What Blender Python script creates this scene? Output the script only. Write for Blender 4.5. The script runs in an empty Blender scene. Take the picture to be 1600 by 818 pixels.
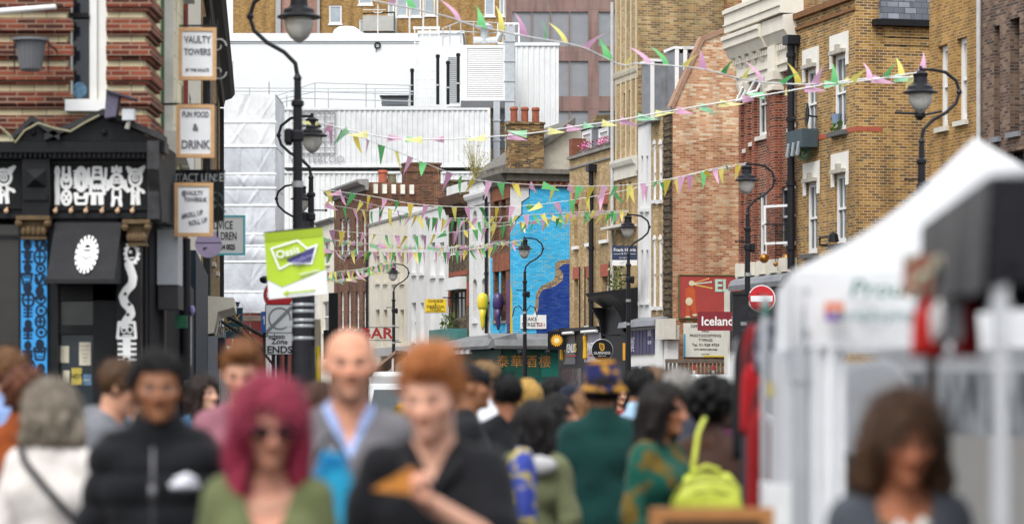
import bpy, bmesh, math, random
import numpy as np
from mathutils import Vector, Matrix
R = math.radians
random.seed(7)
SC = bpy.context.scene
COL = SC.collection
F, EYE, HOR = 4444.4, 1.64, 610.0          # focal length in photo pixels, eye height (m), horizon row

# ---------------------------------------------------------------- camera
cd = bpy.data.cameras.new('camera')
cam = bpy.data.objects.new('camera', cd); COL.objects.link(cam)
cam.location = (0, 0, EYE); cam.rotation_euler = (R(90), 0, 0)
cd.sensor_width = 36; cd.lens = 100; cd.shift_y = (HOR - 408.6) / 1600
cd.clip_end = 3000; cd.clip_start = .1
cd.dof.use_dof = True; cd.dof.focus_distance = 92; cd.dof.aperture_fstop = 2.15
SC.camera = cam

# ---------------------------------------------------------------- sky, sun, exposure (bright overcast)
SUN_EL, SUN_AZ = R(52), R(205)             # sun high behind the camera, a little to the left
w = bpy.data.worlds.new('World'); SC.world = w; w.use_nodes = True
nt = w.node_tree; bg = nt.nodes['Background']
sky = nt.nodes.new('ShaderNodeTexSky'); sky.sky_type = 'NISHITA'; sky.sun_disc = False
sky.sun_elevation = SUN_EL; sky.sun_rotation = SUN_AZ
sky.air_density = 1.0; sky.dust_density = 2.0; sky.ozone_density = 1.0
hs = nt.nodes.new('ShaderNodeHueSaturation'); hs.inputs['Saturation'].default_value = .12; hs.inputs['Value'].default_value = 1.0
nt.links.new(sky.outputs[0], hs.inputs['Color'])
ov = nt.nodes.new('ShaderNodeMixRGB'); ov.inputs[0].default_value = .55; ov.inputs[2].default_value = (6.2, 6.4, 6.7, 1)   # even cloud cover over the clear sky
nt.links.new(hs.outputs[0], ov.inputs[1])
tcw = nt.nodes.new('ShaderNodeTexCoord'); sep = nt.nodes.new('ShaderNodeSeparateXYZ'); nt.links.new(tcw.outputs['Generated'], sep.inputs[0])   # overcast sky: brighter overhead than at the horizon
mz = nt.nodes.new('ShaderNodeMapRange'); mz.inputs[1].default_value = 0; mz.inputs[2].default_value = 1; mz.inputs[3].default_value = .62; mz.inputs[4].default_value = 1.75; nt.links.new(sep.outputs['Z'], mz.inputs[0])
vm = nt.nodes.new('ShaderNodeVectorMath'); vm.operation = 'SCALE'; nt.links.new(ov.outputs[0], vm.inputs[0]); nt.links.new(mz.outputs[0], vm.inputs['Scale']); nt.links.new(vm.outputs[0], bg.inputs['Color'])
bg.inputs['Strength'].default_value = .15
sl = bpy.data.lights.new('sun', 'SUN'); sl.energy = 1.5; sl.angle = R(24); sl.color = (1, .97, .92)
so = bpy.data.objects.new('sun', sl); COL.objects.link(so)
so.rotation_euler = (Vector((math.sin(SUN_AZ) * math.cos(SUN_EL), math.cos(SUN_AZ) * math.cos(SUN_EL), math.sin(SUN_EL)))).to_track_quat('Z', 'Y').to_euler()
vs = SC.view_settings; vs.view_transform = 'Standard'; vs.look = 'None'; vs.gamma = 1; vs.use_curve_mapping = False
vs.exposure = 0.68
SC.render.engine = 'CYCLES'
SC.cycles.use_denoising = True
SC.cycles.max_bounces = 6; SC.cycles.diffuse_bounces = 3; SC.cycles.glossy_bounces = 3; SC.cycles.transparent_max_bounces = 6
SC.cycles.caustics_reflective = False; SC.cycles.caustics_refractive = False
SC.cycles.sample_clamp_indirect = 6

# ---------------------------------------------------------------- helpers
def P(px, py, Y): return Vector(((px - 800) / F * Y, Y, EYE + (HOR - py) / F * Y))
def zat(py, Y): return EYE + (HOR - py) / F * Y
def xat(px, Y): return (px - 800) / F * Y

class MB:
 def __init__(s): s.v = []; s.f = []; s.m = []; s.cur = 0; s.st = []
 def add(s, vs, fs):
  o = len(s.v); s.st.append((o, len(s.f))); s.v += [tuple(p) for p in vs]
  for f in fs: s.f.append(tuple(o + i for i in f)); s.m.append(s.cur)
  return s
 def mat(s, i): s.cur = i; return s
 def quad(s, *p): return s.add(p, [tuple(range(len(p)))])
 def box(s, x0, x1, y0, y1, z0, z1):
  v = [(x, y, z) for z in (z0, z1) for y in (y0, y1) for x in (x0, x1)]
  return s.add(v, [(0, 2, 3, 1), (4, 5, 7, 6), (0, 1, 5, 4), (1, 3, 7, 5), (3, 2, 6, 7), (2, 0, 4, 6)])
 def prism(s, pts, a, b, ax='y'):
  """extrude a 2-D outline between a and b along ax: x -> outline is (y,z), y -> (x,z), z -> (x,y)"""
  n = len(pts)
  mk = {'x': lambda p, t: (t, p[0], p[1]), 'y': lambda p, t: (p[0], t, p[1]), 'z': lambda p, t: (p[0], p[1], t)}[ax]
  v = [mk(p, a) for p in pts] + [mk(p, b) for p in pts]
  return s.add(v, [tuple(range(n)), tuple(range(2 * n - 1, n - 1, -1))] + [(i, i + n, (i + 1) % n + n, (i + 1) % n) for i in range(n)])
 def tube(s, path, r, n=8, closed=False):
  path = [Vector(p) for p in path]; k = len(path)
  rs = r if isinstance(r, (list, tuple)) else [r] * k
  vs = []; prev = None
  for i, p in enumerate(path):
   a = path[(i - 1) % k] if (closed or i > 0) else p
   b = path[(i + 1) % k] if (closed or i < k - 1) else p
   d = (b - a); d = d.normalized() if d.length > 1e-9 else Vector((0, 0, 1))
   if prev is None:
    u = d.orthogonal().normalized()
   else:
    u = prev - d * prev.dot(d); u = u.normalized() if u.length > 1e-6 else d.orthogonal().normalized()
   prev = u; w_ = d.cross(u)
   for j in range(n):
    t = 2 * math.pi * j / n
    vs.append(p + (u * math.cos(t) + w_ * math.sin(t)) * rs[i])
  fs = []
  for i in range(k if closed else k - 1):
   a, b = i * n, ((i + 1) % k) * n
   for j in range(n): fs.append((a + j, a + (j + 1) % n, b + (j + 1) % n, b + j))
  if not closed: fs += [tuple(range(n - 1, -1, -1)), tuple(range((k - 1) * n, k * n))]
  return s.add(vs, fs)
 def bar(s, a, b, r, n=6): return s.tube([a, b], r, n)
 def lathe(s, prof, c=(0, 0, 0), n=16):
  vs = []; fs = []
  for (r, z) in prof:
   for j in range(n):
    t = 2 * math.pi * j / n; vs.append((c[0] + r * math.cos(t), c[1] + r * math.sin(t), c[2] + z))
  for i in range(len(prof) - 1):
   for j in range(n): fs.append((i * n + j, i * n + (j + 1) % n, (i + 1) * n + (j + 1) % n, (i + 1) * n + j))
  fs += [tuple(range(n - 1, -1, -1)), tuple(range((len(prof) - 1) * n, len(prof) * n))]
  return s.add(vs, fs)
 def ball(s, c, r, n=12, sc=(1, 1, 1)):
  vs = []; fs = []; m = n // 2
  for i in range(m + 1):
   a = math.pi * i / m
   for j in range(n):
    t = 2 * math.pi * j / n
    vs.append((c[0] + r * sc[0] * math.sin(a) * math.cos(t), c[1] + r * sc[1] * math.sin(a) * math.sin(t), c[2] - r * sc[2] * math.cos(a)))
  for i in range(m):
   for j in range(n): fs.append((i * n + j, i * n + (j + 1) % n, (i + 1) * n + (j + 1) % n, (i + 1) * n + j))
  return s.add(vs, fs)
 def stroke(s, pts, wd, mapf, closed=False, k=8):
  """a painted line: round-capped ribbon of width wd, mapf turns 2-D into 3-D"""
  n = len(pts); h = wd / 2; s.add([], [])
  def put(q):                               # overlapping strokes never share a plane
   s.lay = (getattr(s, 'lay', 0) + 1) % 70; e = s.lay * 3e-5; o = len(s.v)
   s.v += [(p[0], p[1] - e, p[2]) for p in (mapf(*c) for c in q)]; s.f.append(tuple(range(o, len(s.v)))); s.m.append(s.cur)
  for i in range(n if closed else n - 1):
   a, b = pts[i], pts[(i + 1) % n]
   dx, dy = b[0] - a[0], b[1] - a[1]; L = math.hypot(dx, dy)
   if L < 1e-9: continue
   nx, ny = -dy / L * h, dx / L * h
   put([(a[0] - nx, a[1] - ny), (b[0] - nx, b[1] - ny), (b[0] + nx, b[1] + ny), (a[0] + nx, a[1] + ny)])
   if closed or i: put([(a[0] + h * math.cos(t * math.pi / 4), a[1] + h * math.sin(t * math.pi / 4)) for t in range(8)])
  return s
 def disc(s, c, rx, rz, mapf, n=20):
  s.lay = (getattr(s, 'lay', 0) + 1) % 70; e = s.lay * 3e-5
  return s.add([(p[0], p[1] - e, p[2]) for p in (mapf(c[0] + rx * math.cos(2 * math.pi * i / n), c[1] + rz * math.sin(2 * math.pi * i / n)) for i in range(n))], [tuple(range(n))])
 def build(s, name, m, parent=None, loc=None, rz=None, smooth=False, recalc=True, each=0):
  if each:                                  # every run of `each` primitives becomes an object of its own
   o = None
   for i in range(0, len(s.st), each):
    (v0, f0), (v1, f1) = s.st[i], s.st[i + each] if i + each < len(s.st) else (len(s.v), len(s.f))
    q = MB(); q.v = s.v[v0:v1]; q.f = [tuple(k - v0 for k in f) for f in s.f[f0:f1]]; q.m = s.m[f0:f1]; o = q.build(name, m, parent, loc, rz, smooth, recalc)
   return o
  me = bpy.data.meshes.new(name); me.from_pydata(s.v, [], s.f)
  for x in (m if isinstance(m, (list, tuple)) else [m]): me.materials.append(x)
  me.polygons.foreach_set('material_index', s.m)
  if recalc:
   b = bmesh.new(); b.from_mesh(me); bmesh.ops.recalc_face_normals(b, faces=b.faces); b.to_mesh(me); b.free()
  boxuv(me)
  if smooth: me.polygons.foreach_set('use_smooth', [True] * len(me.polygons))
  o = bpy.data.objects.new(name, me); COL.objects.link(o)
  if parent: o.parent = parent
  if loc is not None: o.location = loc
  if rz is not None: o.rotation_euler = (0, 0, rz)
  return o

def boxuv(me):
 uv = me.uv_layers.new(name='UVMap')
 nl = len(me.loops)
 if not nl: return
 vi = np.empty(nl, np.int32); me.loops.foreach_get('vertex_index', vi)
 co = np.empty(len(me.vertices) * 3, np.float32); me.vertices.foreach_get('co', co); co = co.reshape(-1, 3)
 npoly = len(me.polygons); nr = np.empty(npoly * 3, np.float32); me.polygons.foreach_get('normal', nr); nr = np.abs(nr.reshape(-1, 3))
 lt = np.empty(npoly, np.int32); me.polygons.foreach_get('loop_total', lt)
 ax = np.repeat(np.argmax(nr - np.array([0, 0, .05]), axis=1), lt)
 c = co[vi]; out = np.empty((nl, 2), np.float32)
 out[:, 0] = np.where(ax == 0, c[:, 1], c[:, 0]); out[:, 1] = np.where(ax == 2, c[:, 1], c[:, 2])
 uv.data.foreach_set('uv', out.ravel())

def tag(o, label=None, cat=None, group=None, kind=None):
 if label: o['label'] = label
 if cat: o['category'] = cat
 if group: o['group'] = group
 if kind: o['kind'] = kind
 return o
def thing(name, label, cat, loc=(0, 0, 0), rz=0, group=None, rot=None):
 o = bpy.data.objects.new(name, None); COL.objects.link(o); o.location = loc
 o.rotation_euler = rot if rot else (0, 0, rz); o.empty_display_size = .2
 return tag(o, label, cat, group)
def children(o): return [c for c in bpy.data.objects if c.parent == o]
def copy_tree(o, parent=None, kids=None):
 c = o.copy(); COL.objects.link(c)
 if parent: c.parent = parent
 for ch in children(o): copy_tree(ch, c)
 return c

# ---------------------------------------------------------------- materials
_M = {}
def srgb(h):
 h = h.lstrip('#'); out = []
 for i in (0, 2, 4):
  c = int(h[i:i + 2], 16) / 255; out.append(c / 12.92 if c <= .04045 else ((c + .055) / 1.055) ** 2.4)
 return tuple(out)
def lin(c): return srgb(c) if isinstance(c, str) else c
def nodes(name):
 m = bpy.data.materials.new(name); m.use_nodes = True
 return m, m.node_tree, m.node_tree.nodes['Principled BSDF']
def mat(c, rough=.7, metal=0, var=.12, scale=6, bump=0, bscale=60, spec=.5, coat=0):
 """plain material with slight dirt and tone variation"""
 key = ('m', str(c), rough, metal, var, scale, bump, bscale, spec, coat)
 if key in _M: return _M[key]
 c = lin(c)
 m, t, b = nodes('surface'); L = t.links.new
 if max(c[:3]) < .06 and spec == .5: spec = .18
 b.inputs['Roughness'].default_value = rough; b.inputs['Metallic'].default_value = metal
 b.inputs['Specular IOR Level'].default_value = spec; b.inputs['Coat Weight'].default_value = coat
 tc = t.nodes.new('ShaderNodeTexCoord')
 n = t.nodes.new('ShaderNodeTexNoise'); n.inputs['Scale'].default_value = scale; n.inputs['Detail'].default_value = 6; n.inputs['Roughness'].default_value = .65
 L(tc.outputs['Object'], n.inputs['Vector'])
 r = t.nodes.new('ShaderNodeMapRange'); r.inputs[1].default_value = .3; r.inputs[2].default_value = .7
 r.inputs[3].default_value = 1 - var; r.inputs[4].default_value = 1 + var * .6
 L(n.outputs[0], r.inputs[0])
 x = t.nodes.new('ShaderNodeVectorMath'); x.operation = 'SCALE'; x.inputs[0].default_value = c[:3]
 L(r.outputs[0], x.inputs['Scale']); L(x.outputs[0], b.inputs['Base Color'])
 if bump:
  n2 = t.nodes.new('ShaderNodeTexNoise'); n2.inputs['Scale'].default_value = bscale; n2.inputs['Detail'].default_value = 3
  L(tc.outputs['Object'], n2.inputs['Vector'])
  bp = t.nodes.new('ShaderNodeBump'); bp.inputs['Strength'].default_value = bump; bp.inputs['Distance'].default_value = .02
  L(n2.outputs[0], bp.inputs['Height']); L(bp.outputs[0], b.inputs['Normal'])
 _M[key] = m; return m

def brick(cols, mortar='#b5a88f', w_=.225, h_=.075, ms=.010, dirt=.35, rough=.85, bias=0., bump=.42, patch=None, pscale=.35, streak=.34):
 """brickwork: cols = 3-5 brick colours picked brick by brick, mortar lines, broad weathering"""
 key = ('b', tuple(cols), mortar, w_, h_, ms, dirt, patch, bias, pscale, streak, bump)
 if key in _M: return _M[key]
 m, t, b = nodes('brickwork'); L = t.links.new; N = t.nodes.new
 b.inputs['Roughness'].default_value = rough; b.inputs['Specular IOR Level'].default_value = .25
 uv = N('ShaderNodeUVMap')
 bt = N('ShaderNodeTexBrick'); bt.inputs['Scale'].default_value = 1; bt.inputs['Brick Width'].default_value = w_; bt.inputs['Row Height'].default_value = h_
 bt.inputs['Mortar Size'].default_value = ms; bt.inputs['Mortar Smooth'].default_value = .3; bt.inputs['Bias'].default_value = bias
 bt.inputs['Color1'].default_value = (0, 0, 0, 1); bt.inputs['Color2'].default_value = (1, 1, 1, 1); bt.inputs['Mortar'].default_value = (.5, .5, .5, 1)
 L(uv.outputs[0], bt.inputs['Vector'])
 ramp = N('ShaderNodeValToRGB'); ramp.color_ramp.interpolation = 'CONSTANT' if len(cols) > 3 else 'LINEAR'
 els = ramp.color_ramp.elements
 while len(els) < len(cols): els.new(.5)
 for i, c in enumerate(cols):
  els[i].position = (i / len(cols)) if len(cols) > 3 else i / max(1, len(cols) - 1); els[i].color = (*lin(c)[:3], 1)
 L(bt.outputs['Color'], ramp.inputs[0])
 # weathering
 n = N('ShaderNodeTexNoise'); n.inputs['Scale'].default_value = .55; n.inputs['Detail'].default_value = 9; n.inputs['Roughness'].default_value = .7
 L(uv.outputs[0], n.inputs['Vector'])
 r = N('ShaderNodeMapRange'); r.inputs[1].default_value = .3; r.inputs[2].default_value = .72; r.inputs[3].default_value = 1 - dirt; r.inputs[4].default_value = 1.12
 L(n.outputs[0], r.inputs[0])
 # vertical streaks
 mp = N('ShaderNodeMapping'); mp.inputs['Scale'].default_value = (2.2, .22, 1); L(uv.outputs[0], mp.inputs[0])
 n3 = N('ShaderNodeTexNoise'); n3.inputs['Scale'].default_value = 1; n3.inputs['Detail'].default_value = 5; L(mp.outputs[0], n3.inputs['Vector'])
 r3 = N('ShaderNodeMapRange'); r3.inputs[1].default_value = .42; r3.inputs[2].default_value = .7; r3.inputs[3].default_value = 1.0; r3.inputs[4].default_value = 1 - streak
 L(n3.outputs[0], r3.inputs[0])
 mul = N('ShaderNodeMath'); mul.operation = 'MULTIPLY'; L(r.outputs[0], mul.inputs[0]); L(r3.outputs[0], mul.inputs[1])
 brickcol = ramp.outputs[0]
 if patch:
  n4 = N('ShaderNodeTexNoise'); n4.inputs['Scale'].default_value = pscale; n4.inputs['Detail'].default_value = 4; L(uv.outputs[0], n4.inputs['Vector'])
  r4 = N('ShaderNodeMapRange'); r4.inputs[1].default_value = .45; r4.inputs[2].default_value = .6; L(n4.outputs[0], r4.inputs[0])
  mx = N('ShaderNodeMixRGB'); mx.inputs[2].default_value = (*lin(patch)[:3], 1); L(r4.outputs[0], mx.inputs[0]); L(brickcol, mx.inputs[1])
  # keep bricks varied inside the patch
  mx2 = N('ShaderNodeMixRGB'); mx2.inputs[0].default_value = .45; L(mx.outputs[0], mx2.inputs[1]); L(brickcol, mx2.inputs[2]); brickcol = mx2.outputs[0]
 mo = N('ShaderNodeMixRGB'); mo.inputs[2].default_value = (*lin(mortar)[:3], 1); L(bt.outputs['Fac'], mo.inputs[0]); L(brickcol, mo.inputs[1])
 x = N('ShaderNodeVectorMath'); x.operation = 'SCALE'; L(mo.outputs[0], x.inputs[0]); L(mul.outputs[0], x.inputs['Scale'])
 L(x.outputs[0], b.inputs['Base Color'])
 inv = N('ShaderNodeMath'); inv.operation = 'SUBTRACT'; inv.inputs[0].default_value = 1; L(bt.outputs['Fac'], inv.inputs[1])
 n5 = N('ShaderNodeTexNoise'); n5.inputs['Scale'].default_value = 30; L(uv.outputs[0], n5.inputs['Vector'])
 ad = N('ShaderNodeMath'); ad.operation = 'MULTIPLY_ADD'; ad.inputs[1].default_value = .4; L(n5.outputs[0], ad.inputs[0]); L(inv.outputs[0], ad.inputs[2])
 bp = N('ShaderNodeBump'); bp.inputs['Strength'].default_value = bump; bp.inputs['Distance'].default_value = .012
 L(ad.outputs[0], bp.inputs['Height']); L(bp.outputs[0], b.inputs['Normal'])
 _M[key] = m; return m

def glassmat(c=(.02, .025, .03), rough=.06, var=0):
 key = ('g', str(c), rough)
 if key in _M: return _M[key]
 m, t, b = nodes('window_glass'); L = t.links.new; N = t.nodes.new
 b.inputs['Base Color'].default_value = (*lin(c)[:3], 1); b.inputs['Roughness'].default_value = rough; b.inputs['Specular IOR Level'].default_value = .6
 tc = N('ShaderNodeTexCoord'); n = N('ShaderNodeTexNoise'); n.inputs['Scale'].default_value = 1.4; L(tc.outputs['Object'], n.inputs['Vector'])
 bp = N('ShaderNodeBump'); bp.inputs['Strength'].default_value = .06; bp.inputs['Distance'].default_value = .1; L(n.outputs[0], bp.inputs['Height']); L(bp.outputs[0], b.inputs['Normal'])
 _M[key] = m; return m

def cloth(c, c2=None, weave=1.0, rough=.9, var=.18, pattern=None, ps=14):
 key = ('c', str(c), str(c2), weave, rough, pattern, ps)
 if key in _M: return _M[key]
 m, t, b = nodes('fabric'); L = t.links.new; N = t.nodes.new
 b.inputs['Roughness'].default_value = rough; b.inputs['Specular IOR Level'].default_value = .2
 b.inputs['Sheen Weight'].default_value = .06
 tc = N('ShaderNodeTexCoord'); n = N('ShaderNodeTexNoise'); n.inputs['Scale'].default_value = 9; n.inputs['Detail'].default_value = 6; L(tc.outputs['Object'], n.inputs['Vector'])
 r = N('ShaderNodeMapRange'); r.inputs[1].default_value = .3; r.inputs[2].default_value = .7; r.inputs[3].default_value = 1 - var; r.inputs[4].default_value = 1 + var * .5; L(n.outputs[0], r.inputs[0])
 col = None
 if c2:
  if pattern == 'stripe':
   wv = N('ShaderNodeTexWave'); wv.bands_direction = 'Z'; wv.inputs['Scale'].default_value = ps; L(tc.outputs['Object'], wv.inputs['Vector']); src = wv.outputs['Fac']
  else:
   vn = N('ShaderNodeTexNoise'); vn.inputs['Scale'].default_value = ps; vn.inputs['Detail'].default_value = 3; L(tc.outputs['Object'], vn.inputs['Vector']); src = vn.outputs[0]
  r2 = N('ShaderNodeMapRange'); r2.inputs[1].default_value = .5; r2.inputs[2].default_value = .6; L(src, r2.inputs[0])
  mx = N('ShaderNodeMixRGB'); mx.inputs[1].default_value = (*lin(c)[:3], 1); mx.inputs[2].default_value = (*lin(c2)[:3], 1); L(r2.outputs[0], mx.inputs[0]); col = mx.outputs[0]
 x = N('ShaderNodeVectorMath'); x.operation = 'SCALE'
 if col: L(col, x.inputs[0])
 else: x.inputs[0].default_value = lin(c)[:3]
 L(r.outputs[0], x.inputs['Scale']); L(x.outputs[0], b.inputs['Base Color'])
 n2 = N('ShaderNodeTexNoise'); n2.inputs['Scale'].default_value = 22; n2.inputs['Detail'].default_value = 5; n2.inputs['Distortion'].default_value = .6; L(tc.outputs['Object'], n2.inputs['Vector'])
 bp = N('ShaderNodeBump'); bp.inputs['Strength'].default_value = .35 * weave; bp.inputs['Distance'].default_value = .02; L(n2.outputs[0], bp.inputs['Height']); L(bp.outputs[0], b.inputs['Normal'])
 _M[key] = m; return m

def text(body, size, m, parent, loc, rot=(R(90), 0, 0), name='lettering', align='CENTER', sx=1, shear=0, bold=0, extr=.004, space=1):
 """lettering as a mesh: text stands in local XZ facing -Y; size = cap height in metres"""
 cu = bpy.data.curves.new(name, 'FONT'); cu.body = body; cu.size = size / .7; cu.align_x = align; cu.align_y = 'CENTER'
 cu.extrude = extr; cu.shear = shear; cu.offset = bold * size; cu.resolution_u = 3; cu.space_character = space
 o = bpy.data.objects.new(name, cu); COL.objects.link(o)
 bpy.context.view_layer.update()
 me = bpy.data.meshes.new_from_object(o.evaluated_get(bpy.context.evaluated_depsgraph_get()))
 bpy.data.objects.remove(o); me.materials.clear(); me.materials.append(m); me.name = name
 t = bpy.data.objects.new(name, me); COL.objects.link(t); t.parent = parent; t.location = loc; t.rotation_euler = rot; t.scale = (sx, 1, 1)
 return t

# wall plane with openings; wall lies in local XZ at y, openings are (x0,x1,z0,z1); reveals run back to y+dep
def holed(mb, x0, x1, z0, z1, holes, y=0., dep=.14, mp=None):
 mp = mp or (lambda a, b, c: (a, b, c))
 hs_ = [(max(x0, a), min(x1, b), max(z0, c), min(z1, d)) for a, b, c, d in holes]
 xs = sorted(set([x0, x1] + [v for h in hs_ for v in h[:2]])); zs = sorted(set([z0, z1] + [v for h in hs_ for v in h[2:]]))
 for i in range(len(xs) - 1):
  for j in range(len(zs) - 1):
   cx, cz = (xs[i] + xs[i + 1]) / 2, (zs[j] + zs[j + 1]) / 2
   if any(a < cx < b and c < cz < d for a, b, c, d in hs_): continue
   mb.quad(mp(xs[i], y, zs[j]), mp(xs[i + 1], y, zs[j]), mp(xs[i + 1], y, zs[j + 1]), mp(xs[i], y, zs[j + 1]))
 for a, b, c, d in hs_:
  mb.quad(mp(a, y, c), mp(a, y + dep, c), mp(a, y + dep, d), mp(a, y, d)); mb.quad(mp(b, y, c), mp(b, y, d), mp(b, y + dep, d), mp(b, y + dep, c))
  mb.quad(mp(a, y, c), mp(b, y, c), mp(b, y + dep, c), mp(a, y + dep, c)); mb.quad(mp(a, y, d), mp(a, y + dep, d), mp(b, y + dep, d), mp(b, y, d))

def clearglass():
 m, t, b = nodes('clear_glass'); tr = t.nodes.new('ShaderNodeBsdfTransparent'); mx = t.nodes.new('ShaderNodeMixShader'); mx.inputs[0].default_value = .25; b.inputs['Base Color'].default_value = (.05, .05, .05, 1); b.inputs['Roughness'].default_value = .05
 t.links.new(tr.outputs[0], mx.inputs[1]); t.links.new(b.outputs[0], mx.inputs[2]); t.links.new(mx.outputs[0], t.nodes['Material Output'].inputs['Surface']); return m
GLASS = glassmat()
def sash(root, x0, x1, z0, z1, fm, y=.10, fr=.06, bars=0, rail=True, glass=None, sill=None, blind=None, vb=0):
 """sash window: frame with meeting rail, its pane and sill as sub-parts"""
 b = MB(); y0, y1 = y, y + .06
 b.box(x0, x0 + fr, y0, y1, z0, z1); b.box(x1 - fr, x1, y0, y1, z0, z1)
 b.box(x0 + fr, x1 - fr, y0, y1, z0, z0 + fr * 1.2); b.box(x0 + fr, x1 - fr, y0, y1, z1 - fr, z1)
 zm = (z0 + z1) / 2
 if rail: b.box(x0 + fr, x1 - fr, y0 - .015, y1 - .01, zm - .03, zm + .03)
 for k in range(vb):
  xc = x0 + (x1 - x0) * (k + 1) / (vb + 1); b.box(xc - .015, xc + .015, y0 + .01, y1 - .012, z0 + fr, z1 - fr)
 for k in range(bars):
  zc = z0 + (z1 - z0) * (k + 1) / (bars + 1)
  if rail and abs(zc - zm) < .05: continue
  b.box(x0 + fr, x1 - fr, y0 + .012, y1 - .014, zc - .013, zc + .013)
 f = b.build('window', fm, root)
 MB().quad((x0 + .02, y + .045, z0 + .02), (x1 - .02, y + .045, z0 + .02), (x1 - .02, y + .045, z1 - .02), (x0 + .02, y + .045, z1 - .02)).build('pane', glass or GLASS, f)
 if sill: MB().box(x0 - .08, x1 + .08, -.09, y - .002, z0 - .12, z0 - .002).build('sill', sill, f)
 return f

# ---------------------------------------------------------------- plants
def leafmat(c): return mat(c, .6, 0, .25, 4)
def foliage(parent, lx, ly, lz, n, cols, ls=.1, name='foliage', seed=3):
 r = random.Random(seed); b = MB()
 for i in range(n):
  c = Vector((r.uniform(-.5, .5) * lx, r.uniform(-.5, .5) * ly, r.random() ** .8 * lz)); b.mat(r.randrange(len(cols)))
  a, t, s_ = r.uniform(0, 6.28), r.uniform(-.9, .9), ls * r.uniform(.5, 1.2)
  d = Vector((math.cos(a) * math.cos(t), math.sin(a) * math.cos(t), math.sin(t))); u = d.orthogonal().normalized() * s_ * .3
  b.add([c, c + d * s_ * .5 + u, c + d * s_, c + d * s_ * .5 - u], [(0, 1, 2, 3)])
 for i in range(8):
  x, y = r.uniform(-.4, .4) * lx, r.uniform(-.4, .4) * ly; b.mat(0); b.bar((x, y, 0), (x * 1.1, y * 1.1, lz * .8), .01, 4)
 return b.build(name, [leafmat(c) for c in cols], parent, recalc=False)
def stems(parent, h, n, cols, seed=5):
 r = random.Random(seed); b = MB(); g = MB()
 for i in range(n):
  a, l = r.uniform(0, 6.28), r.uniform(.35, 1) * h; sp = r.uniform(.1, .45) * h
  p = [Vector((math.cos(a) * sp * t ** 1.4, math.sin(a) * sp * t ** 1.4, l * t)) for t in (0, .35, .7, 1)]
  b.mat(r.randrange(len(cols))); b.tube(p, [.012, .01, .008, .004], 4)
  for k in range(7):
   t = r.uniform(.35, 1); c = p[0].lerp(p[3], t) if t < .5 else p[1].lerp(p[3], (t - .35) / .65); d = Vector((r.uniform(-1, 1), r.uniform(-1, 1), r.uniform(-.2, 1))).normalized() * r.uniform(.06, .16); u = d.orthogonal().normalized() * .018
   g.mat(r.randrange(len(cols))); g.add([c, c + d * .5 + u, c + d, c + d * .5 - u], [(0, 1, 2, 3)])
 b.build('stem', [leafmat(c) for c in cols], parent); g.build('leaves', [leafmat(c) for c in cols], parent, recalc=False)

# ---------------------------------------------------------------- the ground
def ground():
 asphalt = mat((.052, .052, .054), .9, 0, .3, 3, .5, 40)
 b = MB(); b.quad((-1500, -300, 0), (1500, -300, 0), (1500, 2500, 0), (-1500, 2500, 0)); tag(b.build('ground', asphalt), kind='structure')
 pave = mat((.24, .23, .215), .85, 0, .25, 2, .3, 30)
 kerb = mat((.32, .31, .29), .8, 0, .2, 5)
 def strip(xc, sl_, y0, y1, w0, w1, nm):
  b = MB(); pts = [(xc + sl_ * y0 + w0, y0), (xc + sl_ * y0 + w1, y0), (xc + sl_ * y1 + w1, y1), (xc + sl_ * y1 + w0, y1)]
  b.prism(pts, 0.004, .12, 'z'); tag(b.build(nm, [pave]), kind='structure')
 strip(28.7, -.25875, 20, 160, -3.2, 0, 'pavement')
 strip(28.7, -.25875, 20, 160, -3.38, -3.205, 'kerb')
 strip(-1.3, -.0875, 12, 118, -.9, 2.0, 'pavement')
 strip(-1.3, -.0875, 12, 118, 2.005, 2.18, 'kerb')
ground()
tag(bpy.data.objects['kerb'], kind='structure')

# ---------------------------------------------------------------- facades
VP, XC = -350.0, 28.7
def Yr(px): return XC * F / (px - VP)
VPL, XCL = 411.0, -1.325
def Yl(px): return XCL * F / (px - VPL)
class Fac:
 """a house front along the street; local x runs along the front to the right of the picture, -y faces the street, x = W is its right end"""
 def __init__(s, name, label, cat, pl, pr, row='R', group=None, set_back=0.):
  s.Yf = Yr if row == 'R' else Yl; s.sl = -(800 - VP) / F if row == 'R' else (VPL - 800) / F
  s.row = row
  s.Y0, s.Y1 = s.Yf(pl), s.Yf(pr); s.o = Vector((xat(pl, s.Y0), s.Y0, 0)); e = Vector((xat(pr, s.Y1), s.Y1, 0))
  s.t = (e - s.o); s.W = s.t.length; s.t.normalize(); s.rz = math.atan2(s.t.y, s.t.x)
  s.n = Vector((-s.t.y, s.t.x, 0))             # local +y, into the house
  s.root = thing(name, label, cat, s.o + s.n * set_back, s.rz, group)
 def S(s, px): return (s.Yf(px) - s.Y0) / s.t.y
 def Z(s, px, py): return zat(py, s.Yf(px))
 def side(s, px, py=None, x=None):
  """point of the right end wall (plane x) seen at px: local y, z"""
  c = s.o + s.t * (s.W if x is None else x); k = (px - 800) / F
  y = (k * c.y - c.x) / (s.n.x - k * s.n.y); Y = c.y + s.n.y * y
  return y, (zat(py, Y) if py is not None else None)
 def win(s, px0, py0, px1, py1):
  a, b = s.S(px0), s.S(px1); pm = (px0 + px1) / 2
  return (a, b, s.Z(pm, py1), s.Z(pm, py0))

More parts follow.
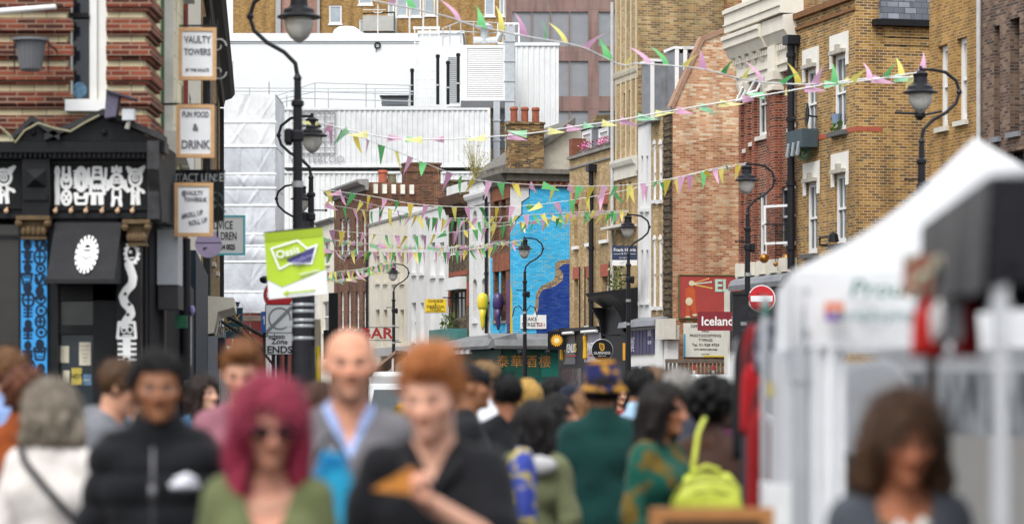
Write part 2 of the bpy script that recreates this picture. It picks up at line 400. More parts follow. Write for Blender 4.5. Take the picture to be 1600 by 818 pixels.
def shell(f, zt, D, m, holes=(), parapet=.0, dep=.14, ms=None, roof=None, name='wall'):
 """front with openings, two ends, back and flat roof behind a parapet"""
 b = MB(); holed(b, 0, f.W, 0, zt, holes, 0, dep)
 b.mat(1 if ms else 0)
 b.quad((f.W, 0, 0), (f.W, D, 0), (f.W, D, zt), (f.W, 0, zt)); b.quad((0, D, 0), (0, 0, 0), (0, 0, zt), (0, D, zt))
 b.quad((f.W, D, 0), (0, D, 0), (0, D, zt), (f.W, D, zt))
 b.mat(0); b.quad((0, 0, zt), (f.W, 0, zt), (f.W, .3, zt), (0, .3, zt))
 b.mat(2 if ms else 1); b.quad((0, .3, zt - .3), (f.W, .3, zt - .3), (f.W, D, zt - .02), (0, D, zt - .02))
 b.quad((0, .3, zt), (f.W, .3, zt), (f.W, .3, zt - .3), (0, .3, zt - .3))
 return b.build(name, [m, ms, roof or M_SLATE] if ms else [m, roof or M_SLATE], f.root, recalc=False)

M_SLATE = mat('#5d6068', .7, 0, .3, 4, .3)
M_WHITE = mat((.74, .74, .73), .6, 0, .06, 3)
M_WPAINT = mat((.68, .68, .67), .7, 0, .14, 1.0)
M_CREAM = mat((.66, .62, .52), .75, 0, .14, 1.4)
M_STONE = mat((.60, .57, .50), .8, 0, .16, 2.5)
M_BLACK = mat((.012, .012, .014), .4, 0, .2, 5)
M_BLACKM = mat((.02, .02, .023), .45, .0, .25, 8)
M_IRON = mat((.018, .018, .022), .42, 0, .2, 9)
M_GREYST = mat((.23, .22, .205), .85, 0, .3, 3)
M_LEAD = mat((.20, .21, .23), .6, 0, .25, 3)
M_GALV = mat((.45, .48, .50), .45, .3, .15, 4)
M_TEXTB = mat((.015, .015, .015), .6, 0, .05)
M_TEXTW = mat((.75, .75, .75), .6, 0, .05)
M_WOOD = mat('#c39a6c', .6, 0, .2, 9)
B_TAN = brick(['#8d744f', '#a48758', '#7f6545', '#b69a6c', '#9a7b50', '#66543f'], '#b3a690', dirt=.22)
B_TANL = brick(['#b39668', '#a98a5c', '#bfa57a', '#9b7d52', '#b0925f'], '#b3a68d', dirt=.18)
B_OCHRE = brick(['#a27a40', '#936d3a', '#b08a4e', '#886438', '#9c7640', '#70593c'], '#bba988', dirt=.2)
B_RED = brick(['#7d4030', '#8a4937', '#703629', '#91543f', '#5a3429'], '#b5a18c', dirt=.22)
B_PINK = brick(['#b47e58', '#bd8a62', '#a87048', '#c69c78', '#a06546', '#cbae8c'], '#b7a48d', dirt=.14, patch='#a8654a', pscale=.25)
B_PINKL = brick(['#c08c68', '#ca9a76', '#b67e5a', '#d2ae8e', '#d8c2a4'], '#bda98f', dirt=.10)
B_BROWN = brick(['#5f3a28', '#75442f', '#83503a', '#4a3024', '#6b4a36'], '#84715f', dirt=.35)
B_DARK = brick(['#4a4035', '#5b4d3c', '#3b332b', '#6f5d45'], '#6d6252', dirt=.35)
B_GREYB = brick(['#6a5348', '#77604f', '#5b473e', '#856d5c', '#4d3f39'], '#7a6e64', dirt=.15)
B_WHITE = brick(['#d6d6d4', '#d0d0ce', '#dcdcda'], '#c6c6c4', dirt=.07, bump=.4, streak=.1)
B_BLUE = brick(['#4ab8e6', '#41b0e0', '#5ac2ec', '#4fb4de', '#48bae8', '#3fa9d8', '#55bfe9', '#79b9cf'], '#3a9cc8', dirt=.13, bump=.7, streak=.08)
B_NAVY = brick(['#22418f', '#264898', '#1e3a84', '#2a4c9c', '#24448f', '#34508f'], '#1c3273', dirt=.18, bump=.7, streak=.1)
CURT = glassmat((.33, .34, .35), .25); GREYGL = glassmat((.10, .115, .13), .12); DARKGL = glassmat((.025, .03, .035), .08)

# ---------------------------------------------------------------- right side of the street, far end to near end
def pipe(f, px, py0, py1, r=.05, y=-.12, m=None, name='downpipe'):
 x = f.S(px); z0, z1 = f.Z(px, py1), f.Z(px, py0)
 b = MB(); b.tube([(x, y, z0), (x, y, z1)], r, 8)
 for z in np.arange(z0 + .6, z1, 1.8): b.tube([(x, y, z - .06), (x, y, z + .06)], r * 1.3, 8)
 b.box(x - r * 2, x + r * 2, y - r * 1.6, 0, z1 - .0, z1 + .25)
 return b.build(name, m or M_IRON, f.root)
def cornice(f, z, m, out=.3, h=.3, x0=0, x1=None, name='cornice', ret=0):
 x1 = f.W if x1 is None else x1; b = MB()
 prof = [(0, z - h), (-out * .25, z - h), (-out * .35, z - h * .6), (-out * .8, z - h * .45), (-out, z - h * .2), (-out, z), (0, z + .02)]
 b.prism([(p[0] - .002, p[1]) for p in prof], x0, x1 + ret, 'x')
 return b.build(name, m, f.root)
def chimney(parent, x0, x1, y0, y1, z0, z1, m, pots=3, pm=None, ph=.7):
 b = MB(); b.box(x0, x1, y0, y1, z0, z1); b.box(x0 - .06, x1 + .06, y0 - .06, y1 + .06, z1 - .35, z1 - .2); b.box(x0 - .05, x1 + .05, y0 - .05, y1 + .05, z1, z1 + .1)
 c = b.build('chimney', m, parent)
 for k in range(pots):
  q = MB(); cx, cy = (x0 + x1) / 2, y0 + (y1 - y0) * (k + .5) / pots
  q.lathe([(.15, 0), (.14, ph * .75), (.17, ph * .8), (.17, ph * .9), (.13, ph)], (cx, cy, z1 + .1), 12); q.build('chimney_pot', pm or mat('#9c5238', .8, 0, .25, 8), c)
 return c

def far_row():
 # cream house furthest along
 f = Fac('terrace_house', 'narrow cream house furthest along the row, left of the brown brick house', 'house', 496, 522)
 hs_ = [f.win(505, 376, 515, 412), f.win(504, 470, 517, 518)]
 zt = f.Z(522, 341); shell(f, zt, 9, M_CREAM, hs_)
 for h in hs_: sash(f.root, *h, M_WHITE, vb=1, sill=M_STONE)
 cornice(f, zt + .05, M_GREYST, .25, .25)
 # brown brick with cornice
 f = Fac('terrace_house', 'tall brown brick house with four white windows per floor and a grey cornice', 'house', 522, 573)
 hs_ = [f.win(531, 341, 538, 397), f.win(540, 341, 547, 397), f.win(554, 339, 560, 397), f.win(566, 338, 572, 396)] + [f.win(a, 455, b, 513) for a, b in ((532, 537), (543, 548), (556, 561), (567, 572))]
 zt = f.Z(573, 284); shell(f, zt, 12, B_BROWN, hs_)
 for i, h in enumerate(hs_): sash(f.root, *h, M_WHITE, bars=3, glass=GREYGL, sill=M_GREYST, fr=.09)
 cornice(f, zt + .1, M_GREYST, .55, .5, ret=.5)
 b = MB(); b.box(-.05, f.W + .03, -.06, -.003, f.Z(573, 424), f.Z(573, 418)); b.build('string_course', mat('#5e3a2c', .9, 0, .2, 5), f.root)
 y0, z1 = f.side(636, 262); y1, _ = f.side(690, 262)
 c = chimney(f.root, f.W - 1.2, f.W - .2, y0, y1, zt - 1, z1 + .2, B_BROWN, 0)
 ya, _ = f.side(600); MB().lathe([(.22, 0), (.2, .45), (.26, .5), (.22, .62)], (f.W - .3, ya, zt), 10).build('chimney_pot', mat('#a4553f', .8, 0, .25, 8), f.root)
 ya, _ = f.side(614); MB().lathe([(.24, 0), (.2, .35), (.25, .4), (.2, .45)], (f.W - .3, ya, zt), 10).build('chimney_pot', mat('#6c6550', .8, 0, .25, 8), f.root)
 b = MB()
 for k in range(5): b.box(f.W + .01, f.W + .25, .3 + k * .45, .5 + k * .45, zt - .55, zt - .1)
 b.build('bracket', M_STONE, f.root)
 # low dark brick party wall between brown house and white house
 # cream painted house
 f = Fac('terrace_house', 'cream rendered house with blank recessed windows behind the far street lamp', 'house', 576, 637)
 hs_ = [f.win(a, 399, b, 440) for a, b in ((587, 593), (599, 605), (613, 619), (625, 631))] + [f.win(a, 483, b, 543) for a, b in ((587, 593), (599, 605), (625, 631))]
 zt = f.Z(637, 337); shell(f, zt, 8, M_CREAM, hs_, dep=.2)
 for h in hs_: sash(f.root, *h, M_CREAM, y=.15, glass=mat((.42, .38, .31), .7, 0, .15), rail=True, sill=M_CREAM)
 b = MB(); b.box(0, f.W, -.05, .3, zt, zt + .12); b.build('coping', M_GREYST, f.root)
 pipe(f, 576.8, 400, 560, .05)
 b = MB(); b.box(.1, 3.2, .02, 4, zt + .125, zt + .8); b.build('parapet', M_WPAINT, f.root)
 # white painted house
 f = Fac('terrace_house', 'white rendered house with blank white windows behind the yellow hanging sign', 'house', 637, 701)
 hs_ = [f.win(a, 366, b, 426) for a, b in ((644, 650), (656, 662))] + [f.win(a, 378, b, 430) for a, b in ((673, 680), (687, 694))] + [f.win(a, 472, b, 532) for a, b in ((643, 650), (657, 663), (673, 679), (687, 693))]
 zt = f.Z(701, 321); shell(f, zt, 8, M_WPAINT, hs_, dep=.2)
 for h in hs_: sash(f.root, *h, M_WPAINT, y=.15, glass=mat((.60, .60, .61), .6, 0, .1), sill=M_WPAINT)
 b = MB(); b.box(0, f.W, -.05, .3, zt, zt + .12); b.build('coping', mat((.5, .49, .46), .8, 0, .3, 4), f.root)
 ya, _ = f.side(692, x=f.W);
 c = chimney(f.root, f.W - 3.2, f.W - 2.4, .6, 3.0, zt - .2, zt + 1.2, B_DARK, 0)
 # shop front boxes of these two (mostly behind the crowd)
 b = MB(); b.box(-6, f.W, -.35, -.003, f.Z(670, 552), f.Z(670, 538)); b.build('fascia', mat((.5, .5, .49), .7, 0, .2, 3), f.root)
 # brown brick narrow house with a wall of mullions
 f = Fac('terrace_house', 'narrow dark brick house with a wide mullioned window and red lintels', 'house', 701, 733)
 zt = f.Z(733, 299); hs_ = [f.win(703, 336, 729, 388), f.win(705, 452, 728, 500)]
 shell(f, zt, 8, B_DARK, hs_, dep=.2)
 for h in hs_: sash(f.root, *h, mat('#6e6250', .8, 0, .2, 5), vb=3, fr=.1, rail=False, y=.1)
 b = MB(); prof = [(-.003, zt - .75), (-.12, zt - .75), (-.2, zt - .5), (-.42, zt - .45), (-.5, zt - .05), (-.003, zt)]; b.prism(prof, 0, f.W, 'x'); b.build('cornice', brick(['#5b4433', '#6d4632', '#403529'], '#5a4f42', dirt=.4), f.root)
 b = MB(); x0, x1 = f.S(702), f.S(731); z0, z1 = f.Z(716, 430), f.Z(716, 423); b.box(x0, x1, -.03, -.003, z0, z1); b.box(0.02, .35, -.03, -.003, f.Z(703, 478), f.Z(703, 445)); b.box(f.W - .35, f.W - .02, -.03, -.003, f.Z(731, 478), f.Z(731, 440)); b.build('lintel', mat('#8d4632', .9, 0, .2, 5), f.root, each=1)
 b = MB(); b.box(f.S(706), f.S(729), -.35, -.003, f.Z(718, 452), f.Z(718, 433)); b.build('blind_box', M_WPAINT, f.root)
 b = MB(); x0, x1 = f.S(703), f.S(730)
 for z in (f.Z(716, 388), f.Z(716, 399)): b.box(x0, x1, -.5, -.46, z - .03, z + .03)
 for k in range(9): xx = x0 + (x1 - x0) * k / 8; b.box(xx - .012, xx + .012, -.495, -.465, f.Z(716, 399), f.Z(716, 388))
 b.box(x0, x0 + .05, -.47, -.003, f.Z(716, 400), f.Z(716, 397.5)); b.box(x1 - .05, x1, -.47, -.003, f.Z(716, 400), f.Z(716, 397.5)); b.build('balcony_rail', M_WPAINT, f.root)
 b = MB(); b.box(f.S(702), f.S(732), -.12, .4, zt, f.Z(733, 283)); b.build('parapet', M_WPAINT, f.root)
 b = MB(); b.box(-.5, f.W - .3, -.75, -.003, 2.6, f.Z(712, 514)); b.build('canopy_box', mat('#3f7672', .6, 0, .2, 3), f.root)
 teal_top = f.Z(712, 514)
 p = thing('planter_bush', 'straggly green plants growing on the teal box under the dark brick house', 'plant', f.root.matrix_basis @ Vector((f.W * .4, -.4, teal_top)), f.rz)
 foliage(p, 1.4, .5, .6, 130, ['#5c7a34', '#7f9440', '#46602b', '#8d8a45'], .16)
 # white brick house with arched windows
 f = Fac('terrace_house', 'narrow white painted brick house with tall arched windows and a black downpipe', 'house', 733, 766)
 zt = f.Z(766, 279); hs_ = [f.win(739, 328, 745, 384), f.win(753, 326, 760, 383), f.win(739, 435, 745, 500), f.win(753, 434, 760, 500)]
 shell(f, zt, 8, B_WHITE, hs_, dep=.3)
 for h in hs_: sash(f.root, *h, mat((.66, .66, .66), .7, 0, .1), y=.2, glass=DARKGL, sill=M_WPAINT)
 b = MB()
 for h in hs_:
  cx, r_ = (h[0] + h[1]) / 2, (h[1] - h[0]) / 2; z = h[3]
  for sg in (-1, 1):
   pts = [(cx + sg * r_, z + .001)] + [(cx + sg * r_ * math.cos(a), z - r_ * .6 + r_ * .6 * math.sin(a)) for a in np.linspace(0, math.pi / 2, 6)]
   b.prism(pts, -.001, .18, 'y')
 b.build('window_arch', B_WHITE, f.root)
 cornice(f, f.Z(750, 300), M_WPAINT, .25, .5, name='cornice')
 b = MB(); b.box(0, f.W, -.08, .25, zt, zt + .15); b.build('coping', M_GREYST, f.root)
 pipe(f, 763.5, 312, 520, .07, -.1)

def mural_house():
 f = Fac('corner_house', 'corner house with a bright blue painted end wall above a green restaurant front', 'house', 766, 797)
 zt = f.Z(797, 266); D = 7.5
 hs_ = [f.win(772, 314, 779, 376), f.win(783, 312, 790, 375), f.win(773, 424, 780, 500), f.win(783, 423, 790, 500)]
 shell(f, zt, D, B_BROWN, hs_, dep=.3)
 for h in hs_: sash(f.root, *h, mat((.03, .03, .035), .5), y=.2, glass=DARKGL, sill=M_GREYST)
 b = MB(); b.prism([(-.003, zt - .55), (-.15, zt - .5), (-.4, zt - .1), (-.4, zt + .05), (-.003, zt + .08)], -.0, f.W, 'x')
 b.box(f.W - .01, f.W + .4, -.4, D, zt - .12, zt + .06); b.box(f.W - .01, f.W + .2, -.15, D, zt - .4, zt - .121); b.build('cornice', mat((.16, .145, .12), .9, 0, .35, 4), f.root)
 b = MB(); b.box(f.W + .002, f.W + .1, 0, D, zt - .62, zt - .41)
 for k in range(30): b.box(f.W + .1, f.W + .16, .05 + k * .24, .16 + k * .24, zt - .6, zt - .42)
 b.build('dentil_course', brick(['#8a4c36', '#9a5a40', '#6b3c2d'], '#6d5a4c', dirt=.3), f.root)
 b = MB(); b.box(.5, f.W - .02, -.04, -.003, hs_[1][3] + .02, hs_[1][3] + .9); b.box(.5, f.W - .02, -.04, -.003, hs_[3][3] + .02, hs_[3][3] + .7); b.build('red_brick_band', brick(['#8d4a32', '#9b5539', '#7b402c'], '#7d6a5a', dirt=.2), f.root, each=1)
 b = MB(); z0 = f.Z(780, 520); z1 = f.Z(780, 425); b.box(.05, .5, -.012, -.003, z0, f.Z(780, 400)); b.box(hs_[2][1] + .02, hs_[3][0] - .02, -.012, -.003, z0, z1 + .2); b.box(.52, f.W - .03, -.012, -.003, z0, hs_[2][2] - .15); b.build('blue_paint', B_BLUE, f.root)
 b = MB(); b.box(f.W - .5, f.W - .02, -.012, -.003, z0, f.Z(780, 440)); b.build('purple_paint', mat('#5a3a6b', .7, 0, .15, 3), f.root)
 # mural sheets on the end wall, 4 mm apart
 def sheet(name, pts, m, off):
  q = [f.side(px, py) for px, py in pts]
  b = MB(); b.prism(q, f.W + .001, f.W + off, 'x'); return b.build(name, m, f.root)
 sheet('blue_mural', [(797.2, 286), (892, 286), (892, 522), (797.2, 522)], B_BLUE, .005)
 sheet('white_mural_patch', [(797.2, 290), (831, 287), (827, 290), (826, 297), (827, 307), (815, 315), (815, 333), (805, 343), (805, 350), (799, 346), (797.2, 360)], B_WHITE, .009)
 sheet('bare_brick_wave', [(892, 404), (874, 406), (867, 411), (868, 428), (864, 437), (846, 446), (838, 456), (836, 475), (834, 488), (838, 494), (850, 500), (892, 500)], B_TAN, .009)
 sheet('dark_blue_mural', [(892, 411), (880, 412), (873, 418), (880, 427), (879, 437), (868, 446), (848, 452), (842, 462), (841, 480), (838, 492), (838, 521), (892, 521)], B_NAVY, .013)
 sheet('white_mural_edge', [(826, 500), (832, 493), (838, 482), (839, 492), (838, 506), (826, 506)], B_WHITE, .017)
 sheet('black_outline', [(831, 287), (832, 290), (828, 292), (827, 308), (816, 316), (816, 334), (806, 344), (805.6, 350), (804.6, 350), (804.6, 343), (814.6, 333), (814.6, 315), (826.4, 307), (826, 291)], M_BLACK, .013)
 sheet('yellow_stripe', [(797.2, 440), (800, 455), (801, 520), (797.2, 520)], mat('#c9b02e', .6, 0, .1), .010)
 # painted foam bottles standing out from the front
 for px, c1, c2, nm in ((765, '#d8bf2c', '#c0568c', 'yellow'), (789, '#3c2f5c', '#7a4a8c', 'purple')):
  x = f.S(px); zb, zt_ = f.Z(px, 515), f.Z(px, 457)
  kq = .8; t = thing('drip_sculpture', '%s dripping bulb shape fixed to the corner house front beside the arched window' % nm, 'sculpture', f.root.matrix_basis @ Vector((x, -.28, zb)), f.rz)
  t.scale = (kq, kq, 1); h = zt_ - zb
  MB().lathe([(.02, h * .55), (.2, h * .56), (.27, h * .62), (.27, h * .85), (.2, h * .96), (.05, h)], (0, 0, 0), 14).build('bulb', mat(c1, .35, 0, .08), t, smooth=True)
  MB().tube([(0, 0, h * .56), (.02, -.02, h * .35), (0, 0, h * .15), (0, 0, 0)], [.2, .13, .11, .04], 10).build('drip', mat(c1, .35, 0, .08), t, smooth=True)
  MB().tube([(-.2, .03, h * .9), (-.27, .05, h * .7), (-.22, .02, h * .5)], [.1, .13, .06], 8).build('side_drip', mat(c2, .35, 0, .1), t, smooth=True)
  MB().box(-.03, .03, .1, .345, h * .7, h * .76).build('wall_fixing', M_IRON, t)
 # rendered gable and tall chimney behind the parapet
 y0, z0 = f.side(806, 262, f.W - 1.5); y1, z1 = f.side(896, 196, f.W - 1.5); y2, _ = f.side(960, 196, f.W - 1.5)
 b = MB(); b.prism([(y0, z0 - 1.5), (y0, z0), (y1, z1), (y2, z1), (y2, z0 - 1.5)], f.W - 8, f.W - 1.5, 'x'); b.build('gable', mat((.46, .42, .34), .9, 0, .3, 1.5), f.root)
 b = MB(); b.prism([(y0 - .1, z0 + .0), (y1, z1 + .02), (y1, z1 + .3), (y0 - .1, z0 + .25)], f.W - 8, f.W - 1.2, 'x'); b.build('roof_edge', mat((.12, .11, .095), .9, 0, .35, 5), f.root)
 ya, za = f.side(797, 193, f.W - 1); yb, _ = f.side(850, 193, f.W - 1)
 chimney(f.root, f.W - 1.9, f.W - 1.0, ya + .05, yb, zt - .3, za, brick(['#9a7a4c', '#7d5f3c', '#4d4033', '#a98a5a', '#6b5437'], '#83745c', dirt=.35), 3, mat('#8f4e38', .8, 0, .3, 8), .62)
 # roof weeds
 yw, zw = f.side(745, 270, f.W - 1)
 p = thing('roof_weed', 'tall spindly dry weed growing from the roof parapet behind the white house', 'plant', P(742, 284, 116))
 stems(p, 1.9, 46, ['#a09a5c', '#8a8750', '#b5a878'])
 # canopy roof over the restaurant and its green front
 zc = f.Z(797, 520); b = MB()
 b.prism([(-.003, zc), (-1.0, zc - .25), (-1.15, zc - .5), (-1.1, zc - .62), (-.003, zc - .3)], -4.2, f.W + 1.0, 'x')
 b.prism([(f.W + .022, zc), (f.W + 1.0, zc - .25), (f.W + 1.1, zc - .5), (f.W + 1.05, zc - .62), (f.W + .022, zc - .3)], -.9, D, 'y')
 b.build('canopy', mat((.17, .175, .18), .7, 0, .3, 2), f.root)
 GR = mat('#0d6257', .5, 0, .12, 2); zg1 = zc - .64
 b = MB(); b.box(-4, f.W + .5, -.5, -.02, .12, zg1); b.box(f.W + .025, f.W + .6, -.4, D, .12, zg1); b.build('shopfront', mat('#164a45', .5, 0, .15, 2), f.root)
 y0, za = f.side(770, 548, f.W + .62); y0 = -.38; y1, _ = f.side(842, 548, f.W + .62); y2, _ = f.side(890, 548, f.W + .62)
 b = MB(); b.box(f.W + .602, f.W + .62, y0, y1, za - 1.05, za); b.build('sign_panel', mat('#0a4a3e', .5, 0, .1), f.root)
 b = MB(); b.box(f.W + .602, f.W + .62, y1 + .1, y2 + .3, za - 1.0, za - .05); b.build('sign_panel', GR, f.root)
 GOLD = mat('#c58a4a', .5, .2, .1)
 q = text('泰華酒樓', .36, GOLD, f.root, (f.W + .63, (y0 + y1) / 2 + .15, za - .42), (R(90), 0, R(90)), space=1.2); q.location.y = f.side(818, 0, f.W + .6)[0]
 text('NO HIMINAM', .42, GOLD, f.root, (f.W * .2, -.515, za - .5), sx=.95)
 b = MB(); b.box(f.W + .63, f.W + .75, f.side(795)[0], f.side(866)[0], zg1 + .02, zg1 + .12); b.build('tube_lamp', M_WHITE, f.root)
 b = MB()
 for px in (812, 855):
  yy, zz = f.side(px, 547, f.W + .9); b.ball((f.W + .9, yy, zz), .13, 10); b.bar((f.W + .9, yy, zz + .1), (f.W + .9, yy, zg1 + .3), .02)
 b.build('globe_lamp', mat((.05, .06, .07), .3), f.root, each=2)
 # outdoor dish lamps on the front
 b = MB()
 for k in range(6):
  x = -3.6 + k * .95; b.lathe([(.03, .12), (.12, .1), (.2, -.04), (.17, -.05)], (x, -1.2, zg1 - .1), 10); b.bar((x, -1.2, zg1), (x, -.9, zg1 + .25), .02)
 b.build('dish_lamp', mat((.12, .13, .14), .4), f.root, each=2)
 # street name plate
 t = thing('street_sign', 'white street name plate reading LEAKE STREET SE1 on the blue end wall', 'street sign', f.root.matrix_basis @ Vector((f.W + .02, f.side(833)[0], f.side(833, 502)[1])), f.rz + R(90))
 b = MB(); b.box(-.52, .52, -.03, 0, -.27, .27); b.build('plate', M_WHITE, t)
 text('LEAKE', .15, M_TEXTB, t, (-.15, -.036, .1)); text('STREET', .15, M_TEXTB, t, (-.13, -.036, -.12)); text('SE1', .15, mat('#a02020', .6), t, (.33, -.036, -.12))
 # black sunburst sign
 t = thing('hanging_sign', 'square black hanging sign with a yellow sun, beside the green restaurant front', 'sign', P(870, 531, 101.5), R(-6))
 MB().box(-.32, .32, -.05, .05, -.33, .33).build('board', M_BLACK, t)
 b = MB(); pts = []
 for i in range(36): r_ = .24 if i % 2 == 0 else .165; a = 2 * math.pi * i / 36; pts.append((r_ * math.cos(a), r_ * math.sin(a)))
 b.prism(pts, -.056, -.0505, 'y'); b.build('sun_emblem', mat('#e0a520', .5, 0, .05), t)
 MB().disc((0, 0), .1, .1, lambda x, z: (x, -.06, z)).build('emblem_centre', mat('#e8d9a0', .5), t)
 MB().bar((.1, 0, .33), (.1, 0, .42), .03).build('hook', M_IRON, t);
 MB().tube([(.1, 0, .42), (.9, .3, .42)], .025).build('bracket', M_IRON, t)

def dormer_house():
 f = Fac('terrace_house', 'tan brick pub house with a slate mansard, two dormers and pink flowers on its parapet', 'house', 890, 958)
 zt = f.Z(958, 230); D = 9
 cols = ((897, 903.5), (917.5, 926), (940, 950))
 hs_ = [f.win(a, 318, b, 384 - i * 5) for i, (a, b) in enumerate(cols)] + [f.win(a, 435 - i * 2, b, 512 - i * 4) for i, (a, b) in enumerate(cols)]
 shell(f, zt, D, B_TANL, hs_, dep=.26)
 for h in hs_: sash(f.root, *h, M_WHITE, y=.2, glass=mat((.45, .42, .36), .5, 0, .2), sill=M_WHITE)
 b = MB()
 for h in hs_: b.box(h[0] - .15, h[1] + .12, -.012, -.002, h[3] + .002, h[3] + .42)
 b.build('red_lintel', mat('#9c5140', .9, 0, .15, 5), f.root, each=1)
 b = MB(); b.box(-.05, f.W, -.1, .3, zt, zt + .1); b.box(0, f.W, -.05, -.002, zt - .35, zt - .28); b.build('coping', M_GREYST, f.root)
 b = MB(); b.box(-.0, .5, -.02, 2, zt, zt + .75); b.build('end_pier', brick(['#8d4a36', '#9b5540', '#7b402c'], '#7d6a5a'), f.root)
 # mansard
 zr = f.Z(940, 180); b = MB()
 b.prism([(.55, zt - .1), (1.3, zr), (7, zr + .4), (D, zt - .1)], .3, f.W - .02, 'x'); b.build('roof', brick(['#6b7482', '#5d6672', '#788290', '#525a66'], '#474d57', .3, .2, .012, dirt=.2, bump=.4), f.root)
 b = MB(); b.prism([(.1, zt), (.95, zr + .4), (D, zr + .9), (D, zt)], -.32, .28, 'x'); b.build('party_wall', brick(['#7d6a4a', '#6d5b3e', '#94805a'], '#6a604e', dirt=.35), f.root)
 for px in (919, 945):
  x = f.S(px - 20); w_ = .62; z0 = zt + .05; z1 = f.Z(px, 196 if px < 930 else 192)
  b = MB(); b.box(x - w_, x - w_ + .13, .42, .5, z0, z1); b.box(x + w_ - .13, x + w_, .42, .5, z0, z1); b.box(x - w_ + .13, x + w_ - .13, .42, .5, z1 - .15, z1); b.box(x - w_ + .13, x + w_ - .13, .42, .5, z0, z0 + .12)
  d = b.build('dormer_frame', M_WHITE, f.root)
  MB().quad((x - w_ + .1, .47, z0 + .1), (x + w_ - .1, .47, z0 + .1), (x + w_ - .1, .47, z1 - .1), (x - w_ + .1, .47, z1 - .1)).build('pane', mat((.5, .5, .5), .3, 0, .1), d)
  b = MB(); b.prism([(.42, z0), (.42, z1 + .05), (1.6, z1 + .12), (1.6, z0)], x - w_ - .1, x - w_ - .003, 'x'); b.prism([(.42, z0), (.42, z1 + .05), (1.6, z1 + .12), (1.6, z0)], x + w_ + .003, x + w_ + .1, 'x'); b.box(x - w_ - .15, x + w_ + .15, .36, 1.8, z1 + .055, z1 + .2); b.build('dormer_lead', M_LEAD, d)
 FL = ['#d977a8', '#de6aa4', '#e59cc2', '#d05a98', '#5c7a34']
 for k, (px, lab) in enumerate(((916, 'clump of pink flowers in front of the far dormer of the tan brick house'), (943, 'deeper pink flowers in front of the near dormer of the tan brick house'))):
  t = thing('flower_box', lab, 'flower box', f.root.matrix_basis @ Vector((f.S(px - 8), .16, zt + .1)), f.rz)
  b = MB(); b.box(-.7, .7, -.1, .13, 0, .16); b.build('trough', mat((.12, .1, .08), .8), t)
  foliage(t, 1.1, .25, .42, 170, FL if k else FL[1:], .10, 'flowers', 4 + k)
 pipe(f, 930.5, 268, 575, .09, -.16)
 b = MB()
 for px, a, c in ((907.5, 416, 520), (916, 416, 520), (954, 408, 520)): x = f.S(px); b.tube([(x, -.05, f.Z(px, c)), (x, -.05, f.Z(px, a))], .025, 6)
 b.build('cable', M_IRON, f.root)
 # black pub front
 zs = f.Z(920, 517); b = MB(); b.box(.1, f.W, -.45, -.003, .12, zs); b.box(0, f.W, -.6, -.003, zs, zs + .12); b.build('shopfront', M_BLACKM, f.root)
 b = MB(); b.box(.9, 2.4, -.48, -.452, zs - 1.15, zs - .1); b.build('fascia_panel', mat((.10, .10, .105), .6, 0, .15, 3), f.root)
 b = MB(); b.box(3.6, 5.6, -.48, -.452, zs - 1.1, zs - .1); b.build('fascia_panel', mat((.30, .29, .34), .6, 0, .15, 3), f.root)
 WT = mat((.72, .72, .72), .5);
 for x0 in (1.75, 4.75):
  text('WENLK', .3, WT, f.root, (x0, -.49, zs - .6), bold=.02); text('S', .3, mat('#d8b020', .5), f.root, (x0 + .78, -.49, zs - .6), bold=.02)
  b = MB(); b.lathe([(.05, -.45), (.09, -.4), (.07, .1), (.09, .3), (.05, .4)], (x0 - .85, -.53, zs - .55), 8); b.build('yellow_emblem', mat('#d8a51e', .5), f.root)
  b = MB(); b.box(x0 - .5, x0 + .9, -.494, -.482, zs - .88, zs - .84); b.build('red_underline', mat('#a02a22', .5), f.root)
  b = MB(); b.tube([(x0 - 1, -.62, zs - .05), (x0 + .9, -.62, zs - .05)], .05); b.build('tube_lamp', M_WHITE, f.root)
 b = MB(); b.box(.6, 3.2, -.47, -.452, 1.0, zs - 1.3); b.build('shop_window', DARKGL, f.root, each=1)
 # round hanging sign
 t = thing('hanging_sign', 'round black hanging sign with a gold harp outside the tan brick pub', 'sign', P(941, 546, 95.5), R(-8))
 b = MB(); n = 28; b.prism([(.35 * math.cos(2 * math.pi * i / n), .35 * math.sin(2 * math.pi * i / n)) for i in range(n)], -.05, .05, 'y'); b.build('board', M_BLACK, t)
 MB().tube([(.35 * math.cos(2 * math.pi * i / n), 0, .35 * math.sin(2 * math.pi * i / n)) for i in range(n)], .03, 6, True).build('rim', mat((.6, .6, .6), .3, .6), t)
 text('GUINNESS', .085, WT, t, (0, -.056, -.1)); text('GREAT TASTE', .03, WT, t, (0, -.056, -.2))
 b = MB(); mp_ = lambda x, z: (x, -.056, z); b.stroke([(-.08, .2), (-.07, .08), (-.02, -.02), (.05, .0), (.07, .1), (.05, .2), (-.08, .22)], .035, mp_, True)
 for k in range(3): b.stroke([(-.03 + k * .03, .2), (-.02 + k * .03, .02)], .012, mp_)
 b.build('harp_emblem', mat('#c99a3a', .4, .3), t); MB().tube([(0, 0, .37), (0, 0, .5), (.7, .1, .5)], .025).build('bracket', M_IRON, t)

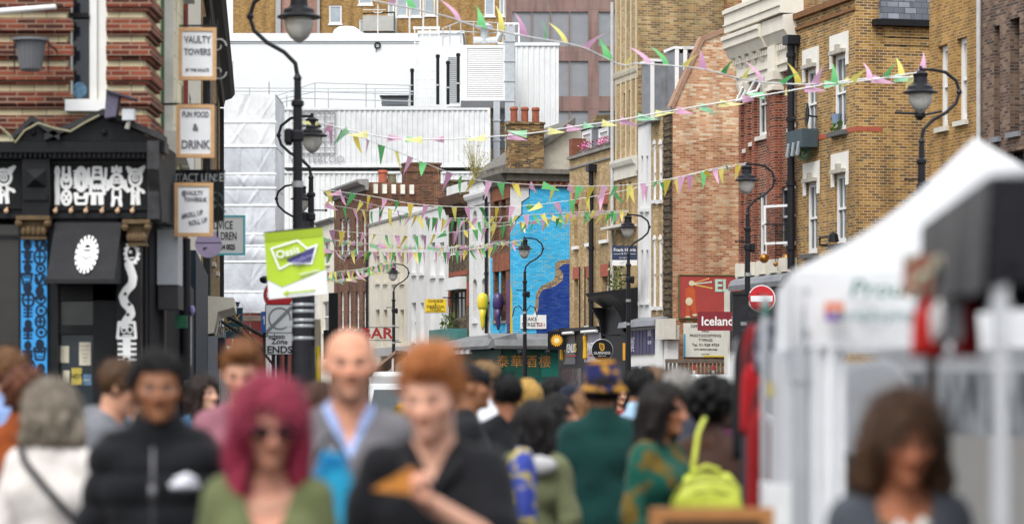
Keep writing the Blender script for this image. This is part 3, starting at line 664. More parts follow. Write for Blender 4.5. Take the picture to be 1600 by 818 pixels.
def tall_house():
 f = Fac('tall_house', 'very tall tan brick building with cream ribbed front rising out of the picture', 'house', 961, 996.5)
 zt = 17.5; hs_ = [f.win(968, 285, 972, 352), f.win(975, 285, 979, 350), f.win(982, 283, 986, 350), f.win(968, 405, 973, 470), f.win(978, 402, 984, 468), f.win(974, 145, 978, 230), f.win(982, 140, 986, 228)]
 shell(f, zt, 12, B_TANL, hs_, ms=brick(['#a38a5e', '#8f7549', '#b59b6c', '#7d6745', '#b08a55', '#8a6a4a'], '#aa9d84', dirt=.28))
 for h in hs_: sash(f.root, *h, mat((.5, .47, .4), .7), vb=0, glass=DARKGL)
 b = MB()
 for i in range(5): x = .12 + i * (f.W - .3) / 4; b.box(x, x + .09, -.035, -.003, f.Z(980, 262), zt)
 b.build('cream_rib', mat((.55, .48, .34), .85, 0, .15, 3), f.root, each=1)
 cornice(f, f.Z(985, 246), M_STONE, .2, .5); cornice(f, f.Z(980, 108), mat((.5, .45, .35), .85, 0, .2, 3), .08, .4)
 b = MB(); b.box(0.05, f.W - .05, -.08, -.003, f.Z(980, 278), f.Z(980, 256)); b.build('frieze', M_STONE, f.root)
 b = MB(); b.box(0.1, f.W - .1, -.55, -.003, f.Z(980, 356), f.Z(980, 352)); b.build('balcony', M_STONE, f.root)
 b = MB(); x = .06; b.tube([(x, -.12, 4), (x, -.12, f.Z(965, 2))], .06, 8); b.build('downpipe', mat((.5, .5, .5), .5, 0, .15), f.root)
 t = thing('window_plant', 'green trailing plant with white pots on the ledge of the ribbed tan building', 'plant', f.root.matrix_basis @ Vector((f.W * .55, -.35, f.Z(985, 470))), f.rz)
 foliage(t, 1.3, .4, 1.3, 150, ['#6d7f45', '#8a9650', '#4d6033'], .14)
 # side chimney breast patch
 y0, z0 = f.side(1140, 10); y1, z1 = f.side(1180, 60)
 b = MB(); b.box(f.W + .002, f.W + .35, y0 - .2, y1 + 2, f.side(1140, 70)[1], zt); b.box(f.W + .352, f.W + .5, y0 - .3, y1 + 2, f.side(1140, 22)[1], f.side(1140, 12)[1]); b.build('chimney_breast', brick(['#a07a44', '#8d6236', '#b0874e', '#94503a'], '#a4967f', dirt=.3), f.root)
 # black ornate shop front
 b = MB(); zc = f.Z(975, 462); b.box(-.1, f.W, -.35, -.003, .12, zc - .35); b.prism([(-.003, zc - .35), (-.4, zc - .35), (-.95, zc + .02), (-1.0, zc + .12), (-.003, zc + .25)], -.2, f.W + .0, 'x'); b.build('shopfront', M_BLACKM, f.root)
 b = MB()
 for x in (-.15, f.W - .2): b.prism([(-.36, zc - 1.3), (-.5, zc - 1.2), (-.55, zc - .8), (-.85, zc - .36), (-.36, zc - .36)], x, x + .18, 'x')
 b.build('console_bracket', M_BLACK, f.root, each=1)
 # letting board
 t = thing('letting_board', 'navy and white letting board behind the street lamp', 'sign', P(976, 398, 93.4), R(-3))
 b = MB(); b.box(-.41, .41, -.02, .02, -.16, .31); b.build('navy_panel', mat('#22304f', .5, 0, .06), t); b = MB(); b.box(-.41, .41, -.02, .02, -.34, -.162); b.build('white_panel', M_WHITE, t)
 text('Frank Harris', .105, M_TEXTW, t, (0, -.026, .17), sx=.95, bold=.02); text('& Co', .065, M_TEXTW, t, (0, -.026, .05)); text('020 7387 0077', .04, M_TEXTW, t, (0, -.026, -.09)); text('LET BY', .07, mat((.4, .42, .45), .6), t, (0, -.026, -.25))
 b = MB(); b.stroke([(-.36, .04), (-.12, .04)], .012, lambda x, z: (x, -.025, z)); b.stroke([(.12, .04), (.36, .04)], .012, lambda x, z: (x, -.025, z)); b.build('rule', M_TEXTW, t)
 MB().box(.1, .16, .021, .5, -.6, .31).build('post', M_WHITE, t)

def twin_fronts():
 f = Fac('terrace_house', 'narrow house with a smooth white front beside the ribbed tan building', 'house', 997, 1017.5)
 zt = f.Z(1000, 196); hs_ = [f.win(a, y0, b, y1) for (y0, y1) in ((243, 325), (390, 470)) for (a, b) in ((1001.5, 1005), (1009.5, 1013))]
 shell(f, zt, 9, M_WPAINT, hs_, dep=.2, ms=B_TANL)
 for h in hs_: sash(f.root, *h, M_WHITE, y=.14, glass=mat((.55, .55, .56), .5, 0, .1), sill=M_WPAINT)
 b = MB(); b.box(-.0, f.W, -.06, .3, zt, zt + .1); b.build('coping', M_GREYST, f.root)
 zf = f.Z(1005, 548);
 g = Fac('terrace_house', 'narrow tan brick house with white arched windows and a pale pink brick end wall', 'house', 1018, 1051)
 zg = g.Z(1051, 171); hs_ = [g.win(a, y0, b, y1) for (y0, y1) in ((225, 312), (374, 478)) for (a, b) in ((1020.5, 1025), (1029.5, 1034.5))]
 shell(g, zg, 12, B_TANL, hs_, dep=.2, ms=B_PINK)
 for h in hs_:
  sash(g.root, *h, M_WHITE, y=.02, fr=.09, glass=mat((.6, .6, .62), .4, 0, .1), sill=M_WPAINT)
 b = MB()
 for h in hs_: cx = (h[0] + h[1]) / 2; r_ = (h[1] - h[0]) / 2; b.prism([(cx + r_ * math.cos(a), h[3] + r_ * math.sin(a)) for a in np.linspace(0, math.pi, 10)], -.02, -.002, 'y')
 b.build('window_arch', M_WHITE, g.root)
 b = MB(); x0 = g.S(1041)
 b.box(x0, g.W + .003, -.1, -.003, 0, zg)
 for k in range(34): z = 3.2 + k * .22; b.box(x0 + .03, g.W + .05, -.13, -.101, z, z + .1)
 b.build('corner_quoins', B_DARK, g.root)
 b = MB(); b.box(0, g.W, -.08, .35, zg, zg + .12); b.build('coping', M_GREYST, g.root)
 # gable of paler brick
 pts = [(1051, 230), (1052, 172), (1064, 144.5), (1076, 117.5), (1088, 90.5), (1100, 64), (1125, 54), (1150, 44), (1180, 36), (1180, 205), (1120, 215), (1085, 222)]
 q = [g.side(*p) for p in pts]; b = MB(); b.prism(q, g.W + .002, g.W + .006, 'x'); b.build('gable_patch', B_PINKL, g.root)
 q2 = [g.side(*p) for p in pts[1:9]]
 yb = q2[-1][0]; b = MB(); b.prism(q2 + [(yb, zg - .2), (q2[0][0], zg - .2)], g.W - .33, g.W - .001, 'x'); b.build('gable_wall', B_PINKL, g.root)
 b = MB()
 for a, c in zip(q2[:-1], q2[1:]): b.add([(g.W - .36, a[0] - .02, a[1] + .003), (g.W + .06, a[0] - .02, a[1] + .003), (g.W + .06, c[0] - .02, c[1] + .003), (g.W - .36, c[0] - .02, c[1] + .003), (g.W - .36, a[0] - .1, a[1] + .14), (g.W + .06, a[0] - .1, a[1] + .14), (g.W + .06, c[0] - .1, c[1] + .14), (g.W - .36, c[0] - .1, c[1] + .14)], [(0, 1, 2, 3), (4, 5, 6, 7), (0, 1, 5, 4), (1, 2, 6, 5), (2, 3, 7, 6), (3, 0, 4, 7)])
 b.build('gable_coping', mat('#9c7c66', .9, 0, .25, 6), g.root)
 # slate mansard and dormers behind the parapet
 zr = g.Z(1060, 72); ym = g.side(1100)[0]
 b = MB(); b.prism([(.6, zg - .2), (ym, zr + .3), (11, zr + .6), (11, zg - .2)], -.6, g.W - .34, 'x'); b.build('roof', M_SLATE, g.root)
 for px in (1031, 1055, 1068):
  y0, z1 = g.side(px, 92 if px < 1040 else 78, g.W - .34); y1 = y0 + .65; z0 = g.side(px, 172)[1]
  b = MB()
  x_ = g.W - .32 if px > 1040 else g.W - 1.3
  b.box(x_ - 1.0, x_, y0, y0 + .14, z0 - .2, z1); b.box(x_ - 1.0, x_, y0 + .14, y0 + .5, z0 - .2, z1 - .1)
  d = b.build('dormer', M_LEAD, g.root)
  b = MB(); b.box(x_ + .003, x_ + .03, y0 - .02, y0 + .11, z0 - .2, z1 + .03); b.box(x_ - 1.05, x_ + .04, y0 - .06, y0 + .55, z1 + .031, z1 + .12); b.build('dormer_trim', M_WHITE, d)
 # shop fronts
 b = MB(); zc = f.Z(1005, 512); b.box(-.3, f.W + g.W - .1, -.3, -.003, .12, zc + .1); s_ = b.build('shopfront', M_WHITE, f.root)
 b = MB(); b.prism([(-.003, zc + .35), (-.55, zc + .2), (-.6, zc + .02), (-.003, zc + .0)], -.4, f.W + g.W - .2, 'x'); b.build('fascia_roof', M_LEAD, f.root)
 b = MB(); b.box(-.25, f.W + g.W - .9, -.36, -.303, zf - .1, zc - .08); b.build('fascia', mat('#4a4666', .6, 0, .12, 3), f.root)
 b = MB(); n = 8
 for k in range(n): x = -.2 + k * (f.W + g.W - .7) / n; b.box(x, x + .015, -.375, -.361, zf - .1, zc - .08)
 b.build('fascia_batten', mat('#3b3755', .6), f.root)
 LT = mat((.6, .6, .68), .5)
 text('THE LAZY', .2, LT, f.root, (.45, -.38, zf + .35), sx=.6); text('CAFE', .25, LT, f.root, (.45, -.38, zf + .1), sx=.8); text('BAR', .2, LT, f.root, (2.5, -.38, zf + .55), sx=.7); text('EAT IN', .12, LT, f.root, (2.5, -.38, zf + .25), sx=.7)
 b = MB(); b.box(.2, 1.0, -.33, -.302, .7, zf - .5); b.box(1.5, 2.3, -.33, -.302, .7, zf - .5); b.build('shop_window', GREYGL, f.root, each=1)
 b = MB(); b.box(g.W - .25, g.W + .65, -.5, -.101, g.Z(1048, 530), g.Z(1048, 498)); b.box(g.W + .035, g.W + .5, -.099, .06, g.side(1050, 530)[1], g.side(1050, 508)[1]); b.build('stone_console', M_STONE, g.root)
 b = MB(); b.box(g.W + .04, g.W + .4, -.3, .06, .1, g.side(1050, 531)[1]); b.build('white_return', M_WPAINT, g.root)
 # painted board, paper sign on the pink wall
 def board(px0, py0, px1, py1, name, label, cat, off=.05):
  y0, z1 = g.side(px0, py0, g.W + off); y1, z0 = g.side(px1, py1, g.W + off)
  t = thing(name, label, cat, g.root.matrix_basis @ Vector((g.W + off, (y0 + y1) / 2, (z0 + z1) / 2)), g.rz + R(90)); return t, (y1 - y0) / 2, (z1 - z0) / 2
 t, hx, hz = board(1062, 430, 1160, 496, 'painted_board', 'weathered red painted board with an orange figure holding brushes and the letters EL', 'board')
 MB().box(-hx, hx, -.03, .03, -hz, hz).build('panel', mat('#a8423c', .85, 0, .14, 2), t)
 b = MB(); b.box(-hx - .04, -hx, -.05, .03, -hz - .04, hz + .04); b.box(-hx, hx, -.05, .03, hz, hz + .04); b.box(-hx, hx, -.05, .03, -hz - .04, -hz); b.build('frame', mat('#5f5a38', .8, 0, .2, 5), t)
 mf = lambda x, z: (x, -.036, z); k = 2 * hx / 98; C = lambda px, py: (-hx + (px - 1062) * k, hz - (py - 430) * k)
 OR = mat('#c0562c', .8, 0, .15, 4); CRM = mat('#d8c9a8', .8, 0, .1)
 b = MB(); b.add([mf(*C(*p)) for p in [(1070, 450), (1075, 446), (1082, 446), (1086, 452), (1086, 468), (1088, 486), (1082, 486), (1078, 472), (1077, 489), (1071, 490), (1071, 470)]], [tuple(range(11))]); b.build('orange_figure', OR, t)
 b = MB(); mf2 = lambda x, z: (x, -.040, z); b.disc(C(1080, 441), 4.5 * k, 4 * k, mf2); b.disc(C(1076, 468), 5.5 * k, 6 * k, mf2); b.disc(C(1074, 491), 4 * k, 1.8 * k, mf2); b.disc(C(1085, 488), 4 * k, 1.8 * k, mf2); b.build('pale_figure_parts', CRM, t)
 for (a, c_, co) in (((1083, 441), (1106, 434), '#e0a05a'), ((1084, 442), (1110, 439), '#c9d8cc'), ((1083, 443), (1111, 448), '#e0b45a')):
  b = MB(); b.stroke([C(*a), C(*c_)], 1.7 * k, mf); b.disc(C(*c_), 1.5 * k, 1.5 * k, mf2); b.build('brush', mat(co, .8), t)
 text('EL', .38, mat('#b5d4c4', .8, 0, .12), t, (*C(1128, 445)[:1], -.04, C(1128, 445)[1]), bold=.05)
 t, hx, hz = board(1068, 504, 1136, 557, 'paper_sign', 'white office services sign with phone number on the pale pink brick wall', 'sign')
 MB().box(-hx, hx, -.02, .02, -hz, hz).build('panel', mat('#d8d6cc', .8, 0, .1, 2), t)
 MB().box(-hx, -hx + .06, -.026, -.0205, -hz, hz - .35).build('blue_edge', mat('#3aa5cf', .7), t); MB().box(-hx * .1, hx, -.026, -.0205, -hz, -hz + .05).build('yellow_edge', mat('#d8c24a', .7), t)
 TG = mat('#4a4a46', .8)
 for i, (s_, sz, xx) in enumerate((('OFFICE SERVICES', .085, 0), ('FAX', .085, 0), ('PHOTOCOPYING', .085, 0), ('TYPING', .085, 0), ('Tel. 01-928 4724', .085, 0), ('CITY OFFICE SERVICES', .05, 0), ('Lower Marsh', .03, 0))):
  text(s_, sz, TG, t, (xx, -.027, hz - .1 - i * .148), sx=1.1)
 b = MB();
 for (px, py) in ((1142, 535), (1146, 545), (1139, 548)): yy, zz = g.side(px, py); b.box(g.W + .003, g.W + .012, yy - .08, yy + .08, zz - .04, zz + .03)
 b.build('blue_graffiti', mat('#3f9bc0', .8), g.root)
 # timber fence in front of the pink wall
 t = thing('timber_fence', 'weathered grey timber fence below the office sign', 'fence', g.root.matrix_basis @ Vector((g.W + 1.2, 0, 0)), g.rz + R(90))
 y0 = g.side(1040, 0, g.W + 1.2)[0]; y1 = g.side(1140, 0, g.W + 1.2)[0]; zf1 = g.side(1060, 560, g.W + 1.2)[1]
 WD = mat('#6f6259', .85, 0, .3, 3, .3); b = MB(); n = int((y1 - y0) / .13)
 for i in range(n): x = y0 + (y1 - y0) * i / n; b.box(x, x + .075, 0, .03, .05, zf1 - .13)
 t.location.z = 0; b.build('slat', WD, t); MB().box(y0, y1, -.04, .07, zf1 - .128, zf1).build('top_rail', WD, t); MB().box(y0, y1, .031, .08, .4, .5).build('rail', WD, t)
 b = MB();
 for px in (1084, 1114): x = g.side(px, 0, g.W + 1.2)[0]; b.box(x - .04, x + .05, -.012, -.002, zf1 - .75, zf1 - .2)
 b.build('notice', M_WHITE, t, each=1); b = MB()
 for px in (1084, 1114): x = g.side(px, 0, g.W + 1.2)[0]; b.box(x - .04, x + .05, -.02, -.0125, zf1 - .35, zf1 - .2)
 b.build('notice_head', mat('#b03a34', .7), t, each=1)
 return g

CLEARGL = clearglass()
def red_house():
 f = Fac('terrace_house', 'red brick house with cream stone cornice and open white windows, third from the picture edge', 'house', 1158, 1245)
 zc = f.Z(1158, 105); zt = zc + .9
 W_ = [(1163.5, 1167.5), (1173, 1177), (1186, 1199), (1208, 1212)]
 ups = [f.win(1165, 128, 1169, 232), f.win(1174, 122, 1178, 222), f.win(1184, 112, 1199, 212), f.win(1207, 118, 1211, 205), f.win(1235, 110, 1243, 200)]
 los = [f.win(1165, 312, 1169, 400), f.win(1174, 306, 1178, 396), f.win(1186, 300, 1200, 398), f.win(1208, 298, 1212, 390), f.win(1218, 290, 1243, 384)]
 shell(f, zt, 9, B_RED, ups + los, dep=.2)
 for h in ups + los: sash(f.root, *h, M_WHITE, y=.06, vb=1 if h[1] - h[0] > .6 else 0, fr=.1, rail=h[1] - h[0] > .5, sill=M_STONE if h in ups else None)
 b = MB()
 for px in (1159, 1170, 1180, 1203, 1213.5):
  x0, x1 = f.S(px), f.S(px + (9 if px > 1210 else 3.2)); b.box(x0, x1, -.22 if px > 1210 else -.1, -.003, f.Z(px, 415), f.Z(px, 128) if px < 1210 else f.Z(1214, 105))
 b.build('brick_pier', brick(['#8d4330', '#7a3626', '#99503a', '#522b22'], '#a08a76', dirt=.2), f.root, each=1)
 # cream stone upper works
 zu = f.Z(1200, 120) ; CR = mat((.68, .64, .55), .8, 0, .10, 2)
 zb = f.Z(1158, 140)
 b = MB(); b.box(-.02, f.W, -.14, -.003, zc - .55, zc + .25); b.box(-.02, f.W, -.2, -.003, zc - .35, zc - .28); b.build('frieze', CR, f.root)
 b = MB(); b.prism([(-.003, zc + .25), (-.3, zc + .25), (-.42, zc + .5), (-.5, zc + .55), (-.5, zc + .75), (-.56, zc + .78), (-.56, zc + .9), (-.003, zc + 1.0)], -.25, f.W * .62, 'x'); b.prism([(-.003, zc + .25), (-.2, zc + .25), (-.35, zc + .5), (-.4, zc + .55), (-.4, zc + .95), (-.003, zc + 1.0)], f.W * .62 + .003, f.W, 'x'); b.build('cornice', CR, f.root)
 b = MB()
 for px in (1163, 1172, 1184, 1196): x = f.S(px); b.prism([(-.15, zc - .1), (-.24, zc + .1), (-.4, zc + .45), (-.15, zc + .45)], x, x + .28, 'x')
 for px in (1163, 1172, 1196, 1205): x = f.S(px); b.prism([(-.003, zc - 1.05), (-.13, zc - 1.0), (-.25, zc - .56), (-.003, zc - .56)], x, x + .18, 'x')
 b.build('stone_bracket', CR, f.root, each=1)
 b = MB(); x = f.S(1213); x1 = f.S(1224); b.box(x, x1, -.27, -.003, zc - 1.0, zc + .24); b.box(x - .05, x1 + .05, -.33, -.003, zc - .75, zc - .5); b.box(x - .05, x1 + .06, -.35, -.003, zc - 1.05, zc - .95); b.build('pilaster_head', CR, f.root)
 b = MB(); b.box(-.1, f.W, -.5, .2, zc + 1.001, zc + 1.7)
 xs = [-.1 + i * .3 for i in range(int(f.W / .3))]
 b.build('parapet', CR, f.root)
 b = MB(); b.box(-.12, f.W, -.56, -.503, zc + 1.55, zc + 1.66); b.box(-.12, f.W, -.54, -.503, zc + 1.2, zc + 1.25); b.build('parapet_moulding', CR, f.root)
 b = MB()
 for i in range(24): b.box(-.05 + i * .2, .05 + i * .2, -.24, -.143, zc + .05, zc + .2)
 b.build('dentil_course', CR, f.root)
 b = MB(); x0, x1 = f.S(1174), f.S(1222); n = 12
 pts = [(x0, zc + 1.7)] + [(x0 + (x1 - x0) * (.5 - .5 * math.cos(math.pi * i / n)), zc + 1.7 + 2.6 * math.sin(math.pi / 2 * min(1, 1.6 * i / n)) ** .8) for i in range(1, n + 1)] + [(x1, zc + 1.7)]
 b.prism(pts, -.3, .15, 'y'); b.box(x1 + .003, x1 + .5, -.4, .2, zc + 1.7, zc + 4.5); b.build('shaped_gable', CR, f.root)
 # casements standing open
 def casement(px0, pyt, pyb, wd, ang, hinge_top=False, label=None):
  x = f.S(px0); z1, z0 = f.Z(px0, pyt), f.Z(px0, pyb); h = z1 - z0
  b = MB(); fr = .07; b.box(0, fr, -.025, .025, 0, h); b.box(wd - fr, wd, -.025, .025, 0, h); b.box(fr, wd - fr, -.025, .025, 0, fr); b.box(fr, wd - fr, -.025, .025, h - fr, h)
  o = b.build('open_casement', M_WHITE, f.root); MB().quad((fr, 0, fr), (wd - fr, 0, fr), (wd - fr, 0, h - fr), (fr, 0, h - fr)).build('pane', CLEARGL, o)
  if hinge_top:
   for oo in (o,): oo.location = (x, .0, z0); oo.rotation_euler = (R(ang), 0, 0)
  else: o.location = (x, -.02, z0); o.rotation_euler = (0, 0, R(ang))
 casement(1166, 132, 160, .5, 0); casement(1185, 112, 148, .8, 0)
 o = [c for c in children(f.root) if c.name.startswith('open_casement')]
 for q in o: q.rotation_euler = (R(-28), 0, 0); q.location.y = -.35
 casement(1241, 318, 380, 1.05, -148)
 # stone band and shop below
 zb = f.Z(1200, 408); b = MB(); b.box(-.02, f.W + .02, -.16, -.003, f.Z(1200, 440), zb); b.build('stone_band', M_STONE, f.root)
 b = MB()
 for i in range(5): x = .2 + i * .95; b.box(x, x + .55, -.26, -.163, f.Z(1200, 428), zb + .02)
 b.build('stone_block', CR, f.root, each=1)
 zs = f.Z(1180, 442); b = MB(); b.prism([(-.003, zs + .25), (-.4, zs + .1), (-.48, zs - .05), (-.46, zs - .2), (-.003, zs - .12)], .2, f.W, 'x'); b.build('lead_canopy', M_LEAD, f.root)
 b = MB(); b.box(.2, f.W, -.42, -.02, .12, zs - .22); b.build('shopfront', M_BLACKM, f.root)
 b = MB(); b.box(.2, .6, -.6, -.553, .12, zs - .22); b.build('shop_pier', M_STONE, f.root)
 # pawnbroker balls on iron bracket
 t = thing('pawnbroker_sign', 'gold pawnbroker balls on a black iron bracket against the red brick house', 'sign', f.root.matrix_basis @ Vector((f.S(1212), 0, 0)), f.rz)
 G = mat('#a06a2c', .35, .7, .15); z0 = f.Z(1212, 403); Y = f.Yf(1212); zb_ = f.Z(1212, 350)
 R_ = t.matrix_basis.inverted()
 pts = [R_ @ P(px, py, Y - 1.2) for px, py in ((1194, 403), (1229, 403), (1212, 412))]
 for p, r_ in zip(pts, (.135, .135, .07)): MB().ball(p, r_ * 1.0, 16).build('gold_ball', G, t, smooth=True)
 bk = [R_ @ P(px, py, Y - 1.2) for px, py in ((1194, 350), (1229, 350), (1212, 350), (1245, 350))]
 b = MB(); b.tube([bk[0], bk[3]], .02, 6)
 for p, q in zip(pts, bk): b.tube([p + Vector((0, 0, .07)), q], .008, 5)
 b.tube([bk[2], (0, -.003, bk[2][2])], .02, 6); b.tube([bk[2] + Vector((0, 0, -.35)), bk[3]], .012, 5); b.build('bracket', M_IRON, t)
 # frozen-food shop sign hanging over the pavement
 t = thing('hanging_sign', 'dark red shop sign with white lettering beside the black traffic signal box', 'sign', P(1122, 501, 80.5), R(-2))
 MB().box(-.58, .58, -.05, .05, -.265, .265).build('board', mat('#7a1522', .5, 0, .08), t)
 text('Iceland', .25, M_TEXTW, t, (-.02, -.056, -.01), bold=.03, sx=.92)
 b = MB();
 for k in range(5): x = -.5 + k * .25; b.box(x, x + .008, -.055, -.0505, -.265, .265)
 b.build('board_seam', mat('#5f0f1a', .5), t); MB().bar((.55, 0, .1), (1.6, .6, .1), .03).build('bracket', M_IRON, t)

def tan_house():
 f = Fac('terrace_house', 'tan brick house with white stone window heads and a plain brick side wall', 'house', 1245, 1337)
 zt = f.Z(1245, 31); D = 10
 hs_ = [f.win(1259, 106, 1276, 218), f.win(1302, 84, 1322, 205), f.win(1260, 284, 1277, 396), f.win(1304, 270, 1322, 380)]
 shell(f, zt, D, B_OCHRE, hs_, dep=.24, ms=brick(['#a67b3a', '#946c36', '#b38c4c', '#825e34', '#9f763e', '#6e5638'], '#c0ae8e', dirt=.18))
 for h in hs_: sash(f.root, *h, M_WHITE, y=.07, vb=1, fr=.13, glass=GREYGL)
 b = MB(); LW = mat((.72, .70, .65), .8, 0, .08, 3)
 for h in hs_:
  b.box(h[0] - .22, h[1] + .2, -.03, -.003, h[3] + .003, h[3] + .55); b.box(h[0] - .22, h[0] - .003, -.03, -.003, h[3] - .35, h[3] + .002); b.box(h[1] + .003, h[1] + .2, -.03, -.003, h[3] - .35, h[3] + .002)
 b.build('window_head', LW, f.root, each=3)
 b = MB()
 for h in hs_: b.box(h[0] - .05, h[1] + .05, -.14, -.033, h[3] + .0, h[3] + .1); b.box((h[0] + h[1]) / 2 - .1, (h[0] + h[1]) / 2 + .1, -.12, -.033, h[3] + .105, h[3] + .25)
 b.build('hood_mould', mat((.4, .37, .31), .85, 0, .2), f.root, each=2)
 b = MB()
 for h in hs_: b.box(h[0] - .12, h[1] + .12, -.16, .16, h[2] - .12, h[2] - .002)
 b.build('stone_sill', mat((.10, .10, .10), .8, 0, .2), f.root, each=1)
 b = MB(); b.box(0, f.W, -.12, .3, zt, zt + .16); b.box(0, f.W + .002, -.06, -.003, zt - .3, zt - .22); b.build('coping', mat('#7a5230', .85, 0, .25, 4), f.root)
 zr_ = f.Z(1290, 212); b = MB(); b.box(0, f.W, -.008, -.002, zr_ - .06, zr_ + .06); b.box(f.W + .002, f.W + .008, 0, .75, zr_ - .06, zr_ + .06); b.build('red_course', mat('#a85540', .9, 0, .2, 5), f.root)
 pipe(f, 1246.5, 70, 420, .11, -.2)
 # slate roof and gutter on the side wall
 y0, zg = f.side(1362, 32, f.W); y1, _ = f.side(1480, 32, f.W)
 b = MB(); b.box(f.W + .003, f.W + .28, y0, y1, zg - .14, zg + .02); b.build('gutter', M_BLACK, f.root)
 b = MB(); b.prism([(f.W + .24, zg + .03), (f.W + .05, zg + .95), (f.W + .003, zg + .95), (f.W + .003, zg + .03)], y0 + .2, y1, 'y')
 b.build('roof', brick(['#777b84', '#6a6e77', '#858993', '#5f636c'], '#4a4d54', .33, .16, .012, dirt=.2, bump=.5), f.root)
 b = MB(); b.box(f.W + .003, f.W + .07, y0 + .35, y1, zg - .42, zg - .16); b.box(f.W + .003, f.W + .04, y0 + .35, y1, zg - .62, zg - .45); b.build('brick_eaves', B_OCHRE, f.root)
 # plant pots and window boxes, satellite dish, lamps
 h = hs_[0]; t = thing('window_box', 'slatted grey window box with green plants at the upper left window of the tan house', 'window box', f.root.matrix_basis @ Vector(((h[0] + h[1]) / 2, -.2, h[2] - .55)), f.rz)
 b = MB(); wd = (h[1] - h[0]) / 2 + .2; b.box(-wd, wd, -.3, .16, 0, .06); b.box(-wd, wd, -.3, -.26, .06, .5); b.box(-wd, -wd + .04, -.26, .16, .06, .5); b.box(wd - .04, wd, -.26, .16, .06, .5); b.build('trough', mat('#3a4a50', .7, 0, .2), t)
 for k in range(3): MB().tube([(-wd + .25 + k * .4, -.31, .45), (-wd + .15 + k * .4, -.33, .1)], .06, 6).build('pale_slat', mat('#9aa3a8', .6), t)
 foliage(t, 1.5 * wd, .3, .65, 90, ['#4f7a5c', '#6b9070', '#3d6048'], .16); children(t)[-1].location.z = .3
 h = hs_[1]; t = thing('plant_pot', 'small blue pot with a spiky plant on the upper right sill of the tan house', 'plant pot', f.root.matrix_basis @ Vector((h[0] + .35, -.05, h[2])), f.rz)
 MB().lathe([(.1, 0), (.15, .26), (.13, .26)], (0, 0, 0), 12).build('pot', mat('#7d8fa8', .5), t); foliage(t, .35, .3, .3, 40, ['#6d8a4c', '#8aa05c'], .18); children(t)[-1].location.z = .22
 h = hs_[0]; t = thing('satellite_dish', 'dark satellite dish seen edge-on by the upper window of the tan house', 'satellite dish', f.root.matrix_basis @ Vector((h[1] - .1, -.25, h[2] + .65)), f.rz)
 b = MB(); b.lathe([(.02, -.06), (.15, -.05), (.28, 0), (.27, .012), (.15, -.03), (.02, -.04)], (0, 0, 0), 18); d = b.build('dish', mat((.02, .022, .024), .5), t); d.rotation_euler = (R(86), 0, R(-12)); d.scale = (1, 1.25, 1)
 MB().tube([(0, .0, 0), (.15, .1, -.05), (.15, .25, -.05)], .025).build('arm', M_IRON, t); MB().tube([(-1.2, 0, .05), (-.4, -.1, -.1), (0, 0, -.1)], .015).build('cable', M_IRON, t)
 t = thing('wall_lamp', 'black iron floodlight bracket on the tan brick house above the white tent', 'wall lamp', f.root.matrix_basis @ Vector((f.S(1318), 0, f.Z(1318, 368))), f.rz)
 MB().tube([(-1.0, -.003, -.2), (-1.0, -.3, -.2), (-1.0, -.3, 0), (-.3, -.3, 0), (.1, -.35, -.05)], .03).build('bracket', M_IRON, t); MB().lathe([(.05, .1), (.12, .05), (.16, -.15), (.1, -.16)], (.15, -.35, -.02), 10).build('lamp_head', M_BLACK, t)

def edge_houses():
 f = Fac('terrace_house', 'ochre brick house with two plain recessed windows behind the lamp above the tent', 'house', 1452, 1532)
 zt = f.Z(1452, 2) + .6; hs_ = [f.win(1466, 70, 1481, 198), f.win(1495, 58, 1511, 188)]
 shell(f, zt, 8, brick(['#a37a3e', '#ae864a', '#926b37', '#9c743c', '#84633a'], '#b39b74', dirt=.22), hs_, dep=.28)
 for h in hs_: sash(f.root, *h, M_WHITE, y=.12, fr=.14, sill=M_STONE, glass=mat((.5, .48, .44), .4, 0, .15))
 b = MB(); b.box(0, f.W, -.1, .3, zt, zt + .15); b.build('coping', M_GREYST, f.root)
 t = thing('wall_lamp', 'black wall lamp on a short arm on the ochre brick house', 'wall lamp', P(1449, 176, 70.2), f.rz)
 MB().tube([(-.15, -.8, 0), (0, -.4, -.02), (0, -.1, -.05), (.2, .3, .03)], .03).build('arm', M_IRON, t); MB().lathe([(.04, .25), (.12, .1), (.13, -.1), (.05, -.18)], (0, -.2, 0), 10).build('lamp_head', M_BLACK, t)
 g = Fac('modern_building', 'grey brown brick modern building with tall dark window slots at the right edge', 'building', 1535, 1640)
 hs_ = [g.win(1553, 40, 1562, 214), g.win(1578, 28, 1593, 206), g.win(1612, 10, 1630, 195), g.win(1570, 235, 1600, 330)]
 shell(g, g.Z(1535, -40), 9, B_GREYB, hs_, dep=.3)
 for h in hs_: sash(g.root, *h, M_BLACK, y=.24, fr=.05, rail=False, glass=DARKGL, sill=M_LEAD)
 b = MB(); b.tube([(-.1, -.05, .1), (-.1, -.05, g.Z(1535, -30))], .06, 8); b.build('downpipe', mat((.45, .45, .45), .5, 0, .2), g.root)

far_row(); mural_house(); dormer_house(); tall_house(); G2 = twin_fronts(); red_house(); tan_house(); edge_houses()

# ---------------------------------------------------------------- far background: white containers, plant, office tower and flats
def corrug(b, x0, x1, z0, z1, y, pitch=.28, dep=.05):
 n = int((x1 - x0) / pitch); pts = []
 for i in range(n):
  x = x0 + (x1 - x0) * i / n; p = (x1 - x0) / n; pts += [(x, y), (x + p * .35, y), (x + p * .5, y + dep), (x + p * .85, y + dep)]
 pts.append((x1, y))
 for (a, ya), (c, yc) in zip(pts[:-1], pts[1:]): b.quad((a, ya, z0), (c, yc, z0), (c, yc, z1), (a, ya, z1))

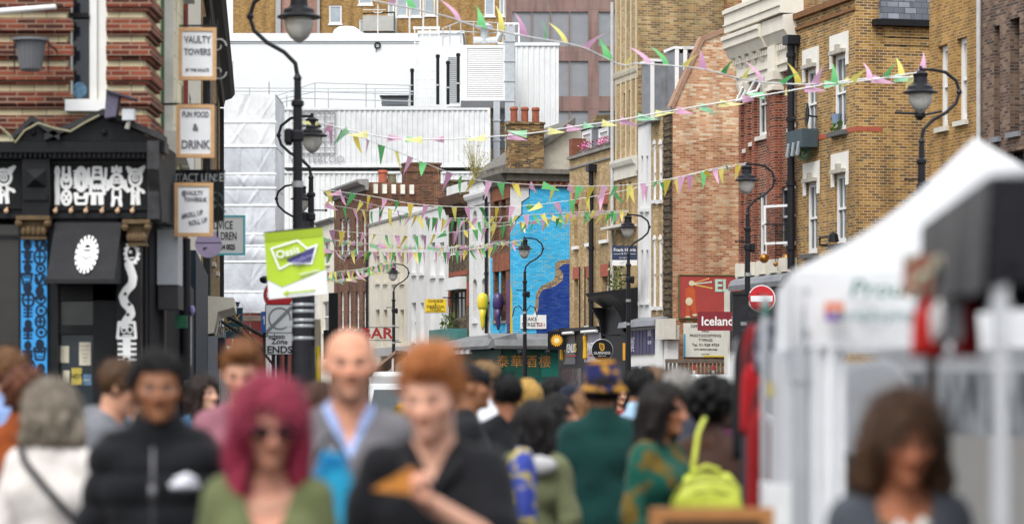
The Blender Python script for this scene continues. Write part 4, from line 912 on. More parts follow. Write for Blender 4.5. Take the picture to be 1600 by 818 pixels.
def container(px0, px1, py0, py1, Y, label, D=2.5, name='shipping_container'):
 x0, x1, z0, z1 = xat(px0, Y), xat(px1, Y), zat(py1, Y), zat(py0, Y)
 t = thing(name, label, 'container', (x0, Y, z0)); w_, h = x1 - x0, z1 - z0
 WC = mat((.68, .69, .69), .6, .0, .14, 1.2)
 b = MB(); corrug(b, .15, w_ - .15, .15, h - .12, .04); b.quad((.1, .1, .1), (.1, D, .1), (.1, D, h), (.1, .1, h)); b.quad((w_ - .1, .1, .1), (w_ - .1, D, .1), (w_ - .1, D, h), (w_ - .1, .1, h)); b.quad((.1, .09, h - .05), (w_ - .1, .09, h - .05), (w_ - .1, D, h - .05), (.1, D, h - .05)); b.quad((.1, D, .1), (w_ - .1, D, .1), (w_ - .1, D, h), (.1, D, h))
 b.build('panels', WC, t, recalc=False)
 b = MB()
 for x in (0, w_ - .15): b.box(x, x + .15, 0, .15, 0, h)
 b.box(.15, w_ - .15, 0, .12, 0, .15); b.box(.15, w_ - .15, 0, .12, h - .12, h); b.box(0, w_, D - .1, D, 0, h)
 b.build('frame', WC, t)
 return t, w_, h
def rails(name, label, pts, Y, posts, m=M_GALV, r=.028):
 t = thing(name, label, 'railing', P(pts[0][0][0], pts[0][0][1], Y)); o = t.location
 b = MB()
 for ln in pts: b.tube([P(x, y, Y) - o for x, y in ln], r, 6)
 b.build('rail', m, t)
 for (px, y0, y1) in posts: MB().bar(P(px, y0, Y) - o, P(px, y1, Y) - o, r * 1.2).build('post', m, t)
 return t

def background():
 WR = mat((.70, .715, .72), .75, 0, .07, .35)
 # big white rendered hall
 Y = 178; t = thing('white_hall', 'big plain white rendered building behind the railings', 'building', P(336, 52, Y) * 1); o = t.location.copy(); t.location.z = 0
 x1 = xat(700, Y) - o.x; z1 = o.z
 MB().box(0, x1, 0, 14, 0, z1 - .5).build('wall', WR, t); MB().box(-.1, x1, -.12, 14, z1 - .498, z1).build('parapet', WR, t); MB().box(-.1, x1, -.05, -.003, z1 - .62, z1 - .56).build('drip_mould', mat((.55, .56, .57), .7), t)
 b = MB(); xx = xat(540, Y) - o.x; b.lathe([(.85, 0), (.85, .25), (.75, .4), (.5, .55), (.0, .6)], (xx, 1.2, z1), 14); b.build('roof_vent', WR, t)
 b = MB(); xx = xat(590, Y) - o.x; zz = zat(71, Y); b.tube([(xx + .17 * math.cos(a), -.08, zz + .17 * math.sin(a)) for a in np.linspace(0, 2 * math.pi, 14)[:-1]], .05, 6, True); b.tube([(xx - .05, -.06, zz - .15), (xx - .1, -.05, zz - .4)], .02); b.build('cable_coil', M_BLACK, t)
 b = MB(); xx = xat(590, Y) - o.x; b.bar((xx, .3, z1), (xx, .3, zat(6, Y)), .035); b.bar((xx - .95, .3, zat(14, Y)), (xx + .5, .3, zat(14, Y)), .02)
 for k in range(4): xk = xx - .8 + k * .3; b.bar((xk, .1, zat(14, Y)), (xk, .5, zat(14, Y)), .012)
 b.tube([(xx - .3, .3, zat(16, Y)), (xx - .2, .3, zat(18.5, Y)), (xx + .2, .3, zat(18.5, Y)), (xx + .3, .3, zat(16, Y))], .02); b.build('aerial', mat((.7, .7, .7), .4, .3), t)
 # stacked containers
 c1, w1, h1 = container(436, 766, 168, 261, 156, 'upper white shipping container with a blocked window, between the railings and the brown brick roof', D=6)
 k = 156 / F
 b = MB(); gx0, gx1, gz0, gz1 = (455 - 436) * k, (524 - 436) * k, (261 - 240) * k, (261 - 173) * k
 b.box(gx0, gx1, -.06, -.002, gz1 - .05, gz1); b.box(gx1 - .05, gx1, -.06, -.002, gz0, gz1 - .05); b.box(gx0, gx1 - .05, -.06, -.002, gz0, gz0 + .06)
 for i in range(6): z = gz0 + (gz1 - gz0) * (i + 1) / 7; b.box(gx0, gx1 - .05, -.04, -.02, z - .02, z + .02)
 for i in range(3): x = gx0 + (gx1 - gx0) * (i + 1) / 4; b.box(x, x + .04, -.055, -.041, gz0 + .06, gz1 - .05)
 b.build('window_grid', mat((.25, .26, .27), .6), c1)
 text('WATERLOO', .38, mat((.30, .31, .33), .6), c1, ((gx0 + gx1) / 2 + .2, -.07, (261 - 249) * k), sx=1.0); text('DAY', .5, mat((.36, .37, .39), .6), c1, ((gx0 + gx1) / 2 + .4, -.075, (261 - 216) * k))
 c2, w2, h2 = container(436, 766, 267, 380, 156, 'lower white shipping container under the other one, mostly behind the brown brick roof', D=6)
 t = thing('steel_building', 'red steel framed building under the white shipping containers, beside the wrapped scaffold', 'building', (xat(424, 157), 157, 0))
 b = MB(); wd = xat(770, 157) - xat(424, 157); b.box(0, wd, 0, 6, 0, zat(382, 157)); b.build('wall', mat((.55, .55, .54), .8, 0, .2, 2), t)
 b = MB(); b.box(.1, .3, -.3, -.003, 0, zat(380, 157)); b.box(-.25, .05, -.2, .3, 0, zat(185, 157)); b.build('red_column', mat('#8a4038', .7, 0, .2, 3), t, each=1)
 # railings on the container roofs
 rails('roof_railing', 'galvanised railing along the container roof in front of the white hall', [[(430, 150), (492, 129), (645, 133)], [(430, 156), (492, 143), (645, 147)], [(430, 162), (470, 153), (645, 158)]], 154.5, [(492, 129, 167), (572, 131, 167), (640, 132, 167), (432, 150, 167), (448, 148, 167)])
 rails('roof_railing', 'long low grey railing behind the nearer railing, running left to the wrapped scaffold', [[(345, 137), (640, 138)], [(345, 142), (640, 143)]], 164, [(362, 130, 170), (390, 136, 170), (470, 135, 170), (513, 137, 170), (586, 137, 170)])
 t = thing('roof_unit', 'low dark roof unit at the right end of the container roof', 'roof unit', P(596, 163, 156.5)); b = MB(); b.box(0, 1.45, 0, 1, 0, .42); b.build('casing', mat((.09, .1, .11), .6), t); MB().box(-.1, 1.55, -.1, 1.1, .425, .5).build('lid', M_BLACK, t)
 # plant unit with louvres
 Y = 160; k = Y / F; t = thing('plant_unit', 'white roof plant unit with horizontal louvres beside the silver ducts', 'plant unit', P(720, 157, Y))
 w_, h = (789 - 720) * k, (157 - 70) * k
 b = MB(); b.box(0, w_, .1, 3, 0, h); b.box(0, .35, -.0, .097, 0, h); b.box(w_ - .1, w_, 0, .097, 0, h); b.box(.35, w_ - .1, 0, .097, h - .18, h); b.box(.35, w_ - .1, 0, .097, 0, .15); b.build('casing', WR, t)
 b = MB(); n = 26
 for i in range(n): z = .15 + (h - .33) * i / n; b.prism([(.098, z), (.02, z), (.06, z + .09)], .35, w_ - .1, 'x')
 b.build('louvre', mat((.72, .71, .71), .6, 0, .06), t)
 b = MB(); b.box(-.8, -.003, 1.0, 3.2, -.2, h - .2); b.build('side_casing', WR, t)
 b = MB()
 for i in range(22): z = .0 + (h - .5) * i / 22; b.box(-.75, -.1, .95, .997, z, z + .05)
 b.build('side_louvre', mat((.3, .31, .32), .6), t)
 MB().box(0, w_, -.02, .09, -.4, -.01).build('base_frame', mat((.12, .12, .13), .5), t)
 # pipes and ducts
 def duct(px0, px1, py0, py1, Y, label, m=M_GALV):
  kk = Y / F; t = thing('duct', label, 'duct', P(px0, py1, Y)); w_, h = (px1 - px0) * kk, (py1 - py0) * kk
  MB().box(0, w_, 0, w_, 0, h).build('casing', m, t)
  b = MB()
  for z in np.arange(.4, h, 1.1): b.box(-.05, w_ + .05, -.05, w_ + .05, z, z + .07)
  b.build('flange', m, t)
 duct(789, 804, 40, 262, 158, 'tall square silver duct rising right beside the louvred plant unit'); duct(771, 781, 158, 262, 157.5, 'thinner square silver duct left of the tall one, ending under the plant unit')
 for px, y0, y1, lab in ((684, 90, 163, 'black vent pipe nearest the white cage ladder'), (700, 100, 163, 'black vent pipe in the middle of the three by the plant unit'), (716, 88, 160, 'black vent pipe touching the louvred plant unit'), (644, 112, 165, 'black vent pipe at the right end of the roof railing')):
  t = thing('vent_pipe', lab, 'pipe', P(px, y1, 158.5)); h = (y1 - y0) * 158.5 / F; MB().lathe([(.09, 0), (.09, h), (.12, h), (.12, h + .15), (.03, h + .2)], (0, 0, 0), 10).build('pipe', M_BLACK, t); MB().lathe([(.12, h * .4), (.12, h * .4 + .08)], (0, 0, 0), 10).build('collar', mat((.4, .4, .4), .5), t)
 # white cage ladder
 t = thing('cage_ladder', 'white steel cage ladder against the end of the white hall', 'ladder', P(648, 165, 165)); k = 165 / F; b = MB()
 for px in (648, 660, 672, 686): b.bar(((px - 648) * k, 0, 0), ((px - 648) * k, 0, 124 * k), .035)
 for i in range(9): z = i * 14 * k; b.bar((0, 0, z), (38 * k, 0, z), .025)
 b.build('cage', M_WHITE, t); MB().box(-.1, 39 * k, .1, .2, 120 * k, 124 * k).build('top_landing', M_WHITE, t)
 b = MB(); t2 = thing('tower_block', 'white stair tower behind the cage ladder at the end of the white hall', 'building', (xat(655, 170), 170, 0)); MB().box(0, 2.6, 0, 6, 0, zat(52, 170)).build('wall', WR, t2); MB().box(-.1, 2.7, -.1, 6.1, zat(52, 170) + .002, zat(48, 170)).build('coping', WR, t2)
 rails('roof_railing', 'galvanised railing round the top of the plant unit, rising to the right', [[(690, 45), (720, 33), (788, 36)], [(692, 58), (722, 49), (790, 52)]], 161, [(692, 44, 72), (703, 40, 70), (720, 33, 68), (740, 34, 68), (760, 35, 68), (786, 36, 68)])
 t = thing('roof_fan', 'silver mushroom roof fan on top of the plant unit', 'fan', P(757, 68, 161)); MB().lathe([(.22, 0), (.22, .8), (.5, .9), (.5, 1.0), (.2, 1.15)], (0, 0, 0), 14).build('fan', M_GALV, t); b = MB(); b.tube([(-.6, 0, .2), (.7, 0, .2), (.9, 0, .6)], .2, 10); b.build('silver_pipe', mat((.6, .61, .62), .35, .4), t)
 t = thing('white_cage', 'white railed cage on top of the corrugated block by the silver duct', 'cage', P(778, 68, 164)); b = MB(); k = 164 / F
 for px in (0, 8, 16, 25, 33): b.bar((px * k, 0, 0), (px * k, 0, 31 * k), .05)
 for z in (0, 15, 31): b.bar((0, 0, z * k), (33 * k, 0, z * k), .06)
 b.build('bars', M_WHITE, t)
 # corrugated white block
 Y = 163; t = thing('corrugated_block', 'white corrugated block with a plain face right of the silver ducts', 'building', (xat(805, Y), Y, 0)); b = MB(); w_ = xat(873, Y) - xat(805, Y); h = zat(66, Y)
 corrug(b, 0, w_, 0, h - .2, 0, .3, .05); b.quad((0, .05, 0), (0, 5, 0), (0, 5, h - .2), (0, .05, h - .2)); b.quad((w_, .05, 0), (w_, .05, h - .2), (w_, 5, h - .2), (w_, 5, 0)); b.quad((0, 0, h - .2), (w_, 0, h - .2), (w_, 5, h - .2), (0, 5, h - .2)); b.build('panels', mat((.70, .71, .71), .6, 0, .07, 1), t, recalc=False)
 MB().box(-.05, w_ + .05, -.06, 5, h - .197, h).build('top_trim', WR, t)
 t = thing('brick_stack', 'tan brick service wall with dark windows between the two silver ducts', 'building', (xat(766, 162), 162, 0)); MB().box(0, xat(800, 162) - xat(766, 162), 0, 2, 0, zat(160, 162)).build('wall', B_TAN, t)
 b = MB();
 for i in range(3): b.box(.1, 1.3, -.04, -.003, zat(190 + i * 42, 162), zat(170 + i * 42, 162))
 b.build('dark_panel', GREYGL, t, each=1)
 # office tower
 Y = 270; k = Y / F; x0, x1 = xat(790, Y), xat(1000, Y); t = thing('office_tower', 'brownish pink office tower with grey window bands behind the white blocks', 'building', (x0, Y, 0)); W_ = x1 - x0
 px_ = lambda p: (p - 790) * k
 hs_ = []
 for (y0, y1) in ((18, 72), (95, 150), (173, 230), (-60, -5)):
  for (a, c) in ((800, 830), (831.5, 859), (860.5, 889), (890.5, 919), (935, 962)): hs_.append((px_(a), px_(c), zat(y1, Y), zat(y0, Y)))
 b = MB(); holed(b, 0, W_, 0, zat(-110, Y), hs_, 0, .3); b.quad((0, 0, 0), (0, 20, 0), (0, 20, zat(-110, Y)), (0, 0, zat(-110, Y))); b.quad((W_, 0, 0), (W_, 0, zat(-110, Y)), (W_, 20, zat(-110, Y)), (W_, 20, 0)); b.quad((0, 20, 0), (W_, 20, 0), (W_, 20, zat(-110, Y)), (0, 20, zat(-110, Y))); b.quad((0, 0, zat(-110, Y)), (W_, 0, zat(-110, Y)), (W_, 20, zat(-110, Y)), (0, 20, zat(-110, Y)))
 b.build('wall', brick(['#8a6f69', '#86706a', '#8d756e'], '#7b655f', 1.9, 1.35, .03, dirt=.08, bump=.1), t, recalc=False)
 for h in hs_:
  b = MB(); b.box(h[0], h[1], .2, .24, h[2], h[3]); w_ = b.build('window', mat((.24, .25, .27), .3, 0, .10, 1.5), t)
  MB().box(h[0], h[0] + .09, .15, .197, h[2], h[3]).build('mullion', mat((.4, .39, .36), .5), w_)
 # flats
 Y = 230; k = Y / F; x0 = xat(362, Y)
 def flats(pa, pb, name, label, wallm, wins, balcony=None, top=-70):
  t = thing(name, label, 'building', (xat(pa, Y), Y, 0)); q = lambda p: (p - pa) * k
  hs_ = [(q(a), q(c), zat(y1, Y), zat(y0, Y)) for a, y0, c, y1 in wins]
  b = MB(); W_ = q(pb); holed(b, 0, W_, 0, zat(top, Y), hs_, 0, .2); b.box(.0, W_, .3, 12, 0, zat(top, Y)); b.build('wall', wallm, t, recalc=False)
  for h in hs_: sash(t, *h, M_WHITE, y=.05, fr=.12, rail=False, bars=0, glass=mat((.35, .40, .44), .2, 0, .2, 1), sill=M_WHITE)
  return t, q
 BF = brick(['#a27b42', '#94703c', '#b0884e', '#86643a'], '#9c8866', dirt=.15); BP = brick(['#a5796a', '#9a6f62', '#b08676'], '#a58e82', dirt=.15)
 flats(364, 435, 'flats', 'ochre brick block of flats seen behind the left lamp neck', BF, [])
 t, q = flats(436, 497, 'flats', 'pink brick stair bay between the two ochre blocks of flats', BP, [], top=-68)
 b = MB(); b.box(-.25, .15, -.3, -.003, 0, zat(-66, Y)); b.box(q(496), q(500), -.3, -.003, 0, zat(-66, Y)); b.build('drain_pipe', mat((.35, .35, .35), .6), t, each=1)
 t, q = flats(500.5, 789, 'flats', 'ochre brick block of flats with white windows behind the white hall', BF, [(514, 8, 534, 37), (560, -22, 582, 7), (561, 30, 572, 52), (606, 5, 616, 26), (620, -8, 637, 26), (641, -8, 658, 26), (663, -8, 680, 24), (757, -10, 773, 25), (780, -10, 788.5, 25)])
 b = MB(); b.box(q(568), q(618), -1.2, -.01, zat(51, Y), zat(27, Y)); b.build('balcony', mat((.42, .41, .38), .8, 0, .15, 1.5), t)
 b = MB()
 for px in (617.5, 638.5, 660, 682): b.box(q(px), q(px) + .15, -.1, -.003, zat(60, Y), zat(-66, Y))
 b.build('white_pier', mat((.65, .64, .6), .7), t, each=1)
 b = MB(); b.bar((q(568), -1.15, zat(24, Y)), (q(617), -1.15, zat(22, Y)), .06); b.bar((q(617), -1.15, zat(22, Y)), (q(617), -1.15, zat(50, Y)), .07); b.build('balcony_rail', M_IRON, t)

 # wrapped scaffold
 Y = 122; k = Y / F; t = thing('wrapped_scaffold', 'tall scaffold wrapped in creased white plastic sheeting', 'scaffold', (xat(346, Y), Y, 0)); q = lambda p: (p - 346) * k
 r = np.random.RandomState(4); nx, nz = 60, 150; x1 = q(430); z0, z1 = zat(488, Y), zat(147, Y)
 X = np.linspace(0, x1, nx); Z = np.linspace(z0, z1, nz); XX, ZZ = np.meshgrid(X, Z)
 lifts = [zat(p, Y) for p in (488, 455, 408, 383, 365, 320, 293, 271, 228, 190, 147)]
 D_ = np.zeros_like(XX)
 for a, c in zip(lifts[:-1], lifts[1:]):
  s_ = np.clip((ZZ - a) / (c - a), 0, 1); inside = (ZZ >= a) & (ZZ <= c)
  bulge = r.uniform(.0, .07); cx = r.uniform(.3, .7) * x1
  D_ += np.where(inside, np.sin(s_ * math.pi) * bulge * (1 - .5 * np.abs(XX - cx) / x1), 0)
  for _ in range(15):
   px_, sl_, am, wd = r.uniform(0, x1), r.uniform(-.9, .9), r.uniform(-.03, .03), r.uniform(.025, .09)
   D_ += np.where(inside, am * np.exp(-((XX - px_ - sl_ * (ZZ - a)) / wd) ** 2) * np.sin(s_ * math.pi) ** .5, 0)
 v = [(float(a), float(-d), float(c)) for a, d, c in zip(XX.ravel(), D_.ravel(), ZZ.ravel())]; fs = [(j * nx + i, j * nx + i + 1, (j + 1) * nx + i + 1, (j + 1) * nx + i) for j in range(nz - 1) for i in range(nx - 1)]
 PL = mat((.56, .58, .62), .38, 0, .3, .7, .4, 7)
 b = MB(); b.add(v, fs); b.quad((x1, 0, z0), (x1, 5, z0), (x1, 5, z1), (x1, 0, z1)); sh = b.build('sheeting', [PL, mat((.52, .54, .58), .42, 0, .3, .6, .6, 5), mat((.68, .69, .70), .4, 0, .2, .8, .5, 5)], t, smooth=True, recalc=False)
 for p in sh.data.polygons:
  i = sum(p.center.z > z for z in lifts[1:]); p.material_index = (0, 1, 0, 1, 0, 1, 0, 1, 2, 2, 2)[i]
 b = MB()
 for z in lifts[1:-1]: b.box(-.02, x1 + .05, -.035, .0, z - .04, z + .04)
 b.build('tape_seam', mat((.78, .79, .8), .5), t, each=1)
 b = MB()
 for px, top in ((363, 95), (420, 127), (345.5, 380)): b.bar((q(px), .12, 0), (q(px), .12, zat(top, Y)), .03, 8)
 for z in lifts[::2]: b.bar((0, .15, z), (x1, .15, z), .03); b.bar((x1, .15, z), (x1, 4, z), .03)
 for px in (350, 390, 428): b.bar((q(px), .3, 0), (q(px), .3, z1), .03, 8)
 b.build('scaffold_tube', mat((.42, .43, .44), .4, .4, .15), t)
 b = MB(); b.box(-.3, x1 + .3, -.3, .5, z0 - .35, z0 - .12); b.build('board', mat((.12, .09, .07), .8, 0, .3), t)
 t2 = thing('shop_building', 'low red fronted shop under the wrapped scaffold', 'building', (xat(340, 124), 124, 0)); MB().box(0, xat(440, 124) - xat(340, 124), .6, 8, 0, zat(488, 124)).build('wall', mat('#7d2f2a', .7, 0, .2, 1.5), t2)
 b = MB(); b.box(2.0, 2.6, .5, .597, .3, 3.6); b.box(.3, .8, .5, .597, .3, 3.6); b.build('window', M_WHITE, t2)
 t3 = thing('old_building', 'pale building wrapped inside the scaffold sheeting', 'building', (xat(348, 125), 124.6, zat(487, 124))); MB().box(0, 2.2, .8, 6, 0, zat(150, 124) - zat(487, 124)).build('wall', M_CREAM, t3)
background()

# ---------------------------------------------------------------- left side: striped corner pub and the terrace behind it
def doodle_creature(b, mf, kind, cx, z0, h, w_):
 """white painted creature standing in a box cx +- w/2, z0..z0+h"""
 X = lambda u: cx + (u - .5) * w_; Z = lambda v: z0 + v * h; S_ = lambda pts, wd, cl=False: b.stroke([(X(u), Z(v)) for u, v in pts], wd * h * 1.35, mf, cl)
 def ring(u, v, ru, rv, wd, n=14): S_([(u + ru * math.cos(a), v + rv * math.sin(a)) for a in np.linspace(0, 2 * math.pi, n + 1)[:-1]], wd, True)
 dot = lambda u, v, ru, rv: b.disc((X(u), Z(v)), ru * w_, rv * h, mf, 10)
 if kind == 0:      # tall thin snake on a stem
  ring(.5, .85, .3, .11, .05); dot(.4, .87, .08, .03); S_([(.5, .74), (.45, .5), (.55, .25), (.5, .02)], .09);
  for v in (.15, .35, .55): S_([(.3, v), (.7, v)], .04)
 elif kind == 1:    # long eared thing over a crossed wheel
  S_([(.3, .98), (.25, .75), (.5, .6), (.75, .75), (.7, .98)], .055); ring(.5, .6, .36, .17, .055); dot(.36, .63, .09, .045); dot(.64, .63, .09, .045); ring(.5, .2, .34, .17, .055); S_([(.3, .1), (.7, .3)], .045); S_([(.3, .3), (.7, .1)], .045); S_([(.4, .5), (.6, .5)], .04)
 elif kind == 2:    # striped oval with spikes on a pedestal
  ring(.5, .66, .34, .29, .06); ring(.5, .66, .15, .22, .04); dot(.5, .68, .06, .1)
  for v in np.linspace(.46, .86, 6): S_([(.02, v), (.17, v)], .035); S_([(.83, v), (.98, v)], .035)
  S_([(.1, .3), (.2, .05), (.8, .05), (.9, .3), (.75, .3), (.7, .2), (.3, .2), (.25, .3)], .05, True)
 elif kind == 3:    # square head, teeth and raised arms
  S_([(.3, .95), (.7, .95), (.75, .7), (.25, .7)], .055, True); dot(.42, .83, .07, .045); dot(.58, .83, .07, .045)
  S_([(.2, .68), (.1, .3), (.9, .3), (.8, .68)], .06, True); S_([(.1, .5), (.02, .75), (.0, .95)], .05); S_([(.9, .5), (.98, .75), (1., .95)], .05)
  S_([(.15, .42), (.25, .52), (.35, .42), (.45, .52), (.55, .42), (.65, .52), (.75, .42), (.85, .52)], .05); S_([(.3, .28), (.28, .02)], .1); S_([(.7, .28), (.72, .02)], .1)
 elif kind == 4:    # crowned round face with long arms
  ring(.5, .6, .3, .18, .06); ring(.4, .62, .1, .06, .03); ring(.6, .62, .1, .06, .03); dot(.4, .62, .04, .025); dot(.6, .62, .04, .025)
  S_([(.3, .82), (.3, .95), (.4, .84), (.5, .98), (.6, .84), (.7, .95), (.7, .82)], .05); S_([(.22, .5), (.02, .4), (.08, .65)], .06); S_([(.78, .5), (.98, .4), (.92, .65)], .06)
  S_([(.32, .4), (.3, .2), (.7, .2), (.68, .4)], .05); S_([(.36, .2), (.3, .02), (.22, .02)], .07); S_([(.64, .2), (.7, .02), (.78, .02)], .07)
 else:              # bear eared creature
  ring(.5, .7, .32, .2, .055); S_([(.2, .82), (.08, .95), (.3, .9)], .06); S_([(.8, .82), (.96, .97), (.7, .9)], .06); S_([(.3, .77), (.5, .82), (.7, .77)], .04); ring(.5, .68, .14, .07, .03); dot(.5, .68, .05, .035)
  S_([(.35, .48), (.35, .25), (.65, .25), (.65, .48)], .06); S_([(.35, .42), (.08, .36), (.05, .46)], .06); S_([(.65, .42), (.92, .36), (.95, .3)], .06); S_([(.38, .25), (.36, .02)], .08); S_([(.62, .25), (.66, .02)], .08); S_([(.42, .38), (.58, .3)], .03)

def pub():
 Y = 34.0; k = Y / F; X0 = xat(-60, Y)
 t = thing('corner_pub', 'corner pub with striped red brick upper wall above a black shopfront painted with white creatures', 'pub', (X0, Y, 0))
 C = lambda px, py: ((px + 60) * k, zat(py, Y)); cx = lambda px: (px + 60) * k; cz = lambda py: zat(py, Y)
 W_ = cx(226)
 BR = brick(['#74382a', '#81412f', '#652f23', '#8c4d39', '#4d2b23'], '#957b69', h_=.062, dirt=.25, bump=.8)
 WB = brick(['#e0d5ae', '#e6dcb8', '#d6caa0'], '#a89f88', .29, .30, .008, dirt=.12, bump=.3)
 # backing wall with window opening
 wx0, wx1, wz0 = cx(104), cx(167), cz(156); top = 8.6
 b = MB(); holed(b, 0, W_, cz(262), top, [(wx0, wx1, wz0, top + .1)], 0, .3); b.quad((W_, 0, cz(262)), (W_, 4, cz(262)), (W_, 4, top), (W_, 0, top)); b.quad((0, 4, 0), (0, 0, 0), (0, 0, top), (0, 4, top)); b.quad((0, 4, 0), (W_, 4, 0), (W_, 4, top), (0, 4, top)); b.quad((0, 0, top), (W_, 0, top), (W_, 4, top), (0, 4, top))
 b.build('wall', WB, t, recalc=False)
 b = MB(); py = 28 - 38 * 8
 while py < 215:
  za, zb = cz(py + 28), cz(py); m = (zb - za) / 2; cen = (za + zb) / 2
  for (xa, xb) in ((0, wx0), (wx1, W_)):
   if cen < wz0 and xa == 0: xb = W_
   elif cen < wz0: continue
   for (zz0, zz1, o) in ((za, za + .05, .05), (za + .05, zb - .05, .09), (zb - .05, zb, .05)):
    b.box(xa, xb + (o if xb != W_ else o), -o, -.002, zz0, zz1)
    if xb == W_: b.box(W_ + .002, W_ + o, -.002, 1.1, zz0, zz1)
  py += 38
 b.build('brick_band', BR, t)
 # window
 f = sash(t, wx0 + .02, cx(140), wz0, top, M_WHITE, y=.16, fr=.025, rail=False, glass=glassmat((.015, .02, .03), .1), sill=None)
 b = MB(); b.box(cx(140), wx1 - .002, .10, .29, wz0, top); b.box(wx0, wx1, -.12, .29, wz0 - .14, wz0 - .002); b.box(cx(146), cx(150), .06, .098, wz0, top); b.build('window_reveal', M_WHITE, t)
 b = MB(); b.box(wx0 + .03, wx0 + .25, .1, .155, cz(25), cz(18)); b.build('window_arm', M_BLACK, t)
 MB().disc((cx(120), cz(138)), .09, .1, lambda x, z: (x, .2, z)).build('window_sticker', mat('#5f88a8', .5, 0, .7, 22), t)
 # black timber front
 BK = mat((.012, .0125, .014), .38, 0, .2, 6, .1, 12)
 zf0, zf1 = cz(335), cz(252)
 b = MB(); b.box(0, W_ + .1, -.25, -.12, zf0, zf1); b.box(0, W_ + .25, -.42, -.1, zf1, zf1 + .07); b.box(0, W_ + .3, -.5, -.1, zf1 + .07, cz(226)); b.box(0, W_ + .12, -.3, -.12, zf0 - .06, zf0 - .002); b.build('fascia', BK, t)
 b = MB()
 for i in range(42): x = cx(-58) + i * .058; b.box(x, x + .03, -.47, -.423, zf1 + .012, zf1 + .068)
 b.build('dentil_course', BK, t)
 GB = mat((.04, .04, .042), .6, 0, .5, 8)
 def ped(pa, pm, pb, pyb, pyt):
  b = MB(); z0 = cz(pyb); b.prism([(cx(pa), z0), (cx(pb), z0), (cx(pm), cz(pyt))], -.46, -.1, 'y'); q = b.build('pediment', BK, t)
  b = MB(); w2 = .075
  for a, c in ((pa, pm), (pb, pm)):
   ax_, az = cx(a) + (-.08 if a == pa else .08), z0; bx, bz = cx(c), cz(pyt)
   b.prism([(ax_, az), (bx, bz), (bx, bz + w2), (ax_, az + w2)], -.56, -.08, 'y')
  b.build('pediment_moulding', GB, q); MB().ball((cx(pm), -.47, cz(pyb) + .1), .04, 8).build('boss', BK, q)
 ped(92, 172, 252, 225, 186); ped(42, 62, 94, 225, 196)
 b = MB(); b.box(cx(44), cx(86), -.42, -.251, cz(345), cz(232)); b.box(cx(42), cx(88), -.46, -.421, cz(245), cz(238)); b.box(cx(46), cx(84), -.45, -.421, cz(316), cz(308)); ax_ = (cx(50), cx(82), cz(296), cz(268)); m_ = ((ax_[0] + ax_[1]) / 2, -.52, ax_[3] - .12)
 p4 = [(ax_[0], -.421, ax_[2]), (ax_[1], -.421, ax_[2]), (ax_[1], -.421, ax_[3]), (ax_[0], -.421, ax_[3])]; b.add(p4 + [m_], [(0, 1, 4), (1, 2, 4), (2, 3, 4), (3, 0, 4)]); b.build('pilaster_block', BK, t)
 b = MB(); b.box(cx(238), cx(256), -.45, 1.2, cz(345), cz(226)); b.prism([(-.46, cz(300)), (-.62, cz(270)), (-.6, cz(226)), (-.1, cz(226)), (-.1, cz(345)), (-.3, cz(350))], cx(240), cx(258), 'x'); b.build('end_console', GB, t)
 # painted panels
 WPT = mat((.80, .80, .79), .6, 0, .04)
 mf = lambda x, z: (x, -.262, z)
 for (pa, pb, ya, yb, figs) in ((88, 234, 258, 326, [(0, 95, 8), (1, 109, 21), (2, 132, 25), (3, 157, 27), (4, 187, 31), (5, 216, 29)]), (-40, 40, 258, 324, [(3, -20, 26), (5, 12, 36)])):
  b = MB(); b.box(cx(pa), cx(pb), -.2599, -.251, cz(yb), cz(ya)); p = b.build('sign_panel', mat((.008, .008, .009), .5), t)
  b = MB()
  for kd, px, wd in figs: doodle_creature(b, mf, kd, cx(px), cz(yb - 3), (yb - ya - 6) * k, wd * k)
  b.build('painted_creatures', WPT, p, recalc=False)
  b = MB()
  for e in ((cx(pa) - .03, cx(pb) + .03, cz(ya), cz(ya) + .03), (cx(pa) - .03, cx(pb) + .03, cz(yb) - .03, cz(yb))): b.box(e[0], e[1], -.29, -.251, e[2], e[3])
  b.build('panel_frame', BK, p)
 for px in (18, 57, 94, 118, 141, 166, 190, 213):
  q = MB(); q.ball((cx(px), -.36, cz(332)), .03, 8); q.bar((cx(px), -.36, cz(332) + .02), (cx(px), -.25, cz(332) + .05), .015); q.build('bulb', mat('#c9a583', .3, 0, .05), t)
 # capitals, pilasters
 GO = mat('#5e4a2e', .7, .1, .35, 14, .4, 20)
 for (pa, pb, ya, yb) in ((36, 88, 340, 376), (200, 242, 346, 386)):
  b = MB(); x0, x1, z0, z1 = cx(pa), cx(pb), cz(yb), cz(ya); b.box(x0, x1, -.5, -.2, z1 - .05, z1); b.box(x0 + .05, x1 - .05, -.42, -.2, z0, z0 + .035)
  b.prism([(x0 + .07, z0 + .04), (x1 - .07, z0 + .04), (x1 - .02, z1 - .055), (x0 + .02, z1 - .055)], -.42, -.2, 'y')
  for i in range(5):
   u = (i + .5) / 5; b.ball((x0 + .05 + (x1 - x0 - .1) * u, -.44, z0 + .10), .035, 8, (1, .6, 1.6))
  b.ball((x0 + .03, -.46, z1 - .09), .05, 8); b.ball((x1 - .03, -.46, z1 - .09), .05, 8); b.build('capital', GO, t)
 BL = mat('#2b8fd2', .5, 0, .08, 3)
 b = MB(); b.box(cx(41), cx(81), -.36, -.2, .12, cz(376)); p = b.build('blue_pilaster', BL, t)
 b = MB(); r = random.Random(11); mb_ = lambda x, z: (x, -.3635, z); INK = mat((.01, .02, .04), .6)
 zc = cz(380);
